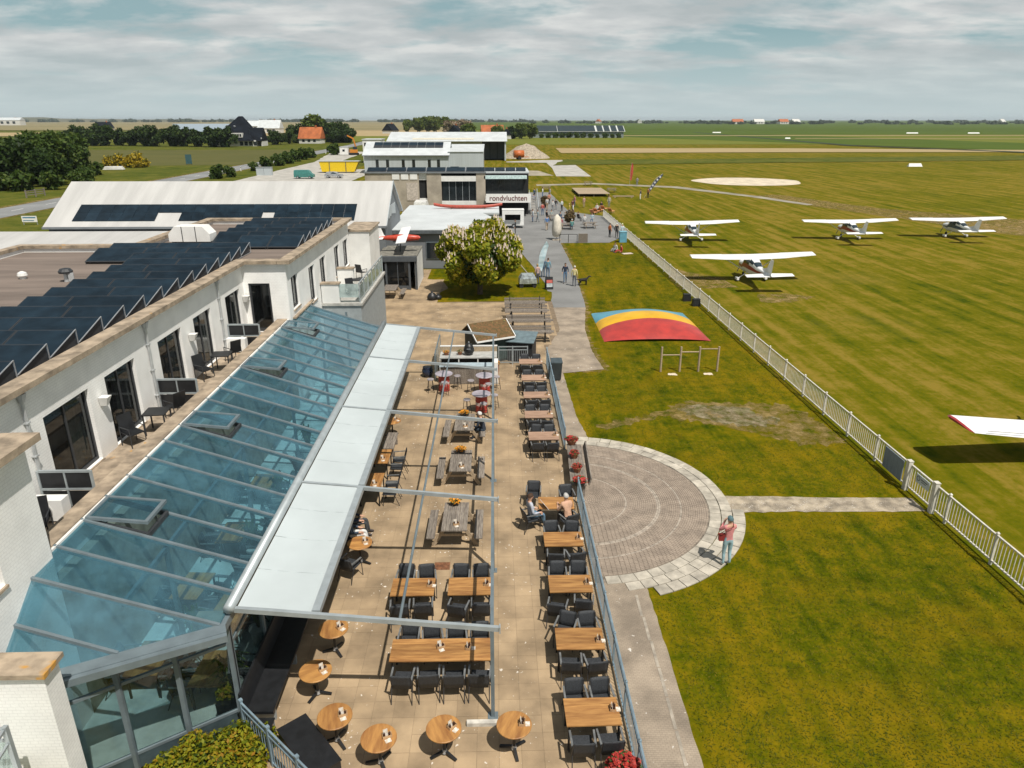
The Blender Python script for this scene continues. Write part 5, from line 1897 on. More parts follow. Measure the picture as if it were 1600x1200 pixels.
def make_plane(stripe, low=False, tipcol=None):
    t = thing('light_aircraft', '', 'aeroplane')
    secs = [(2.45, .13, 1.02, 1.24), (2.35, .34, .84, 1.4), (1.9, .45, .74, 1.5), (1.2, .5, .69, 1.56), (.75, .54, .67, 1.62), (.25, .56, .66, 2.1), (-.5, .56, .66, 2.2), (-1.3, .54, .68, 2.16),
            (-2.0, .44, .78, 1.98), (-2.7, .32, .9, 1.72), (-4.0, .2, 1.12, 1.62), (-5.2, .09, 1.3, 1.6), (-5.7, .03, 1.4, 1.58)]
    n = 20
    ring = []
    for (y_, w_, zb, zt) in secs:
        row_ = []
        for i in range(n):
            a = 2 * math.pi * (i + .5) / n
            ca, sa = math.cos(a), math.sin(a)
            x = w_ * math.copysign(abs(ca) ** .62, ca)
            z = (zb + zt) / 2 + (zt - zb) / 2 * math.copysign(abs(sa) ** .72, sa)
            row_.append((x, y_, z))
        ring.append(row_)
    fus, win, strp = MB(), MB(), MB()
    for j in range(len(secs) - 1):
        for i in range(n):
            q = [ring[j][i], ring[j][(i + 1) % n], ring[j + 1][(i + 1) % n], ring[j + 1][i]]
            am = 360 * (i + 1) / n
            tgt = fus
            up = am % 360
            side_ = min(abs(up - 0), abs(up - 360), abs(up - 180))
            if j == 4 and 20 < up < 160:
                tgt = win                                      # windscreen
            elif j in (5, 6) and (15 < up < 52 or 128 < up < 165):
                tgt = win                                      # side windows
            elif j == 7 and 20 < up < 160 and not 60 < up < 120:
                tgt = win
            elif j == 8 and 50 < up < 130:
                tgt = win                                      # rear window
            elif side_ < 8 and 1 <= j <= 10:
                tgt = strp
            q = [q[3], q[2], q[1], q[0]]
            tgt.add(q, [(0, 1, 2, 3)])
    fus.add(ring[0], [tuple(range(n))])
    fus.build('fuselage', PW, t)
    win.build('cabin_glass', PG, t)
    strp.build('stripe', stripe, t)
    if not low:
        for s in (-1, 1):
            w = MB()
            surf(w, (0, .42, 2.2), (s * 2.6, .42, 2.26), 1.63, 1.63, .2)
            surf(w, (s * 2.6, .42, 2.26), (s * 5.5, .22, 2.36), 1.63, 1.13, .2)
            w.build('wing', PW, t)
            MB().cyl((s * .55, -.1, .86), (s * 2.7, .02, 2.24), .045, .04, 8).build('wing_strut', PW, t)
            MB().obox((s * 3.9, -1.08, 2.29), 2.4, .03, .014, 0, 0, 0, s * R(-1.6)).build('aileron_gap', M('gap_grey', (.4, .4, .4), .6), t)
    else:
        for s in (-1, 1):
            w = MB()
            surf(w, (s * .3, .5, .98), (s * 5.3, .42, 1.86), 1.75, 1.4, .22)
            w.build('wing', PW, t)
            tp = MB()
            surf(tp, (s * 5.3, .42, 1.86), (s * 5.4, .25, 1.87), 1.4, 1.1, .16)
            tp.build('wing_tip', tipcol, t)
            MB().obox((s * 3.6, -1.0, 1.56 + .02), 2.6, .03, .02, 0, 0, 0, -s * R(9.8)).build('aileron_gap', M('gap_grey', (.4, .4, .4), .6), t)
    for s in (-1, 1):
        w = MB()
        surf(w, (s * .07, -4.75, 1.52), (s * 1.98, -4.95, 1.52), 1.0, .74, .1)
        w.build('tailplane', PW, t)
    f_ = MB()
    surf(f_, (0, -4.2, 1.55), (0, -5.35, 2.85), 1.5, .72, .1, 'y')
    f_.build('fin', PW, t)
    MB().add([(0, -3.2, 1.66), (0, -4.3, 1.6), (0, -4.55, 1.98), (.04, -4.3, 1.6), (-.04, -4.3, 1.6)], [(0, 3, 2), (0, 2, 4)]).build('dorsal_fin', PW, t)
    for s in (-1, 1):
        MB().cyl((s * .4, -.55, .78), (s * 1.22, -.6, .26), .05, .035, 8).build('gear_leg', PW, t)
        w = MB().cyl((s * 1.18, -.6, .2), (s * 1.33, -.6, .2), .2, n=14).build('wheel', TYRE, t)
        MB().obox((s * 1.26, -.6, .28), .2, .66, .2).build('wheel_fairing', PW, t)
    MB().cyl((0, 1.75, .75), (0, 1.8, .22), .04, n=8).build('gear_leg', ALU, t)
    MB().cyl((-.07, 1.8, .18), (.07, 1.8, .18), .18, n=14).build('wheel', TYRE, t)
    MB().lathe([(.13, 0), (.11, .1), (.05, .2), (.01, .24)], (0, 0, 0), 12).build('spinner', PW, t)
    pr = MB()
    for s in (-1, 1):
        d = Vector((math.sin(R(24)), 0, math.cos(R(24)))) * s
        a, b = Vector((0, 2.52, 1.13)) + d * .05, Vector((0, 2.52, 1.13)) + d * .95
        pr.bar(a, b, .13, .03)
    pr.build('propeller', IRON, t)
    return t


def fix_spinner(t):
    for ch in bpy.data.objects:
        if ch.parent == t and ch.name.split('.')[0] == 'spinner':
            ch.location = (0, 2.45, 1.13)
            ch.rotation_euler = (R(-90), 0, 0)


def roll(o, a=1.5):
    o.rotation_euler[1] = R(-a)
    o.scale = (.965, .965, .965)


pa1 = make_plane(PR)
fix_spinner(pa1)
PL = Proto(pa1)
roll(PL.put((22.4, 61.6, -.06), R(-2), 'white high wing aeroplane with red stripe, nearest whole one on the grass', 'parked light aircraft'))
roll(PL.put((22.8, 83.2, -.06), R(-6), 'white high wing aeroplane with red stripe seen from behind, leftmost of the back row', 'parked light aircraft'))
roll(PL.put((41.6, 84.0, -.06), R(-6), 'white high wing aeroplane with red stripe, middle of the back row', 'parked light aircraft'))
pa2 = make_plane(PB)
fix_spinner(pa2)
roll(Proto(pa2).put((55.2, 85.3, -.06), R(-7), 'white high wing aeroplane with blue stripe, rightmost of the back row', 'parked light aircraft'))
pa3 = make_plane(PB, True, PR)
fix_spinner(pa3)
Proto(pa3).put((25.35, 26.9, -.06), R(7), 'white low wing aeroplane with red wing tip cut off by the right edge', 'parked light aircraft', (1.28, 1.1, 1.0))

# ------------------------------------------------------------------ playground on the lawn
cu = thing('jumping_pillow', 'big domed air cushion striped blue, yellow and red on the lawn', 'air cushion', (10.3, 46.6, -.04))
NX, NY = 34, 40


def cush(u, v):
    x = (-3.35 + 6.7 * u) * (1 + .02 * (1 - v))
    y = -3.5 + 7.0 * v
    k = max(0, math.sin(math.pi * u)) ** .62 * max(0, math.sin(math.pi * (.02 + .96 * v))) ** .62
    return (x, y, .95 * k)


cols = [('red_panel', M('cushion_red', (.46, .05, .04), .42, var=.12, scale=1.6, col2=(.32, .04, .035), bump=.3, bscale=3., detail=7), 0, .35), ('yellow_panel', M('cushion_yellow', (.72, .4, .01), .4, var=.1, scale=.8), .35, .62), ('blue_panel', M('cushion_blue', (.1, .32, .42), .4, var=.1, scale=.8), .62, 1)]
for nm, mt, v0, v1 in cols:
    m = MB()
    ny = max(4, int(NY * (v1 - v0)))
    pts = [cush(i / NX, v0 + (v1 - v0) * j / ny) for j in range(ny + 1) for i in range(NX + 1)]
    m.add(pts, [(j * (NX + 1) + i, j * (NX + 1) + i + 1, (j + 1) * (NX + 1) + i + 1, (j + 1) * (NX + 1) + i) for j in range(ny) for i in range(NX)])
    m.build(nm, mt, cu, True)
mbp = thing('climbing_frame', 'row of four wooden posts with stepped crossbars on the lawn', 'climbing frame', (10.8, 37.35, -.04))
xs = (-1.6, -.53, .52, 1.58)
for x in xs:
    MB().cyl((x, 0, 0), (x, 0, 1.45), .06, .055, 10).build('post', NEWW, mbp)
for k, z in enumerate((.98, 1.15, 1.32)):
    MB().cyl((xs[k] + .05, 0, z), (xs[k + 1] - .05, 0, z), .035, n=8).build('crossbar', NEWW, mbp)
sheet('worn_patch', wavy([(9.5, 36.8), (10.0, 36.7), (10.0, 37.1), (9.6, 37.1)], .08, .1), -.036, SAND)
sheet('worn_patch', wavy([(11.5, 36.8), (12.0, 36.7), (12.0, 37.1), (11.6, 37.1)], .08, .1), -.036, SAND)
for i, (x, y, w) in enumerate(((16.05, 52.3, 'outside the fence by the cushion'), (14.9, 53.9, 'inside the fence beyond the cushion'))):
    b = thing('black_box', 'small black box at the foot of the fence, ' + w, 'box', (x if i else 15.2, y, -.04))
    MB().add([(-.3, -.25, 0), (.3, -.25, 0), (.3, .25, 0), (-.3, .25, 0), (-.25, -.2, .5), (.25, -.2, .5), (.25, .2, .5), (-.25, .2, .5)],
             [(3, 2, 1, 0), (4, 5, 6, 7), (0, 1, 5, 4), (1, 2, 6, 5), (2, 3, 7, 6), (3, 0, 4, 7)]).build('body', BLACKP, b)
    MB().box(-.27, -.22, .501, .27, .22, .53).build('lid', IRON, b)

# ------------------------------------------------------------------ things on the plaza and yard
tr_ = thing('food_trailer', 'white food trailer with open serving hatch on the plaza', 'trailer', (2.35, 94.2, -.02))
tm_ = MB()
tm_.box(-1.4, -.8, .38, 1.4, -.76, 1.02)
tm_.box(-1.4, -.8, 1.75, 1.4, -.76, 2.3)
tm_.box(-1.4, -.8, 1.02, -1.05, -.76, 1.75)
tm_.box(.95, -.8, 1.02, 1.4, -.76, 1.75)
tm_.box(-1.4, -.76, .38, -1.36, .8, 2.3)
tm_.box(1.36, -.76, .38, 1.4, .8, 2.3)
tm_.box(-1.36, .76, .38, 1.36, .8, 2.3)
tm_.box(-1.42, -.82, 2.301, 1.42, .82, 2.36)
tm_.box(-1.36, -.76, .38, 1.36, .76, .42)
tm_.build('body', M('trailer_white', (.78, .78, .76), .45, var=.05), tr_)
MB().box(-1.1, -1.05, 1.0, 1.0, -.81, 1.04).build('counter', ALU, tr_)
MB().box(-1.36, .7, .45, 1.36, .755, 2.25).build('back_wall', DKIN, tr_)
MB().cyl((.1, -.86, .3), (.1, -.72, .3), .3, n=16).build('wheel', TYRE, tr_)
MB().cyl((.1, -.87, .3), (.1, -.861, .3), .16, n=12).build('hub_cap', ALU, tr_)
MB().bar((-1.4, 0, .4), (-2.2, 0, .4), .08).build('drawbar', ALU, tr_)
pz_ = thing('closed_parasol', 'tall closed cream parasol standing on the plaza', 'parasol', (7.2, 83.8, -.02))
MB().cyl((0, 0, 0), (0, 0, 2.95), .04, n=8).build('pole', ALU, pz_)
pts, fs = [], []
for j, (r_, z_) in enumerate(((.16, .35), (.42, .5), (.5, 1.2), (.46, 2.0), (.36, 2.6), (.05, 2.95))):
    for i in range(16):
        a = 2 * math.pi * i / 16
        q = r_ * (1 + .18 * (-1) ** i)
        pts.append((q * math.cos(a), q * math.sin(a), z_))
for j in range(5):
    for i in range(16):
        fs.append((j * 16 + i, j * 16 + (i + 1) % 16, (j + 1) * 16 + (i + 1) % 16, (j + 1) * 16 + i))
MB().add(pts, fs).build('cover', M('cream_canvas', (.68, .63, .54), .9, var=.1, scale=4.), pz_, True)
MB().box(-.5, -.5, 0, .5, .5, .1).build('base', KERB, pz_)


def feather(name, label, loc, rz, col, h=3.4, lean=.5, marks=None):
    t = thing(name, label, 'flag', loc, rz)
    MB().tube([(0, 0, 0), (.02, 0, h * .4), (.12 * lean, 0, h * .75), (.6 * lean, 0, h)], .02, 6).build('pole', ALU, t)
    pts, fs = [], []
    for i in range(9):
        z = h * .22 + (h * .78) * i / 8
        x0 = .02 + .6 * lean * max(0, (z / h - .4) / .6) ** 2
        w = .55 * math.sin(math.pi * (.18 + .62 * (1 - i / 8))) if i < 8 else .05
        for yy in (-.008, .008):
            pts += [(x0, yy + .02 * math.sin(i), z), (x0 + w, yy + .05 * math.sin(i * 1.3), z - .05)]
    for i in range(8):
        b = i * 4
        fs += [(b, b + 1, b + 5, b + 4), (b + 3, b + 2, b + 6, b + 7)]
    MB().add(pts, fs).build('cloth', col, t)
    if marks:
        m = MB()
        for k in range(5):
            z = h * (.35 + .12 * k)
            x0 = .02 + .6 * lean * max(0, (z / h - .4) / .6) ** 2
            m.box(x0 + .14, -.05, z, x0 + .4, .05, z + h * .055)
        m.build('white_marks', marks, t)
    return t


feather('feather_flag', 'pale blue and white feather flag leaning beside the path', (3.75, 62.2, -.02), 0, M('pale_flag', (.55, .66, .7), .8, var=.15, scale=2., col2=(.38, .55, .62)), 3.3, 1.2)
fl = feather('feather_flag', 'dark leaning banner with white letters on the airfield grass', (27.0, 131.5, -.05), R(10), M('navy_flag', (.05, .06, .11), .8), 5.2, 1.6, M('flag_white', (.7, .7, .7), .8))
fl.rotation_euler = (0, R(28), R(10))
feather('feather_flag', 'tall red feather banner on the airfield grass', (29.1, 158, -.05), R(5), M('red_flag', (.42, .06, .04), .8), 4.6, .5)
cart = thing('covered_cart', 'silver covered cart on the gravel beside the chestnut tree', 'cart', (2.7, 59.0, -.01), R(5))
MB().add([(-.75, -.5, .35), (.75, -.5, .35), (.75, .5, .35), (-.75, .5, .35), (-.7, -.5, .75), (.7, -.5, .75), (.7, .5, .75), (-.7, .5, .75), (-.5, -.4, 1.1), (.5, -.4, 1.1), (.5, .4, 1.1), (-.5, .4, 1.1)],
         [(3, 2, 1, 0), (0, 1, 5, 4), (1, 2, 6, 5), (2, 3, 7, 6), (3, 0, 4, 7), (4, 5, 9, 8), (5, 6, 10, 9), (6, 7, 11, 10), (7, 4, 8, 11), (8, 9, 10, 11)]).build('cover', M('silver_cover', (.5, .55, .56), .3, metal=.5, var=.3, scale=5.), cart)
for s in (-1, 1):
    for q in (-1, 1):
        MB().cyl((s * .55, q * .4 - .04, .18), (s * .55, q * .4 + .04, .18), .18, n=12).build('wheel', TYRE, cart)
        MB().bar((s * .55, q * .4, .18), (s * .6, q * .42, .36), .05).build('leg', IRON, cart)
ab = thing('a_board', 'dark framed pavement sign standing on the asphalt path', 'sign', (4.45, 58.2, -.02), R(8))
for s in (-1, 1):
    MB().obox((0, s * .16, .5), .62, .03, 1.02, 0, 0, s * R(14)).build('board', IRON, ab)
MB().obox((0, -.2, .66), .5, .012, .26, 0, 0, R(-14)).build('poster', M('poster_red', (.45, .1, .08), .6), ab)
MB().obox((0, -.262, .36), .5, .012, .3, 0, 0, R(-14)).build('poster', M('poster_grey', (.4, .45, .46), .6), ab)
bx = thing('rubbish_bag', 'black sack lying at the edge of the tree grass', 'bag', (-4.95, 54.5, 0))
MB().lathe([(.28, 0), (.4, .12), (.38, .3), (.25, .5), (.08, .58), (.12, .66)], n=12).build('sack', BLACKP, bx, True)
MB().lathe([(.22, 0), (.3, .1), (.26, .26), (.1, .38)], (.45, .15, 0), 10).build('sack', BLACKP, bx, True)
bike = thing('bicycle', 'bicycle leaning by the picnic table near the grey porch', 'bicycle', (-9.2, 55.3, 0), R(15))
for x in (-.52, .52):
    MB().tube([(x + .34 * math.cos(R(20 * k)), 0, .34 + .34 * math.sin(R(20 * k))) for k in range(19)], .018, 5).build('wheel', TYRE, bike)
MB().tube([(-.52, 0, .34), (-.1, 0, .3), (.38, 0, .82), (-.18, 0, .8), (-.1, 0, .3)], .018, 6).build('frame', ALU, bike)
MB().tube([(.52, 0, .34), (.38, 0, .85), (.34, 0, 1.02)], .016, 6).build('fork', ALU, bike)
MB().tube([(.3, -.28, 1.05), (.36, 0, 1.03), (.3, .28, 1.05)], .014, 6).build('handlebar', IRON, bike)
MB().obox((-.2, 0, .9), .26, .14, .06).build('saddle', IRON, bike)
bl = thing('blue_crate', 'light blue tall crate by the fence corner', 'crate', (14.7, 82.2, -.03))
MB().box(-.4, -.35, 0, .4, .35, 1.15).build('box', M('crate_blue', (.12, .33, .45), .6, var=.1), bl)
MB().box(-.43, -.38, 1.151, .43, .38, 1.22).build('lid', M('crate_lid', (.2, .42, .52), .6), bl)
sl_ = MB().obox((0, 0, .02), 1.1, .6, .04, .3).build('picnic_cloth', M('pale_cloth', (.6, .5, .42), .9))
sl_.location = (13.9, 74.6, -.03)
tag(sl_, 'pale cloth spread on the grass beside the person in red', 'blanket')
PT2 = [(9.2, 92.6, 'left one of two on the plaza'), (12.3, 93.4, 'right one of two on the plaza'), (8.3, 100.8, 'amid the seated plaza group'), (10.3, 146.5, 'alone on the far grass'), (22.7, 142, 'right of the wooden stage'), (20.0, 157, 'beyond the wooden stage')]
for x, y, w in PT2:
    PIC.put((x, y, -.02), R(90 + rng.uniform(-8, 8)), 'weathered picnic table ' + w, 'picnic tables on the plaza')
lg = thing('sun_lounger', '', 'lounger')
OR_ = M('orange_canvas', (.62, .27, .13), .85, var=.15)
MB().box(-.3, -.9, .28, .3, .2, .34).build('seat', OR_, lg)
MB().obox((0, .5, .56), .6, .8, .06, 0, 0, R(42)).build('backrest', OR_, lg)
for s in (-1, 1):
    for y_ in (-.7, .1):
        MB().box(s * .27 - .02, y_ - .03, 0, s * .27 + .02, y_ + .03, .279).build('leg', NEWW, lg)
LOU = Proto(lg)
for k, (x, y) in enumerate(((14.6, 107.6), (15.3, 109.2), (16.1, 110.8), (16.9, 112.4), (17.5, 109.2))):
    LOU.put((x, y, -.05), R(150), 'orange canvas lounger on the grass, %s' % ('nearest', 'second', 'third', 'fourth', 'one apart with blue towel')[k], 'orange loungers')
stg = thing('wooden_stage', 'low wooden stage of pale planks on the far grass', 'stage', (18.2, 139.5, -.05))
for k in range(24):
    MB().box(-2.9, -6 + k * .5, .5, 2.9, -5.52 + k * .5, .56).build('plank', NEWW, stg)
for x in (-2.7, 0, 2.7):
    for y_ in (-5.7, 0, 5.7):
        MB().box(x - .08, y_ - .08, 0, x + .08, y_ + .08, .499).build('leg', OLDW, stg)
bmx = thing('timber_beam', 'long pale timber beam lying beside the wooden stage', 'beam', (23.2, 131.5, -.05), R(-3))
MB().box(-1.9, -.2, .2, 1.9, .2, .4).build('beam', NEWW, bmx)
MB().box(-1.6, -.2, 0, -1.4, .2, .199).build('block', NEWW, bmx)
MB().box(1.4, -.2, 0, 1.6, .2, .199).build('block', NEWW, bmx)
cxt = thing('plaza_railing', 'grey railing at the corner where asphalt meets the lawn', 'railing', (9.4, 81.9, -.02))
for k in range(3):
    MB().box(-2.0 + k * 1.0 - .03, -.03, 0, -2.0 + k * 1.0 + .03, .03, .95).build('post', IRON, cxt)
MB().box(-2.0, -.02, .9, .0, .02, .95).build('rail', IRON, cxt)
MB().box(.15, -.12, 0, 1.2, .12, 1.0).build('planter_box', OLDW, cxt)
# ------------------------------------------------------------------ vegetation
def leaf_mat(name, c1, c2, c3=None, rough=.6, scale=.6, trans=.3):
    m = bpy.data.materials.new(name)
    m.use_nodes = True
    nt = m.node_tree
    b = nt.nodes['Principled BSDF']
    b.inputs['Roughness'].default_value = rough
    b.inputs['Specular IOR Level'].default_value = .25
    pos = nd(nt, 'ShaderNodeNewGeometry')
    nz = noise_n(nt, pos.outputs['Position'], scale, 3, .6)
    r1 = math_n(nt, 'ADD', math_n(nt, 'MULTIPLY', nz, .6), math_n(nt, 'MULTIPLY', pos.outputs['Random Per Island'], .4))
    base = ramp(nt, r1, [(.3, c1), (.55, c2), (.75, c3 or c2)])
    lk(nt, base, b.inputs['Base Color'])
    tl = nd(nt, 'ShaderNodeBsdfTranslucent')
    lk(nt, base, tl.inputs[0])
    mx = nd(nt, 'ShaderNodeMixShader')
    mx.inputs[0].default_value = trans
    out = nt.nodes['Material Output']
    lk(nt, b.outputs[0], mx.inputs[1])
    lk(nt, tl.outputs[0], mx.inputs[2])
    lk(nt, mx.outputs[0], out.inputs[0])
    return m


BARK = M('bark', (.1, .075, .05), .95, var=.4, scale=8., stretch=(4, 4, .6), bump=.6, bscale=10.)
L_CHEST = leaf_mat('chestnut_leaf', (.12, .165, .009), (.29, .3, .016), (.5, .4, .04), trans=.42)
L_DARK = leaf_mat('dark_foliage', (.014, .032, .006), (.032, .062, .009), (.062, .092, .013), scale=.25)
L_MID = leaf_mat('mid_foliage', (.022, .048, .006), (.055, .095, .012), (.105, .135, .02), scale=.25)
L_LITE = leaf_mat('light_foliage', (.05, .085, .012), (.11, .15, .022), (.18, .2, .035), scale=.2)
L_GREY = leaf_mat('grey_foliage', (.035, .055, .03), (.06, .085, .045), (.09, .11, .06), scale=.2)
L_PINK = leaf_mat('blossom_foliage', (.12, .12, .05), (.3, .22, .15), (.45, .35, .28), scale=.4)
L_HEDGE = leaf_mat('hedge_leaf', (.1, .13, .006), (.26, .26, .012), (.3, .15, .012), scale=1.6)
L_YEL = leaf_mat('gorse', (.08, .09, .01), (.35, .25, .01), (.5, .36, .02), scale=.4)
L_BRN = leaf_mat('brown_shrub', (.1, .07, .03), (.16, .11, .05), (.2, .15, .07), scale=1.)
BLOSS = M('blossom', (.72, .6, .5), .8, var=.15, scale=5.)


def leaves(blobs, n, size, seed, shell=.62, flat=.0, aspect=1.7, droop=0):
    """numpy quads scattered through the blobs' volume, denser towards their skins"""
    g = np.random.default_rng(seed)
    bl_ = np.array([(b[0], b[1], b[2], b[3], b[3] if len(b) < 5 else b[4]) for b in blobs])
    wgt = bl_[:, 3] ** 2
    idx = g.choice(len(bl_), n, p=wgt / wgt.sum())
    d = g.normal(size=(n, 3))
    d /= np.linalg.norm(d, axis=1)[:, None]
    rr = np.where(g.random(n) < .75, g.uniform(shell, 1.06, n), g.uniform(.2, shell, n))
    B = bl_[idx]
    c = B[:, :3] + d * rr[:, None] * np.stack([B[:, 3], B[:, 3], B[:, 4]], 1)
    nrm = d * .8 + g.normal(size=(n, 3)) * .75 + np.array([0, 0, .35])
    nrm /= np.linalg.norm(nrm, axis=1)[:, None]
    t = np.cross(nrm, g.normal(size=(n, 3)))
    t /= np.linalg.norm(t, axis=1)[:, None]
    b2 = np.cross(nrm, t)
    s = size * g.uniform(.6, 1.35, n)[:, None]
    v = np.stack([c - t * s * aspect * .5, c + b2 * s * .5, c + t * s * aspect * .5, c - b2 * s * .5], 1)
    v[:, 0] += nrm * s * .12
    v[:, 2] -= nrm * s * .15
    return v.reshape(-1, 3), c, d


def leaf_mesh(name, blobs, n, size, seed, mat, **kw):
    v, c, d = leaves(blobs, n, size, seed, **kw)
    me = bpy.data.meshes.new(name)
    me.vertices.add(len(v))
    me.vertices.foreach_set('co', v.ravel())
    me.loops.add(len(v))
    me.loops.foreach_set('vertex_index', np.arange(len(v)))
    me.polygons.add(n)
    me.polygons.foreach_set('loop_start', np.arange(0, len(v), 4))
    me.materials.append(mat)
    me.update(calc_edges=True)
    me.validate()
    return me


def crown_blobs(rx, rz, n, seed, zc, rmin=.28, rmax=.45):
    rr = random.Random(seed)
    out = []
    for k in range(n):
        a = rr.uniform(0, 6.28)
        q = math.sqrt(rr.random()) * .72
        zz = rr.uniform(-.7, .75)
        f = math.sqrt(max(.05, 1 - zz * zz))
        out.append((rx * q * f * math.cos(a) * 1.15, rx * q * f * math.sin(a) * 1.15, zc + rz * zz, rx * rr.uniform(rmin, rmax)))
    return out


def trunk_mesh(mb, h, r, seed, spread, n=6):
    rr = random.Random(seed)
    mb.cyl((0, 0, -.1), (.03, .02, h * .55), r, r * .75, 10)
    for k in range(n):
        a = 2 * math.pi * k / n + rr.uniform(-.4, .4)
        z0 = h * rr.uniform(.4, .56)
        p1 = (spread * .45 * math.cos(a), spread * .45 * math.sin(a), h * rr.uniform(.75, .95))
        p2 = (spread * .8 * math.cos(a), spread * .8 * math.sin(a), h * rr.uniform(1.05, 1.5))
        mb.cyl((.02, .02, z0), p1, r * .5, r * .3, 7)
        mb.cyl(p1, p2, r * .3, r * .12, 6)


# the flowering chestnut
ch = thing('chestnut_tree', 'round flowering chestnut tree with white blossom candles in the yard', 'tree', (-1.25, 56.4, 0))
tb = MB()
trunk_mesh(tb, 3.0, .24, 3, 3.0, 8)
tb.build('trunk', BARK, ch)
rr = random.Random(11)
blobs = []
for k in range(46):
    a = rr.uniform(0, 6.28)
    zz = rr.uniform(-.95, .95)
    f = math.sqrt(1 - zz * zz * .92)
    q = rr.uniform(.6, .84)
    blobs.append((3.5 * f * q * math.cos(a), 3.2 * f * q * math.sin(a), 2.95 + 2.6 * zz * q + .2, rr.uniform(.62, 1.05)))
blobs += [(0, 0, 3.0, 1.9), (.1, 0, 5.1, .8)]
link('crown', leaf_mesh('crown', blobs, 38000, .21, 5, L_CHEST, shell=.7, aspect=1.5), ch)
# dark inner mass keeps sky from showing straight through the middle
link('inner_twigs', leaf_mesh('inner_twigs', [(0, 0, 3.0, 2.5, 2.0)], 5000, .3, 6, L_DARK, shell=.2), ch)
bm_ = MB()
g = np.random.default_rng(8)
for k in range(1200):
    b = blobs[int(g.integers(0, 46))]
    d = g.normal(size=3)
    d[2] = abs(d[2]) * 1.1 + .1
    d /= np.linalg.norm(d)
    p = np.array(b[:3]) + d * b[3] * 1.02
    h_ = g.uniform(.16, .3)
    tl_ = Vector((d[0] * .25, d[1] * .25, 1)).normalized() * h_
    bm_.cyl(p, (p[0] + tl_.x, p[1] + tl_.y, p[2] + tl_.z), .06, .015, 5)
o = bm_.build('blossom_candles', BLOSS, ch)
o['kind'] = 'stuff'

# generic trees and shrubs, shared meshes
TREE = {}
for nm, rx, rz_h, zc, n, size, mt, sd in (('wood', 5.0, 4.6, 4.8, 6000, .5, L_MID, 1), ('wood_dark', 5.2, 4.8, 4.9, 5200, .58, L_DARK, 2), ('row', 6.2, 5.0, 4.7, 2200, .9, L_DARK, 3),
                                          ('row_mid', 7.2, 6.4, 6.6, 3000, 1.0, L_LITE, 4), ('far', 9.0, 5.6, 6.4, 420, 2.0, L_GREY, 5), ('pink', 7.5, 6.6, 7.0, 1700, 1.2, L_PINK, 6), ('shrub', 1.5, 1.1, 1.1, 700, .3, L_MID, 7),
                                          ('gorse', 2.2, 1.2, 1.2, 700, .36, L_YEL, 8), ('far_green', 8.5, 5.0, 6.0, 700, 1.6, L_MID, 9)):
    bl2 = crown_blobs(rx, rz_h, 16, sd, zc)
    me = leaf_mesh('crown', bl2, n, size, sd, mt, shell=.55)
    tb = MB()
    trunk_mesh(tb, zc * .75, rx * .06, sd, rx * .7, 5)
    TREE[nm] = (me, tb.mesh('trunk', BARK))


def tree(kind, x, y, s, label, group=None, rz=None, name='tree', z=-.05, sz=None):
    t = thing(name, label, 'tree' if name in ('tree', 'woodland_tree', 'field_tree') else 'shrub', (x, y, z), rng.uniform(0, 6.28) if rz is None else rz, group)
    t.scale = (s, s, sz or s)
    link('crown', TREE[kind][0], t)
    link('trunk', TREE[kind][1], t)
    return t


# dense wood by the road, upper left
spots = []
rr = random.Random(21)
for row_, (y0, n) in enumerate(((158, 8), (166, 8), (175, 8), (185, 7), (196, 6), (207, 5))):
    for k in range(n):
        x = -94 - row_ * 4.6 - k * 7.0 + rr.uniform(-1.6, 1.6)
        y = y0 + rr.uniform(-2, 2)
        spots.append((x, y, row_, k))
for x, y, row_, k in spots:
    w = '%s row from road, %s from right end' % (('first', 'second', 'third', 'fourth', 'fifth', 'sixth')[row_], ('first', 'second', 'third', 'fourth', 'fifth', 'sixth', 'seventh', 'eighth')[k])
    tree(rr.choice(('wood', 'wood', 'wood_dark')), x, y, rr.uniform(.85, 1.12), 'tree of the dense wood, ' + w, 'trees of the dense wood', name='woodland_tree')
for k, (x, y, s) in enumerate(((-89, 150, 1.6), (-93, 147, 1.8), (-98, 148, 1.7), (-103, 150, 1.7), (-88.5, 158, 1.4), (-91, 166, 1.5), (-96, 176, 1.5), (-101, 190, 1.5))):
    tree('shrub', x, y, s, 'low green shrub at the foot of the dense wood, %s from the road gate' % ('first', 'second', 'third', 'fourth', 'fifth', 'sixth', 'seventh', 'eighth')[k], 'shrubs before the wood', name='shrub')
for k, (x, y, s) in enumerate(((-110, 224, 1.5), (-105, 222, 1.7), (-115, 226, 1.2))):
    tree('gorse', x, y, s, 'yellow flowering gorse bush right of the dense wood, %s' % ('middle', 'right', 'left')[k], 'gorse bushes', name='shrub')
# verge shrubs by the road
for k, (x, y, s) in enumerate(((-66, 178, 1.5), (-65, 183, 1.2), (-66, 205, 1.1), (-66, 216, 1.5), (-66, 228, 1.6), (-66.5, 240, 1.7), (-67, 252, 1.8), (-67, 264, 1.8), (-68, 277, 1.6), (-64, 300, 2.0))):
    tree('shrub', x, y, s, 'green verge shrub on the right of the road, %s from the camera' % (ORD[k] if k else 'first'), 'verge shrubs', name='shrub')
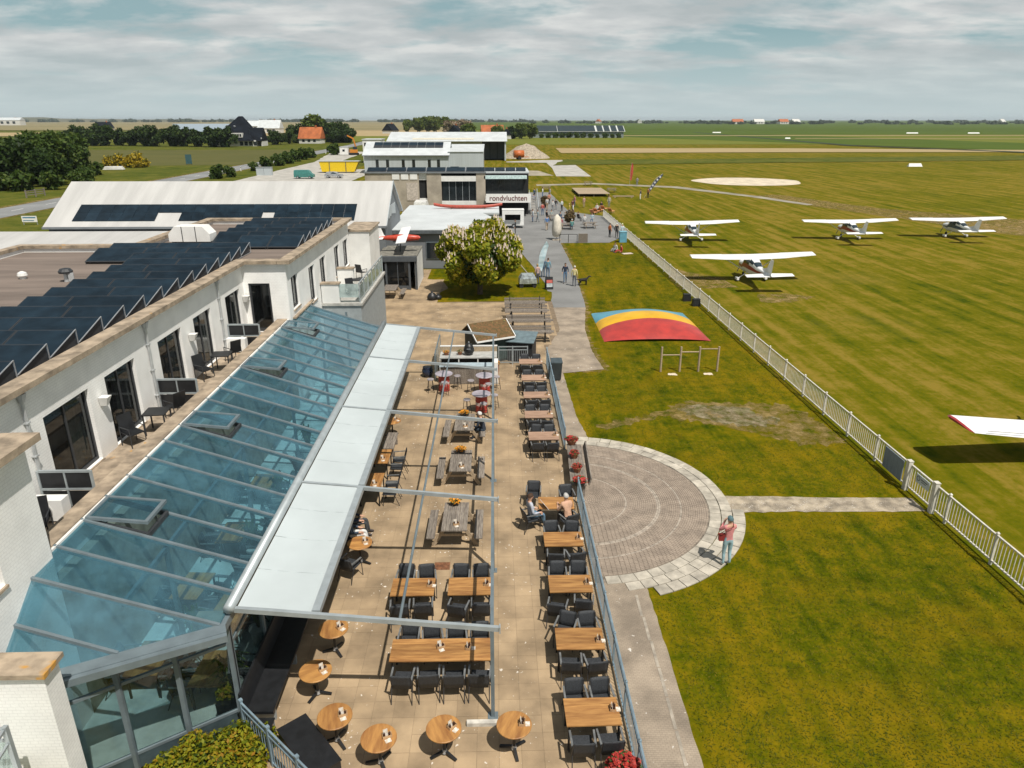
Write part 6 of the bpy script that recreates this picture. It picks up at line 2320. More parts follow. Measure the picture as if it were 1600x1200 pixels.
# tree row in front of the black farmhouse
for k in range(13):
    x = -236 + k * 8.2
    tree('row', x + rr.uniform(-1.5, 1.5), 420 - k * 2.6 + rr.uniform(-4, 4), rr.uniform(.72, 1.1), 'dark tree of the row left of black farmhouse, %s from left' % ('one', 'two', 'three', 'four', 'five', 'six', 'seven', 'eight', 'nine', 'ten', 'eleven', 'twelve', 'thirteen')[k], 'tree row by the farmhouse')
for k, (x, y, s, kd) in enumerate(((-124, 425, .75, 'row'), (-118, 436, .8, 'wood'), (-117, 452, 1.05, 'row'), (-112, 470, 1.2, 'row_mid'), (-104, 474, 1.2, 'row'), (-97, 470, 1.15, 'row'), (-92, 465, 1.05, 'row'), (-89, 458, .85, 'row'), (-96, 452, .75, 'row'), (-121, 428, .7, 'wood_dark'))):
    tree(kd, x, y, s, 'dark tree around the house with orange roof, %s' % ('far left', 'front left', 'left behind', 'centre left behind', 'centre behind', 'centre right behind', 'right behind', 'far right', 'right front', 'low one at the left')[k], 'trees around the orange roofed house')
# centre grove
for k, (x, y, s, kd) in enumerate(((-94, 830, 1.0, 'row_mid'), (-84, 828, 1.15, 'row_mid'), (-74, 832, 1.25, 'row_mid'), (-64, 835, 1.25, 'row_mid'), (-55, 838, 1.2, 'row_mid'), (-46, 840, 1.0, 'row_mid'), (-36, 640, .95, 'pink'), (-26, 650, 1.0, 'pink'), (-19, 560, .8, 'row_mid'), (2, 540, .7, 'row_mid'), (20, 545, .8, 'row_mid'), (26, 548, .8, 'row_mid'), (13, 552, .85, 'row'))):
    tree(kd, x, y, s, 'tree of the distant centre grove beyond the hangar, %s from the left' % ('first', 'second', 'third', 'fourth', 'fifth', 'sixth', 'pink flowering first', 'pink flowering second', 'seventh', 'eighth', 'ninth', 'tenth', 'eleventh')[k], 'distant centre grove')
for k in range(12):
    x = 36 + k * 5.4
    tree('shrub', x, 575 + rr.uniform(-3, 3), rr.uniform(1.3, 2.0), 'hedge shrub before the dark roofed greenhouse, number %s from left' % ('one', 'two', 'three', 'four', 'five', 'six', 'seven', 'eight', 'nine', 'ten', 'eleven', 'twelve')[k], 'hedge before the greenhouse', name='shrub')
# far wooded horizon: one mass of small trees, farms between them
fm = []
g = np.random.default_rng(4)
far_spans = [(-5200, -700, 4200, 170), (-700, 200, 4200, 50), (120, 1400, 2900, 46), (650, 1050, 2300, 34), (1120, 2900, 2200, 120), (1500, 3900, 3100, 90), (250, 800, 2700, 22)]
tv, n_tot = [], 0
for x0, x1, y0, n in far_spans:
    for k in range(n):
        x, y = g.uniform(x0, x1), y0 + g.uniform(-160, 260)
        s = g.uniform(.5, 1.15) * y0 / 2300
        v, _, _ = leaves([(x, y, 3.6 * s, 8.5 * s, 4.6 * s), (x + 7 * s, y, 2.8 * s, 7 * s, 3.6 * s)], 90, 4.6 * s, int(g.integers(1e6)))
        tv.append(v)
v = np.concatenate(tv)
me = bpy.data.meshes.new('far_trees')
me.vertices.add(len(v))
me.vertices.foreach_set('co', v.ravel())
me.loops.add(len(v))
me.loops.foreach_set('vertex_index', np.arange(len(v)))
me.polygons.add(len(v) // 4)
me.polygons.foreach_set('loop_start', np.arange(0, len(v), 4))
me.materials.append(L_GREY)
me.update(calc_edges=True)
tag(link('far_woods', me), 'hazy band of far trees along the horizon', 'woods', kind='stuff')
# low dunes on the left horizon
dm = MB()
pts, fs = [], []
nx, ny = 150, 8
for j in range(ny + 1):
    for i in range(nx + 1):
        x = -6500 + 6900 * i / nx
        y = 4700 + j * 130
        e = math.sin(math.pi * j / ny)
        env = max(.12, min(1, (-x - 300) / 3200))
        hgt = 27 * env * e * (.45 + .55 * abs(mnoise.noise(Vector((x * .0021, y * .004, 3)))) * 2 + .25 * mnoise.noise(Vector((x * .009, y * .01, 1))))
        pts.append((x, y, max(0, hgt) - 1 + (1 if j else 0)))
for j in range(ny):
    for i in range(nx):
        fs.append((j * (nx + 1) + i, j * (nx + 1) + i + 1, (j + 1) * (nx + 1) + i + 1, (j + 1) * (nx + 1) + i))
o = dm.add(pts, fs).build('dunes', grass_mat('dune_slopes', [(.3, (.06, .075, .05)), (.5, (.1, .105, .065)), (.7, (.17, .15, .1))], big=.002, mid=.006, fine=.03), None, True)
o['kind'] = 'structure'

# yellow green shrub at the lower left
hs_ = thing('hedge_bush', 'yellow green and rust coloured hedge bush below the conservatory corner', 'shrub', (-6.15, 11.2, 0))
hb = [(-.9 + .42 * i + rr.uniform(-.1, .1), -.05 + .18 * i * .9 - .6 + .55 * j + rr.uniform(-.1, .1), .26 + rr.uniform(-.1, .2), .38) for i in range(5) for j in range(3)]
hb = [(b[0], b[1], b[2], b[3]) for b in hb]
link('foliage', leaf_mesh('foliage', hb, 14000, .055, 31, L_HEDGE, shell=.7), hs_)
link('twigs', leaf_mesh('twigs', hb, 2500, .09, 32, L_DARK, shell=.2), hs_)
st_ = MB()
for k in range(6):
    st_.cyl((-.7 + .3 * k, -.3 + .12 * k, 0), (-.75 + .32 * k, -.2 + .1 * k, .5), .025, .012, 6)
st_.build('stems', BARK, hs_)
# brown plaza shrubs in tubs
for k, (x, y, s) in enumerate(((8.0, 116.5, .85), (9.9, 95.4, .95))):
    t = thing('tub_shrub', 'brown grassy shrub in a tub on the plaza, %s' % ('farther one', 'nearer one by the picnic tables')[k], 'shrub', (x, y, -.02))
    t.scale = (s, s, s)
    link('foliage', leaf_mesh('foliage', [(0, 0, 1.3, .75, .85)], 900, .16, 60 + k, L_BRN, shell=.3, aspect=3), t)
    MB().lathe([(.3, 0), (.42, .5), (.44, .55), (.36, .55)], n=14).build('tub', POT, t)

# ------------------------------------------------------------------ inside the conservatory
chairs_in = [(-6.9, 13.9), (-7.3, 16.2), (-8.6, 14.3), (-8.7, 17.2), (-7.0, 18.7), (-8.5, 20.0), (-7.1, 21.8), (-8.6, 23.4), (-7.0, 25.4)]
for k, (x, y) in enumerate(chairs_in):
    w = ('first', 'second', 'third', 'fourth', 'fifth', 'sixth', 'seventh', 'eighth', 'ninth')[k] + ' from the glass end'
    TAB.put((x, y, .012), R(90 + rng.uniform(-4, 4)), 'brown table inside the conservatory, ' + w, 'tables inside the conservatory')
    for dx, s in ((-.62, 'wall side'), (.62, 'terrace side')):
        for dy, q in ((-.3, 'near'), (.3, 'far')):
            CHAIR.put((x + dx, y + dy, .012), R(-90 if dx < 0 else 90) + rng.uniform(-.2, .2), 'dark chair inside the conservatory, %s %s seat at the %s table' % (s, q, w.split(' ')[0]), 'chairs inside the conservatory')
pln = thing('potted_plant', '', 'plant')
MB().lathe([(.18, 0), (.26, .5), (.28, .5), (.28, .56), (.22, .56)], n=14).build('pot', M('pale_pot', (.5, .5, .48)), pln)
v_ = MB()
for k in range(46):
    a = rng.uniform(0, 6.28)
    q = rng.uniform(.25, .55)
    z1 = rng.uniform(.9, 1.55)
    t_ = Vector((-math.sin(a), math.cos(a), 0)) * .03
    p0, p1, p2 = Vector((0, 0, .5)), Vector((q * .5 * math.cos(a), q * .5 * math.sin(a), z1)), Vector((q * math.cos(a), q * math.sin(a), z1 - .12))
    v_.add([p0 - t_, p0 + t_, p1 + t_, p1 - t_, p2], [(0, 1, 2, 3), (3, 2, 4)])
v_.build('leaves', L_MID, pln)
PLN = Proto(pln)
for k, (x, y) in enumerate(((-7.85, 15.2), (-6.4, 13.6), (-6.35, 15.6), (-7.7, 19.4), (-6.4, 19.8), (-7.8, 22.6), (-6.4, 23.6), (-7.8, 26.8))):
    PLN.put((x, y, .012), rng.random() * 6, 'potted palm-like plant seen through the glass roof, %s from the glass end' % ('first', 'second', 'third', 'fourth', 'fifth', 'sixth', 'seventh', 'eighth')[k], 'plants inside the conservatory')
trough = thing('planter_trough', 'black metal plant trough behind the slanting glass end', 'planter', (-6.45, 13.6, .012), R(8))
MB().box(-.16, -.7, 0, .16, .7, .55).build('trough', IRON, trough)
link('foliage', leaf_mesh('foliage', [(0, -.4 + .27 * k, .62, .2) for k in range(4)], 900, .07, 44, L_HEDGE), trough)

# ------------------------------------------------------------------ buildings beyond the hotel
CORR = M('white_corrugated_roof', (.46, .455, .44), .7, var=.08, scale=.5, stretch=(2.2, .25, .25), detail=5)
GREYW = M('grey_cladding', (.17, .185, .2), .7, var=.1, scale=1.)
GREYC = M('light_grey_cladding', (.42, .46, .48), .6, var=.06, scale=.6, stretch=(6, 6, .2))
ROOFL = M('pale_grey_membrane', (.52, .55, .56), .75, var=.08, scale=.4)
BLOCK = M('pale_block_brick', (.4, .35, .28), .9, var=.14, scale=.8, brick=(1.7, .02, .93, .8, 'x'))
DGL = M('dark_window', (.02, .026, .03), .1, var=.3, scale=.6)

barn = thing('white_roof_barn', 'long barn with white gable roof and a strip of solar panels', 'building', (-24, 67, 0), abs_=True)
bx0, bx1 = -38.3, -9.3
MB().box(bx0 + .25, 62.3, 0, bx1 - .2, 72.9, 4.55).build('wall', GREYW, barn)
for x in (bx1 - .2, bx0 + .25):
    sg_ = 1 if x == bx1 - .2 else -1
    MB().add([(x, 62.3, 4.551), (x, 72.9, 4.551), (x, 67.6, 7.7), (x - .2 * sg_, 62.3, 4.551), (x - .2 * sg_, 72.9, 4.551), (x - .2 * sg_, 67.6, 7.7)], [(0, 1, 2), (3, 5, 4), (0, 2, 5, 3), (1, 4, 5, 2), (0, 3, 4, 1)]).build('gable', GREYW, barn)
MB().slab([(bx0, 61.9, 4.66), (bx1, 61.9, 4.66), (bx1, 67.6, 7.95), (bx0, 67.6, 7.95)], .1).build('roof', CORR, barn)
MB().slab([(bx1, 73.3, 4.66), (bx0, 73.3, 4.66), (bx0, 67.6, 7.95), (bx1, 67.6, 7.95)], .1).build('roof', CORR, barn)
MB().box(bx0, 61.78, 4.5, bx1, 61.9, 4.68).build('gutter', GREYW, barn)
MB().bar((bx1 + .03, 61.9, 4.62), (bx1 + .03, 67.6, 7.9), .05, .2).build('barge_board', GREYC, barn)
MB().bar((bx1 + .03, 73.3, 4.62), (bx1 + .03, 67.6, 7.9), .05, .2).build('barge_board', GREYC, barn)
lt = MB()
for k in range(5):
    lt.box(bx1 - .199, 65.0 + k * .95, 4.9 + .35 * (2 - abs(k - 2)) * .3, bx1 - .14, 65.55 + k * .95, 5.9)
lt.build('wall_lettering', GREYC, barn)
pvm = MB()
pvm.add([(0, 0, 0), (.98, 0, 0), (.98, .98, .565), (0, .98, .565), (0, 0, .04), (.98, 0, .04), (.98, .98, .605), (0, .98, .605)], [(3, 2, 1, 0), (4, 5, 6, 7), (0, 1, 5, 4), (1, 2, 6, 5), (2, 3, 7, 6), (3, 0, 4, 7)])
pvm = pvm.mesh('solar_panel', PV)
sl0 = (7.95 - 4.66) / (67.6 - 61.9)
for k in range(24):
    x = -36.1 + k * 1.0
    for j in range(2):
        if j == 0 and k in (7, 8, 16):
            continue
        y = 62.55 + j * 1.0
        o = link('solar_panel', pvm, barn)
        o.location = (x + 24, y - 67, 4.66 + (y - 61.9) * sl0 + .03)
lowb = thing('low_white_roof_shed', 'low shed with white corrugated roof left of the hotel roof', 'building', (-42, 57, 0), abs_=True)
MB().box(-66, 52.3, 0, -24.9, 61.3, 3.3).build('wall', WHITE2, lowb)
MB().slab([(-66.3, 51.9, 3.35), (-24.6, 51.9, 3.35), (-24.6, 61.6, 4.35), (-66.3, 61.6, 4.35)], .1).build('roof', CORR, lowb)

porch = thing('grey_porch', 'small dark grey glazed porch with flat gravel roof', 'building', (-8, 60.5, 0), abs_=True)
PG_ = M('porch_grey', (.075, .085, .095), .6, var=.1)
for x in (-9.55, -8.95, -7.05, -6.5):
    MB().box(x - .08, 58.0, 0, x + .08, 58.16, 2.35).build('post', PG_, porch)
MB().box(-9.65, 57.9, 2.351, -6.4, 58.2, 2.75).build('fascia', PG_, porch)
MB().box(-6.62, 58.17, 0, -6.42, 63.2, 2.7).build('side_wall', WHITE2, porch)
MB().box(-9.7, 58.17, 0, -9.5, 63.2, 2.7).build('side_wall', PG_, porch)
MB().box(-9.7, 63.0, 0, -6.42, 63.2, 2.7).build('back_wall', DKIN, porch)
MB().box(-9.7, 58.201, 2.701, -6.4, 63.2, 2.78).build('roof', M('roof_gravel', (.2, .19, .16), .95, var=.3, scale=3., detail=7), porch)
for a, b in ((-8.86, -8.05), (-7.97, -7.14)):
    MB().box(a, 58.06, .35, b, 58.075, 2.3).build('pane', WINGL, porch)
MB().box(-8.86, 58.04, .05, -7.14, 58.1, .34).build('sill_panel', PG_, porch)
MB().box(-8.04, 58.04, .35, -7.98, 58.1, 2.3).build('mullion', PG_, porch)
mp_ = thing('model_plane', 'small red and white aeroplane mounted on the porch roof', 'model plane', (-8.0, 60.2, 2.78), R(-90))
pts, fs = [], []
pf = [(1.75, .05, .05), (1.6, .2, .2), (.9, .27, .28), (0, .27, .3), (-1.0, .18, .2), (-1.75, .05, .08)]
for y_, w_, h_ in pf:
    for i in range(10):
        a = 2 * math.pi * i / 10
        pts.append((w_ * math.cos(a), y_, 1.15 + h_ * math.sin(a)))
for j in range(len(pf) - 1):
    for i in range(10):
        fs.append((j * 10 + i, (j + 1) * 10 + i, (j + 1) * 10 + (i + 1) % 10, j * 10 + (i + 1) % 10))
fs += [tuple(range(9, -1, -1)), tuple(range(50, 60))]
MB().add(pts, fs).build('fuselage', M('model_red', (.5, .06, .03), .4), mp_, True)
w = MB()
surf(w, (0, .75, 1.42), (-2.2, .75, 1.75), .85, .8, .1)
surf(w, (0, .75, 1.42), (2.2, .75, 1.1), .85, .8, .1)
w.build('wing', PW, mp_)
w = MB()
surf(w, (0, -1.3, 1.2), (-.75, -1.3, 1.25), .5, .4, .05)
surf(w, (0, -1.3, 1.2), (.75, -1.3, 1.15), .5, .4, .05)
w.build('tailplane', PW, mp_)
w = MB()
surf(w, (0, -1.2, 1.2), (0, -1.5, 1.95), .6, .4, .05, 'y')
w.build('fin', PW, mp_)
MB().cyl((0, 0, 0), (0, .1, .9), .04, n=8).build('mast', IRON, mp_)
MB().cyl((0, -.5, 0), (0, .0, .9), .03, n=8).build('mast', IRON, mp_)

cafe = thing('low_cafe_building', 'low dark grey building with pale flat roof behind the chestnut', 'building', (-4, 73, 0), abs_=True)
cpoly = [(-9.85, 67.0), (.3, 67.0), (.5, 71.5), (-2.2, 81.2), (-9.9, 81.3)]
MB().prism(cpoly, 0, 3.3).build('wall', GREYW, cafe)
MB().prism([(-10.0, 66.6), (.6, 66.6), (.9, 71.6), (-2.0, 81.5), (-10.1, 81.6)], 3.301, 3.62).build('roof_edge', M('roof_edge_dark', (.1, .115, .125), .6), cafe)
MB().prism([(-9.98, 66.62), (.58, 66.62), (.86, 71.6), (-2.03, 81.45), (-10.05, 81.55)], 3.621, 3.68).build('roof', ROOFL, cafe)
for x0, x1 in ((-6.4, -4.7), (-4.5, -3.0), (-2.8, -1.2)):
    f_ = MB().box(x0 - .06, 66.93, .9, x1 + .06, 66.998, 2.5).build('window', GREYB, cafe)
    MB().box(x0, 66.91, .96, x1, 66.929, 2.44).build('pane', DGL, cafe if False else f_)
annex = thing('flat_annex', 'flat annex with white roof edge behind the low grey building', 'building', (-3, 88, 0), abs_=True)
MB().box(-10.5, 83.2, 0, .4, 91, 3.0).build('wall', GREYC, annex)
MB().box(-10.6, 83.1, 3.001, .5, 91.1, 3.2).build('roof', ROOFL, annex)
boat = thing('red_canoe', 'long red canoe shaped hull lying on the flat annex roof', 'boat', (-3.2, 87.2, 3.2))
pts, fs = [], []
N = 16
for i in range(N + 1):
    u = -1 + 2 * i / N
    wv = .42 * (1 - abs(u) ** 2.2) + .02
    zz = .06 + .3 * abs(u) ** 3
    pts += [(4.1 * u, -wv, zz + .34), (4.1 * u, -wv * .6, zz), (4.1 * u, wv * .6, zz), (4.1 * u, wv, zz + .34)]
for i in range(N):
    b = i * 4
    fs += [(b, b + 1, b + 5, b + 4), (b + 1, b + 2, b + 6, b + 5), (b + 2, b + 3, b + 7, b + 6), (b + 3, b, b + 4, b + 7)]
MB().add(pts, fs).build('hull', M('canoe_red', (.45, .08, .05), .4, var=.15), boat, True)
for x in (-2, 2):
    MB().box(x - .1, -.5, 0, x + .1, .5, .1).build('cradle', OLDW, boat)

blk = thing('block_building', 'pale block building with large windows and solar panels on its roof', 'building', (-7, 116, 0), abs_=True)
segs = [(-19.6, -11.5), (-10.3, -8.1), (-2.8, -1.5)]
MB().box(-19.6, 112, 0, -11.5, 122, 5.6).build('wall', BLOCK, blk)
MB().box(-10.3, 112, 0, -8.1, 122, 5.6).build('wall', BLOCK, blk)
MB().box(-2.8, 112, 0, -1.4, 122, 5.6).build('wall', BLOCK, blk)
MB().box(-11.5, 112.5, 0, -10.3, 122, 5.6).build('door_bay', DKIN, blk)
MB().box(-11.5, 112.3, 4.6, -10.3, 112.499, 5.6).build('white_panel', WHITE2, blk)
MB().box(-11.5, 112.35, .1, -10.3, 112.49, 1.9).build('white_door', WHITE2, blk)
MB().box(-8.1, 112.6, 0, -2.8, 122, 5.3).build('window_bay', DKIN, blk)
for k in range(5):
    x = -7.95 + k * 1.02
    MB().box(x, 112.45, 1.5, x + .98, 112.47, 4.4).build('pane', DGL, blk)
    MB().box(x + .981, 112.4, 1.5, x + 1.019, 112.5, 4.4).build('mullion', GREYC, blk)
MB().box(-8.1, 112.05, 4.41, -2.8, 112.599, 5.2).build('lintel', WHITE2, blk)
MB().box(-8.1, 112.05, .9, -2.8, 112.599, 1.49).build('sill', WHITE2, blk)
for k in range(3):
    MB().box(-15.5 + k * 1.35, 111.93, 4.7, -14.4 + k * 1.35, 111.998, 5.55).build('white_panel', WHITE2, blk)
MB().box(-13.4, 111.94, 1.6, -11.7, 111.999, 4.2).build('pale_infill', M('pale_infill', (.5, .44, .38), .9), blk)
MB().box(-19.7, 111.85, 5.601, -1.3, 122.1, 5.8).build('roof', GREYW, blk)
MB().box(-1.4, 113, 0, 5.2, 122, 5.5).build('upper_room', DKIN, blk)
for k in range(6):
    x = -1.3 + k * .95
    MB().box(x, 112.9, 2.4, x + .91, 112.92, 4.7).build('pane', DGL, blk)
    MB().box(x + .911, 112.85, 2.4, x + .949, 112.95, 4.7).build('mullion', IRON, blk)
MB().box(-1.6, 112.0, 4.75, 4.9, 113.2, 5.2).build('canopy', M('pale_cyan_canopy', (.55, .7, .7), .6), blk)
MB().box(-1.7, 113.2, 5.501, 5.3, 122.1, 5.75).build('roof', ROOFL, blk)
MB().box(-1.4, 105.2, 2.0, 5.2, 112.84, 2.2).build('terrace_slab', CONC, blk)
MB().box(-1.3, 108.0, 0, 5.0, 112.0, 1.999).build('lower_room', DKIN, blk)
for k in range(6):
    pv_panel(-19.3 + k * 3.0, -16.5 + k * 3.0, 114.0, blk, 5.81, 1.6, .45)
for k in range(4):
    pv_panel(-1.5 + k * 1.6, .0 + k * 1.6, 115.2, blk, 5.76, 1.6, .4)
sgn = thing('rondvluchten_sign', 'long white sign board with dark red lettering rondvluchten', 'sign', (1.95, 105, 2.0), abs_=False)
MB().box(-3.2, -.05, 0, 3.25, .05, 1.22).build('board', M('sign_white', (.78, .77, .74), .6, var=.04), sgn)
tc_ = bpy.data.curves.new('lettering', 'FONT')
tc_.body = 'rondvluchten'
tc_.size = 1.02
tc_.extrude = .012
tc_.offset = .012
tc_.align_x = 'CENTER'
to = bpy.data.objects.new('t', tc_)
C.objects.link(to)
dg = bpy.context.evaluated_depsgraph_get()
dg.update()
tme = bpy.data.meshes.new_from_object(to.evaluated_get(dg))
bpy.data.objects.remove(to)
tme.materials.clear()
tme.materials.append(M('sign_brown_red', (.16, .05, .045), .7))
lo = link('lettering', tme, sgn, (0, -.065, .3))
lo.rotation_euler = (R(90), 0, 0)
stw = thing('outside_stairs', 'grey outside stairs with railing at the right of the block building', 'stairs', (5.9, 112, 0), abs_=True)
for k in range(12):
    MB().box(5.3, 107.0 + k * .42, k * .18, 6.4, 107.42 + k * .42, k * .18 + .06).build('step', CONC, stw)
MB().bar((6.45, 107, .9), (6.45, 112, 3.1), .06, .5).build('railing', GREYC, stw)
MB().bar((5.28, 107, .9), (5.28, 112, 3.1), .06, .06).build('handrail', GREYC, stw)

met = thing('metal_hall', 'light grey metal hall with slit windows and solar panels on the roof', 'building', (-20, 200, 0), abs_=True)
MB().box(-34, 195, 0, -12, 214, 4.45).build('wall', GREYC, met)
MB().slab([(-34.4, 194.6, 4.5), (-11.7, 194.6, 4.5), (-11.7, 203, 7.6), (-34.4, 203, 7.6)], .12).build('roof', ROOFL, met)
MB().slab([(-11.7, 211.4, 4.5), (-34.4, 211.4, 4.5), (-34.4, 203, 7.6), (-11.7, 203, 7.6)], .12).build('roof', ROOFL, met)
MB().box(-34.4, 194.45, 4.3, -11.7, 194.6, 4.52).build('gutter', GREYW, met)
MB().add([(-12, 195, 4.45), (-12, 211, 4.45), (-12, 203, 7.4), (-12.3, 195, 4.45), (-12.3, 211, 4.45), (-12.3, 203, 7.4)], [(0, 1, 2), (3, 5, 4), (0, 2, 5, 3), (1, 4, 5, 2)]).build('gable', GREYC, met)
for x in (-31, -28.3, -24.2, -21.5, -17.4, -15.0):
    MB().box(x, 194.93, 1.5, x + .75, 194.998, 3.4).build('window', DGL, met)
for k in range(8):
    pv = pv_panel(-32.0 + k * 2.3, -29.75 + k * 2.3, 202.4, met, 6.2, 3.4, 1.25)
MB().box(-11.999, 196, 0, -3.0, 216, 5.3).build('grey_wing', GREYC, met)
MB().slab([(-12.2, 195.8, 5.35), (-2.8, 195.8, 5.35), (-2.8, 216, 6.6), (-12.2, 216, 6.6)], .1).build('roof', ROOFL, met)
MB().box(-11.6, 195.93, 1.0, -9.4, 195.998, 1.6).build('window', DGL, met)
hang = thing('large_hangar', 'large light grey hangar with dark open door on its right', 'building', (-16, 262, 0), abs_=True)
MB().box(-36, 258.5, 0, -4.2, 282, 6.3).build('wall', GREYC, hang)
MB().box(3.5, 255, 0, 4.0, 282, 6.3).build('wall', GREYC, hang)
MB().box(-4.2, 262, 0, 3.5, 282, 6.3).build('dark_door_fill', M('hangar_shade', (.035, .04, .043), .8), hang)  # solid box; shade of the open hall is put into its dark colour
for k in range(3):
    MB().box(-4.0 + k * 2.6, 261.4, .3, -1.7 + k * 2.6, 261.5, 6.0).build('door_leaf', M('hangar_door', (.06, .068, .072), .6), hang)
MB().slab([(-36.5, 254.5, 6.35), (4.4, 254.5, 6.35), (4.4, 268, 9.1), (-36.5, 268, 9.1)], .15).build('roof', ROOFL, hang)
MB().slab([(4.4, 282.5, 6.35), (-36.5, 282.5, 6.35), (-36.5, 268, 9.1), (4.4, 268, 9.1)], .15).build('roof', ROOFL, hang)
MB().slab([(-28, 256.6, 6.86), (-7, 256.6, 6.86), (-7, 258.8, 7.31), (-28, 258.8, 7.31)], .06).build('roof_light', M('cream_light', (.66, .62, .5), .5), hang)
wb_ = thing('white_office', 'small white office block with four dark windows beside the hangar', 'building', (-39.5, 245, 0), abs_=True)
MB().box(-42.5, 243, 0, -36.6, 252, 7.1).build('wall', WHITE2, wb_)
for k in range(4):
    x = -42.0 + k * .85 + (.7 if k > 1 else 0)
    MB().box(x, 242.93, 5.2, x + .7, 242.998, 6.2).build('window', DGL, wb_)
MB().box(-42.7, 242.8, 7.101, -36.4, 252.2, 7.3).build('roof', ROOFL, wb_)

# yard machines and vehicles
yc = thing('yellow_skip', 'big bright yellow waste container beside the drive', 'container', (-41, 198, -.03))
MB().add([(-4.6, -1.2, .3), (3.9, -1.2, .3), (3.9, 1.2, .3), (-4.6, 1.2, .3), (-5.2, -1.25, 2.9), (5.2, -1.25, 2.9), (5.2, 1.25, 2.9), (-5.2, 1.25, 2.9)],
         [(3, 2, 1, 0), (4, 5, 6, 7), (0, 1, 5, 4), (1, 2, 6, 5), (2, 3, 7, 6), (3, 0, 4, 7)]).build('tub', M('skip_yellow', (.75, .52, .01), .5, var=.08), yc)
for x in (-2.5, 1.8):
    MB().box(x - .08, -1.4, .3, x + .08, -1.22, 2.8).build('rib', M('skip_grey', (.2, .18, .1), .6), yc)
MB().box(-5.3, -1.4, 2.901, 5.3, 1.4, 3.02).build('rim', GREYC, yc)
MB().box(-4.2, -1.0, 0, -3.8, 1.0, .299).box(3.0, -1, 0, 3.4, 1, .299).build('skid', IRON, yc)


def car(label, loc, rz, col, van=False, cat='car'):
    t = thing('parked_car' if not van else 'parked_van', label, cat, loc, rz)
    L, W = (4.3, 1.75) if not van else (4.6, 1.9)
    prof = [(-L / 2, .35), (-L / 2, .8), (-L / 2 + .15, .95), (-L / 2 + .55, 1.4), (-.2, 1.48), (.55, 1.4), (1.15, .98), (L / 2 - .15, .82), (L / 2, .6), (L / 2, .35)] if not van else \
           [(-L / 2, .35), (-L / 2, 1.1), (-L / 2 + .08, 1.95), (.9, 2.0), (1.35, 1.75), (1.75, 1.15), (L / 2 - .05, .95), (L / 2, .6), (L / 2, .35)]
    n = len(prof)
    pts = [(x, -W / 2 + (.12 if z > 1.2 else 0), z) for x, z in prof] + [(x, W / 2 - (.12 if z > 1.2 else 0), z) for x, z in prof]
    fs = [tuple(range(n)), tuple(range(2 * n - 1, n - 1, -1))] + [(i, i + n, (i + 1) % n + n, (i + 1) % n) for i in range(n)]
    MB().add(pts, fs).build('body', col, t)
    for s in (-1, 1):
        if not van:
            MB().add([(-1.4, s * (W / 2 - .04), 1.0), (1.0, s * (W / 2 - .04), 1.0), (.5, s * (W / 2 - .1), 1.36), (-1.2, s * (W / 2 - .1), 1.36)], [(0, 1, 2, 3)]).build('side_window', PG, t)
        else:
            MB().add([(.6, s * (W / 2 - .04), 1.2), (1.5, s * (W / 2 - .04), 1.2), (1.2, s * (W / 2 - .1), 1.7), (.6, s * (W / 2 - .1), 1.7)], [(0, 1, 2, 3)]).build('side_window', PG, t)
        for x in (-L / 2 + .85, L / 2 - .85):
            w = MB().cyl((x, s * (W / 2 - .16), .32), (x, s * (W / 2 + .02), .32), .32, n=14).build('wheel', TYRE, t)
            MB().cyl((x, s * (W / 2 + .021), .32), (x, s * (W / 2 + .03), .32), .18, n=10).build('rim', ALU, w)
    return t


car('teal green van parked beyond the white roof barn', (-45.4, 177.6, -.02), R(0), M('van_teal', (.05, .2, .18), .4), True, 'van')
car('silver estate car parked beside the yellow container', (-38.8, 179.5, -.02), R(0), M('car_silver', (.42, .43, .44), .3, metal=.4))
car('dark red car driving on the road at left', (-76.4, 262, -.02), R(-88), M('car_dark', (.06, .03, .035), .3))
car('white van parked in the gap of the block building', (-10.9, 108.5, -.02), R(90), M('van_white', (.75, .75, .73), .4), True, 'van')
cb_ = thing('electric_cabinet', 'pair of grey metal cabinets on the verge beside the drive', 'cabinet', (-58.3, 189, -.04))
for k in range(2):
    MB().box(-1.9 + k * 1.95, -.6, 0, -.02 + k * 1.95, .6, 1.9).build('cabinet', GREYC, cb_)
MB().box(-2.0, -.7, 1.901, 2.0, .7, 2.0).build('roof', ALU, cb_)
ex = thing('excavator', 'orange excavator with raised arm beyond the yellow container', 'excavator', (-56, 299, -.03), R(20))
EXO = M('machine_orange', (.55, .2, .02), .5, var=.1)
for s in (-1, 1):
    MB().box(-1.8, s * 1.1 - .3, 0, 1.8, s * 1.1 + .3, .85).build('track', IRON, ex)
MB().box(-1.6, -1.2, .9, 1.4, 1.2, 2.1).build('body', EXO, ex)
MB().box(-.3, -1.1, 2.101, 1.2, -.1, 3.2).build('cab', PG, ex)
MB().bar((1.2, .4, 2.0), (.2, .4, 6.2), .5, .6).build('boom', EXO, ex)
MB().bar((.2, .4, 6.2), (-2.2, .4, 7.4), .4, .5).build('arm', EXO, ex)
MB().box(-3.0, .0, 6.7, -2.2, .8, 7.5).build('bucket', IRON, ex)
wc = thing('site_cabin', 'white site cabin beside the orange excavator', 'cabin', (-59.5, 298, -.03))
MB().box(-1.6, -1.2, .2, 1.6, 1.2, 3.0).build('body', WHITE2, wc)
MB().box(-.5, -1.23, 1.4, .4, -1.2, 2.2).build('window', DGL, wc)
MB().box(-1.7, -1.3, 3.001, 1.7, 1.3, 3.12).build('roof', ROOFL, wc)
gm = MB()
pts, fs = [], []
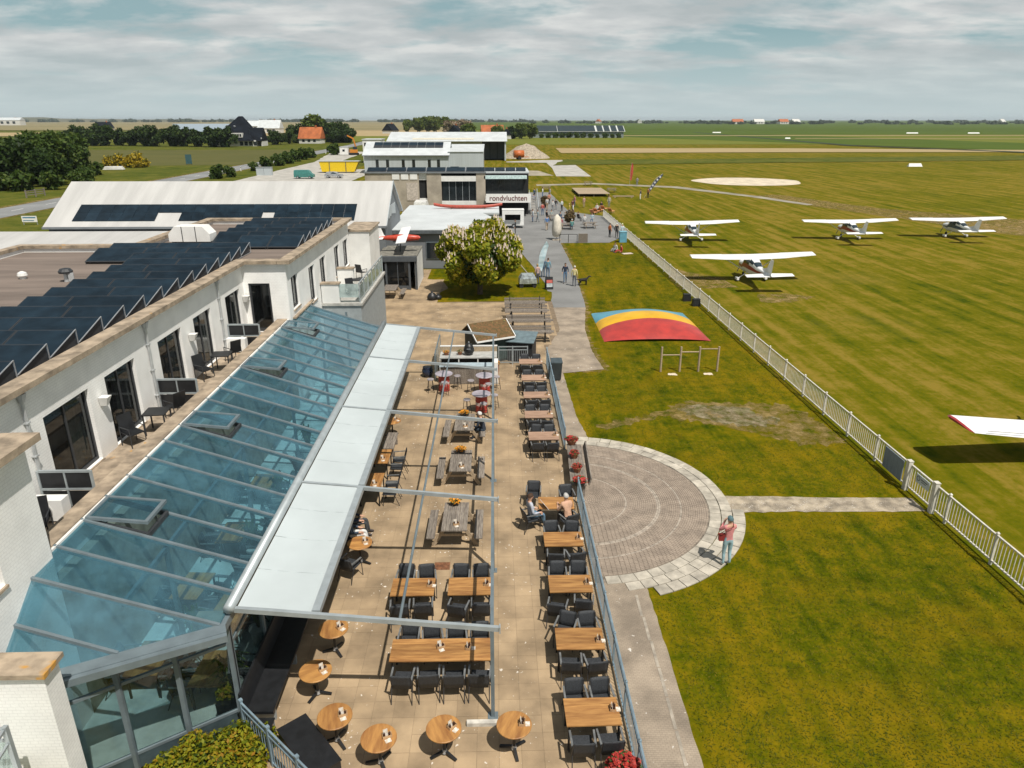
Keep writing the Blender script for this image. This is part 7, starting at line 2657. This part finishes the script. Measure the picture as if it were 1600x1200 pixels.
for j in range(9):
    for i in range(25):
        a = 2 * math.pi * i / 24
        r_ = 9.0 * (1 - j / 8)
        z_ = 5.0 * (1 - (1 - j / 8) ** 1.4) * (1 + .12 * mnoise.noise(Vector((math.cos(a) * 2, math.sin(a) * 2, j * .5))))
        pts.append((11.5 + r_ * math.cos(a) * (1 + .15 * mnoise.noise(Vector((a, j, 0)))), 274 + r_ * .8 * math.sin(a), z_ - .04))
for j in range(8):
    for i in range(24):
        fs.append((j * 25 + i, j * 25 + i + 1, (j + 1) * 25 + i + 1, (j + 1) * 25 + i))
gm.add(pts, fs)
tag(gm.build('gravel_heap', GRAVEL, None, True), 'big pale gravel heap right of the hangar', 'heap')
tk = thing('orange_tanker', 'orange slurry tank trailer in front of the gravel heap', 'trailer', (8.6, 262.5, -.03), R(15))
MB().cyl((-1.7, 0, 1.9), (1.7, 0, 1.9), 1.25, n=16).build('tank', M('tank_orange', (.5, .13, .03), .5, var=.15), tk, True)
for s in (-1, 1):
    MB().cyl((0, s * 1.1, .6), (0, s * 1.4, .6), .6, n=14).build('wheel', TYRE, tk)
MB().bar((1.6, 0, .9), (3.6, 0, .9), .2).build('drawbar', M('tank_orange', (.5, .13, .03)), tk)

# ------------------------------------------------------------------ far farms
BLKR = M('black_tiles', (.008, .011, .017), .9, spec=.15, var=.3, scale=.3)
ORR = M('orange_tiles', (.42, .12, .035), .8, var=.2, scale=.4)
farm = thing('black_farmhouse', 'black pyramid roofed farmhouse with white dormer beyond the field', 'house', (-136, 408, 0))
MB().box(-12, -8, 0, 10, 10, 3.0).build('wall', M('white_wall', (.65, .64, .6), .8), farm)
MB().add([(-13.5, -9.5, 2.6), (9, -9.5, 2.6), (9, 11, 2.6), (-13.5, 11, 2.6), (-.2, 0, 14.9), (1.8, 1, 14.9)], [(0, 1, 5, 4), (1, 2, 5), (2, 3, 4, 5), (3, 0, 4)]).build('roof', BLKR, farm)
MB().add([(3, -8, 2.6), (13, -8, 2.6), (13, 4, 2.6), (3, 4, 2.6), (3, -2, 9.2), (13, -2, 9.2)], [(0, 1, 5, 4), (2, 3, 4, 5), (1, 2, 5), (0, 4, 3)]).build('wing_roof', BLKR, farm)
MB().box(12.4, -7, 0, 12.9, 3, 4.2).build('gable_wall', M('white_wall', (.65, .64, .6)), farm)
d_ = MB().box(-4.5, -8.6, 4.4, 3.4, -5.2, 6.6).build('dormer', M('white_wall', (.65, .64, .6)), farm)
for k in range(6):
    MB().box(-4.1 + k * 1.22, -8.68, 4.8, -3.2 + k * 1.22, -8.601, 6.1).build('pane', DGL, d_)
for x, z in ((-8, 5.2), (-5.5, 10.2), (-1.5, 9.8)):
    f = (14.9 - z) / 12.3
    MB().obox((x, -9.5 * f - .1, z), .9, .3, .9, 0, 0, R(40)).build('roof_window', M('roof_window', (.4, .42, .44), .2), farm)
for k in range(4):
    MB().box(1.5 + k * 2.4, -8.1, .4, 3.2 + k * 2.4, -8.001, 2.3).build('window', DGL, farm)
bb_ = thing('big_barn', 'wide barn with pale blue grey roof behind the tree row', 'building', (-196, 515, 0), R(16))
MB().box(-18, -14, 0, 18, 14, 5).build('wall', M('barn_black', (.03, .03, .032), .8), bb_)
MB().add([(-19, -15, 4.8), (19, -15, 4.8), (19, 15, 4.8), (-19, 15, 4.8), (-19, 0, 10.6), (19, 0, 10.6)], [(0, 1, 5, 4), (2, 3, 4, 5), (1, 2, 5), (0, 4, 3)]).build('roof', M('barn_roof', (.28, .34, .39), .4, var=.1), bb_)


def far_house(label, x, y, rz, L, W, h, rh, wallc, roofm, name='far_house'):
    t = thing(name, label, 'house', (x, y, 0), rz)
    MB().box(-L / 2, -W / 2, 0, L / 2, W / 2, h).build('wall', wallc, t)
    MB().add([(-L / 2 - .4, -W / 2 - .6, h - .2), (L / 2 + .4, -W / 2 - .6, h - .2), (L / 2 + .4, W / 2 + .6, h - .2), (-L / 2 - .4, W / 2 + .6, h - .2), (-L / 2 - .4, 0, h + rh), (L / 2 + .4, 0, h + rh)], [(0, 1, 5, 4), (2, 3, 4, 5), (1, 2, 5), (0, 4, 3)]).build('roof', roofm, t)
    for k in range(3):
        MB().box(-L * .35 + k * L * .26, -W / 2 - .06, h * .3, -L * .35 + k * L * .26 + L * .12, -W / 2 - .001, h * .78).build('window', DGL, t)
    MB().box(L * .2, -.4, h + rh * .5, L * .2 + .9, .4, h + rh + 1.0).build('chimney', ORR, t)
    return t


WW = M('white_wall', (.65, .64, .6))
far_house('house with bright orange tiled roof among dark trees at left', -108, 448, R(-8), 13, 8, 2.9, 6.2, WW, ORR)
far_house('house with orange roof in the centre grove', -1.5, 560, R(5), 16, 11, 3.5, 6.0, WW, ORR)
far_house('white gabled house left of the centre orange roof', -30, 585, R(80), 12, 9, 4, 5.2, WW, BLKR)
far_house('small dark roofed cottage left of the centre grove', -104, 760, R(70), 14, 11, 3, 6.5, WW, BLKR)
far_house('low white cottage right of the centre orange roof', 9, 548, R(85), 9, 7, 3, 4, WW, BLKR)
far_house('white farmhouse beyond the tree row at left', -408, 800, R(60), 16, 10, 5, 6, WW, BLKR)
far_house('far white barn at the left edge', -1180, 1880, 0, 55, 22, 12, 6, WW, ROOFL)
far_house('pale far barn right of the black farmhouse roof', -290, 930, R(10), 26, 16, 6, 6, WW, ROOFL)
far_house('white pyramid roofed far farm near the road trees', -232, 790, 0, 22, 16, 5, 8, WW, ROOFL)
for k, (x, y, rm) in enumerate(((760, 2350, ORR), (830, 2360, WW), (900, 2340, ORR), (950, 2370, WW), (1530, 2250, WW), (1680, 2260, WW), (1980, 2240, ORR), (380, 2750, ORR), (560, 2900, WW))):
    far_house('tiny far farm on the right horizon, %s from the left' % ('third', 'fourth', 'fifth', 'sixth', 'seventh', 'eighth', 'ninth', 'first', 'second')[k], x, y, R(10 * k), 34, 16, 7, 8, WW, rm)
gh = thing('dark_roof_greenhouse', 'long low greenhouse with dark roof panels and white ribs', 'building', (64, 590, 0))
MB().box(-34, -10, 0, 36, 10, 4.4).build('wall', M('gh_wall', (.22, .26, .26), .7), gh)
MB().slab([(-35, -11, 4.6), (37, -11, 4.6), (37, 0, 8.8), (-35, 0, 8.8)], .2).build('roof', M('gh_white', (.6, .62, .6), .6), gh)
for k in range(6):
    x0 = (-34.5, -15, 15.5, 21, 26.5, 32)[k]
    x1 = (-15.4, 14, 20, 25.4, 30.8, 36.5)[k]
    MB().slab([(x0, -10.8, 4.9), (x1, -10.8, 4.9), (x1, -.3, 8.9), (x0, -.3, 8.9)], .08).build('roof_panel', M('gh_dark', (.03, .045, .05), .3), gh)
# runway markers and small white far craft
for k, (x, y, w_) in enumerate(((233, 784, 9), (418, 744, 12), (479, 742, 12), (215, 546, 4), (126.5, 220.5, 4.2))):
    t = thing('field_marker', 'small white marker on the airfield grass, %s' % ('far centre', 'far right first', 'far right second', 'mid distance', 'nearest one at right')[k], 'marker', (x, y, -.03))
    MB().add([(-w_ / 2, -.6, 0), (w_ / 2, -.6, 0), (w_ / 2, .6, 0), (-w_ / 2, .6, 0), (-w_ / 2 + .3, 0, .7 + w_ * .05), (w_ / 2 - .3, 0, .7 + w_ * .05)], [(0, 1, 5, 4), (2, 3, 4, 5), (1, 2, 5), (0, 4, 3)]).build('marker_body', WHITE2, t)
# left roadside things
gt = thing('field_gate', 'grey wooden field gate beside the road, upper left', 'gate', (-84, 136, -.04), R(80))
for x in (-2.2, 0, 2.2):
    MB().box(x - .09, -.09, 0, x + .09, .09, 1.35).build('post', OLDW, gt)
for z in (.4, .75, 1.1):
    MB().box(-2.1, -.03, z, 2.1, .03, z + .13).build('rail', OLDW, gt)
rs = thing('roadside_sign', 'white and blue sign board at the roadside left of the barn', 'sign', (-62.4, 98.5, -.04))
MB().box(-1.0, -.03, .35, 1.0, .03, 1.15).build('board', M('sign_white', (.78, .77, .74)), rs)
MB().box(-.85, -.036, .85, .85, -.031, 1.02).box(-.85, -.036, .5, .6, -.031, .6).build('lettering', M('sign_blue', (.06, .2, .32), .6), rs)
for x in (-.9, .9):
    MB().box(x - .04, .031, 0, x + .04, .1, 1.1).build('leg', ALU, rs)
for k, y in enumerate((182, 205, 228, 255, 285, 310)):
    p = thing('reflector_post', 'white reflector post on the right of the road, %s from the camera' % ('first', 'second', 'third', 'fourth', 'fifth', 'sixth')[k], 'post', (-69.6, y, -.04), 0, 'reflector posts')
    MB().box(-.1, -.08, 0, .1, .08, 1.15).build('post', WHITE2, p)
    MB().box(-.105, -.085, .8, .105, .085, .98).build('reflector', IRON, p)
lp = thing('stacked_boards', 'pale stacked boards lying before the gorse bushes', 'boards', (-106.5, 210, -.04), R(5))
for k in range(3):
    MB().obox((0, .1 * k, .25 + .3 * k), 5.5 - .5 * k, 1.3, .26, .05 * k).build('board', WHITE2, lp)
tsn = thing('teal_information_board', 'dark teal board standing in the verge left of the road', 'sign', (-96, 236, -.04), R(20))
MB().box(-.9, -.1, .2, .9, .1, 3.0).build('board', M('teal_board', (.03, .09, .1), .6), tsn)
MB().box(-.8, -.05, 0, -.65, .05, .199).box(.65, -.05, 0, .8, .05, .199).build('leg', IRON, tsn)

# ------------------------------------------------------------------ grass blades on the near lawn
def blades(n, x0, x1, y0, y1, keep, seed, h0, h1, w):
    g = np.random.default_rng(seed)
    x = g.uniform(x0, x1, n)
    y = y0 + (y1 - y0) * g.random(n) ** 1.6
    k = keep(x, y)
    x, y = x[k], y[k]
    n = len(x)
    a = g.uniform(0, 6.283, n)
    h = g.uniform(h0, h1, n)
    ln = g.normal(0, 1.5, (n, 2)) * h[:, None]
    ww = w * g.uniform(.6, 1.4, n)
    c, s = np.cos(a) * ww, np.sin(a) * ww
    z = np.full(n, -.046)
    v = np.stack([np.stack([x - c, y - s, z], 1), np.stack([x + c, y + s, z], 1), np.stack([x + ln[:, 0], y + ln[:, 1], z + h], 1)], 1).reshape(-1, 3)
    return v


L_BLADE = leaf_mat('grass_blade', (.04, .064, .001), (.098, .104, .002), (.22, .165, .008), rough=.8, scale=.9)


def keep1(x, y):
    d = np.hypot(x - CX, y - CY)
    lim = np.where((y < CY), 6.1, 5.7)
    ok = (d > lim) & (x < 15.5)
    ok &= ~((x < 4.6) & (y < 18.5)) & ~((x < 4.1) & (y > 28) & (y < 37.5)) & ~((x < 6.6) & (y >= 37.5) & (y < 52.5)) & ~((x < 7.7) & (y >= 52.5))
    ok &= ~((y > 21.9) & (y < 23.4) & (x > 8))
    ok &= ~((y > 28.2) & (y < 32.8) & (np.abs(x - 11.6) < 2.8 + .8 * np.sin(x * 3 + y * 2)))
    return ok


v = blades(150000, 3.7, 15.5, 9.5, 80, keep1, 3, .015, .042, .014)
n = len(v) // 3
me = bpy.data.meshes.new('lawn_blades')
me.vertices.add(len(v))
me.vertices.foreach_set('co', v.ravel())
me.loops.add(len(v))
me.loops.foreach_set('vertex_index', np.arange(len(v)))
me.polygons.add(n)
me.polygons.foreach_set('loop_start', np.arange(0, len(v), 3))
me.materials.append(L_BLADE)
me.update(calc_edges=True)
tag(link('lawn_blades', me), 'short green and straw coloured grass of the lawn', 'grass', kind='stuff')

# ------------------------------------------------------------------ summer haze over the flat land
hz = MB().box(-9500, -400, -1.1, 9500, 12500, 34).build('haze', None)
hz.data.materials.clear()
hm = bpy.data.materials.new('haze_air')
hm.use_nodes = True
hm.node_tree.nodes.clear()
ho = nd(hm.node_tree, 'ShaderNodeOutputMaterial')
hp = nd(hm.node_tree, 'ShaderNodeVolumePrincipled')
hp.inputs['Color'].default_value = (.8, .9, .97, 1)
hp.inputs['Density'].default_value = .00007
hp.inputs['Anisotropy'].default_value = .2
lk(hm.node_tree, hp.outputs[0], ho.inputs['Volume'])
hz.data.materials.append(hm)
hz['kind'] = 'stuff'
hz['label'] = 'thin pale summer haze over the flat land'
hz['category'] = 'haze'
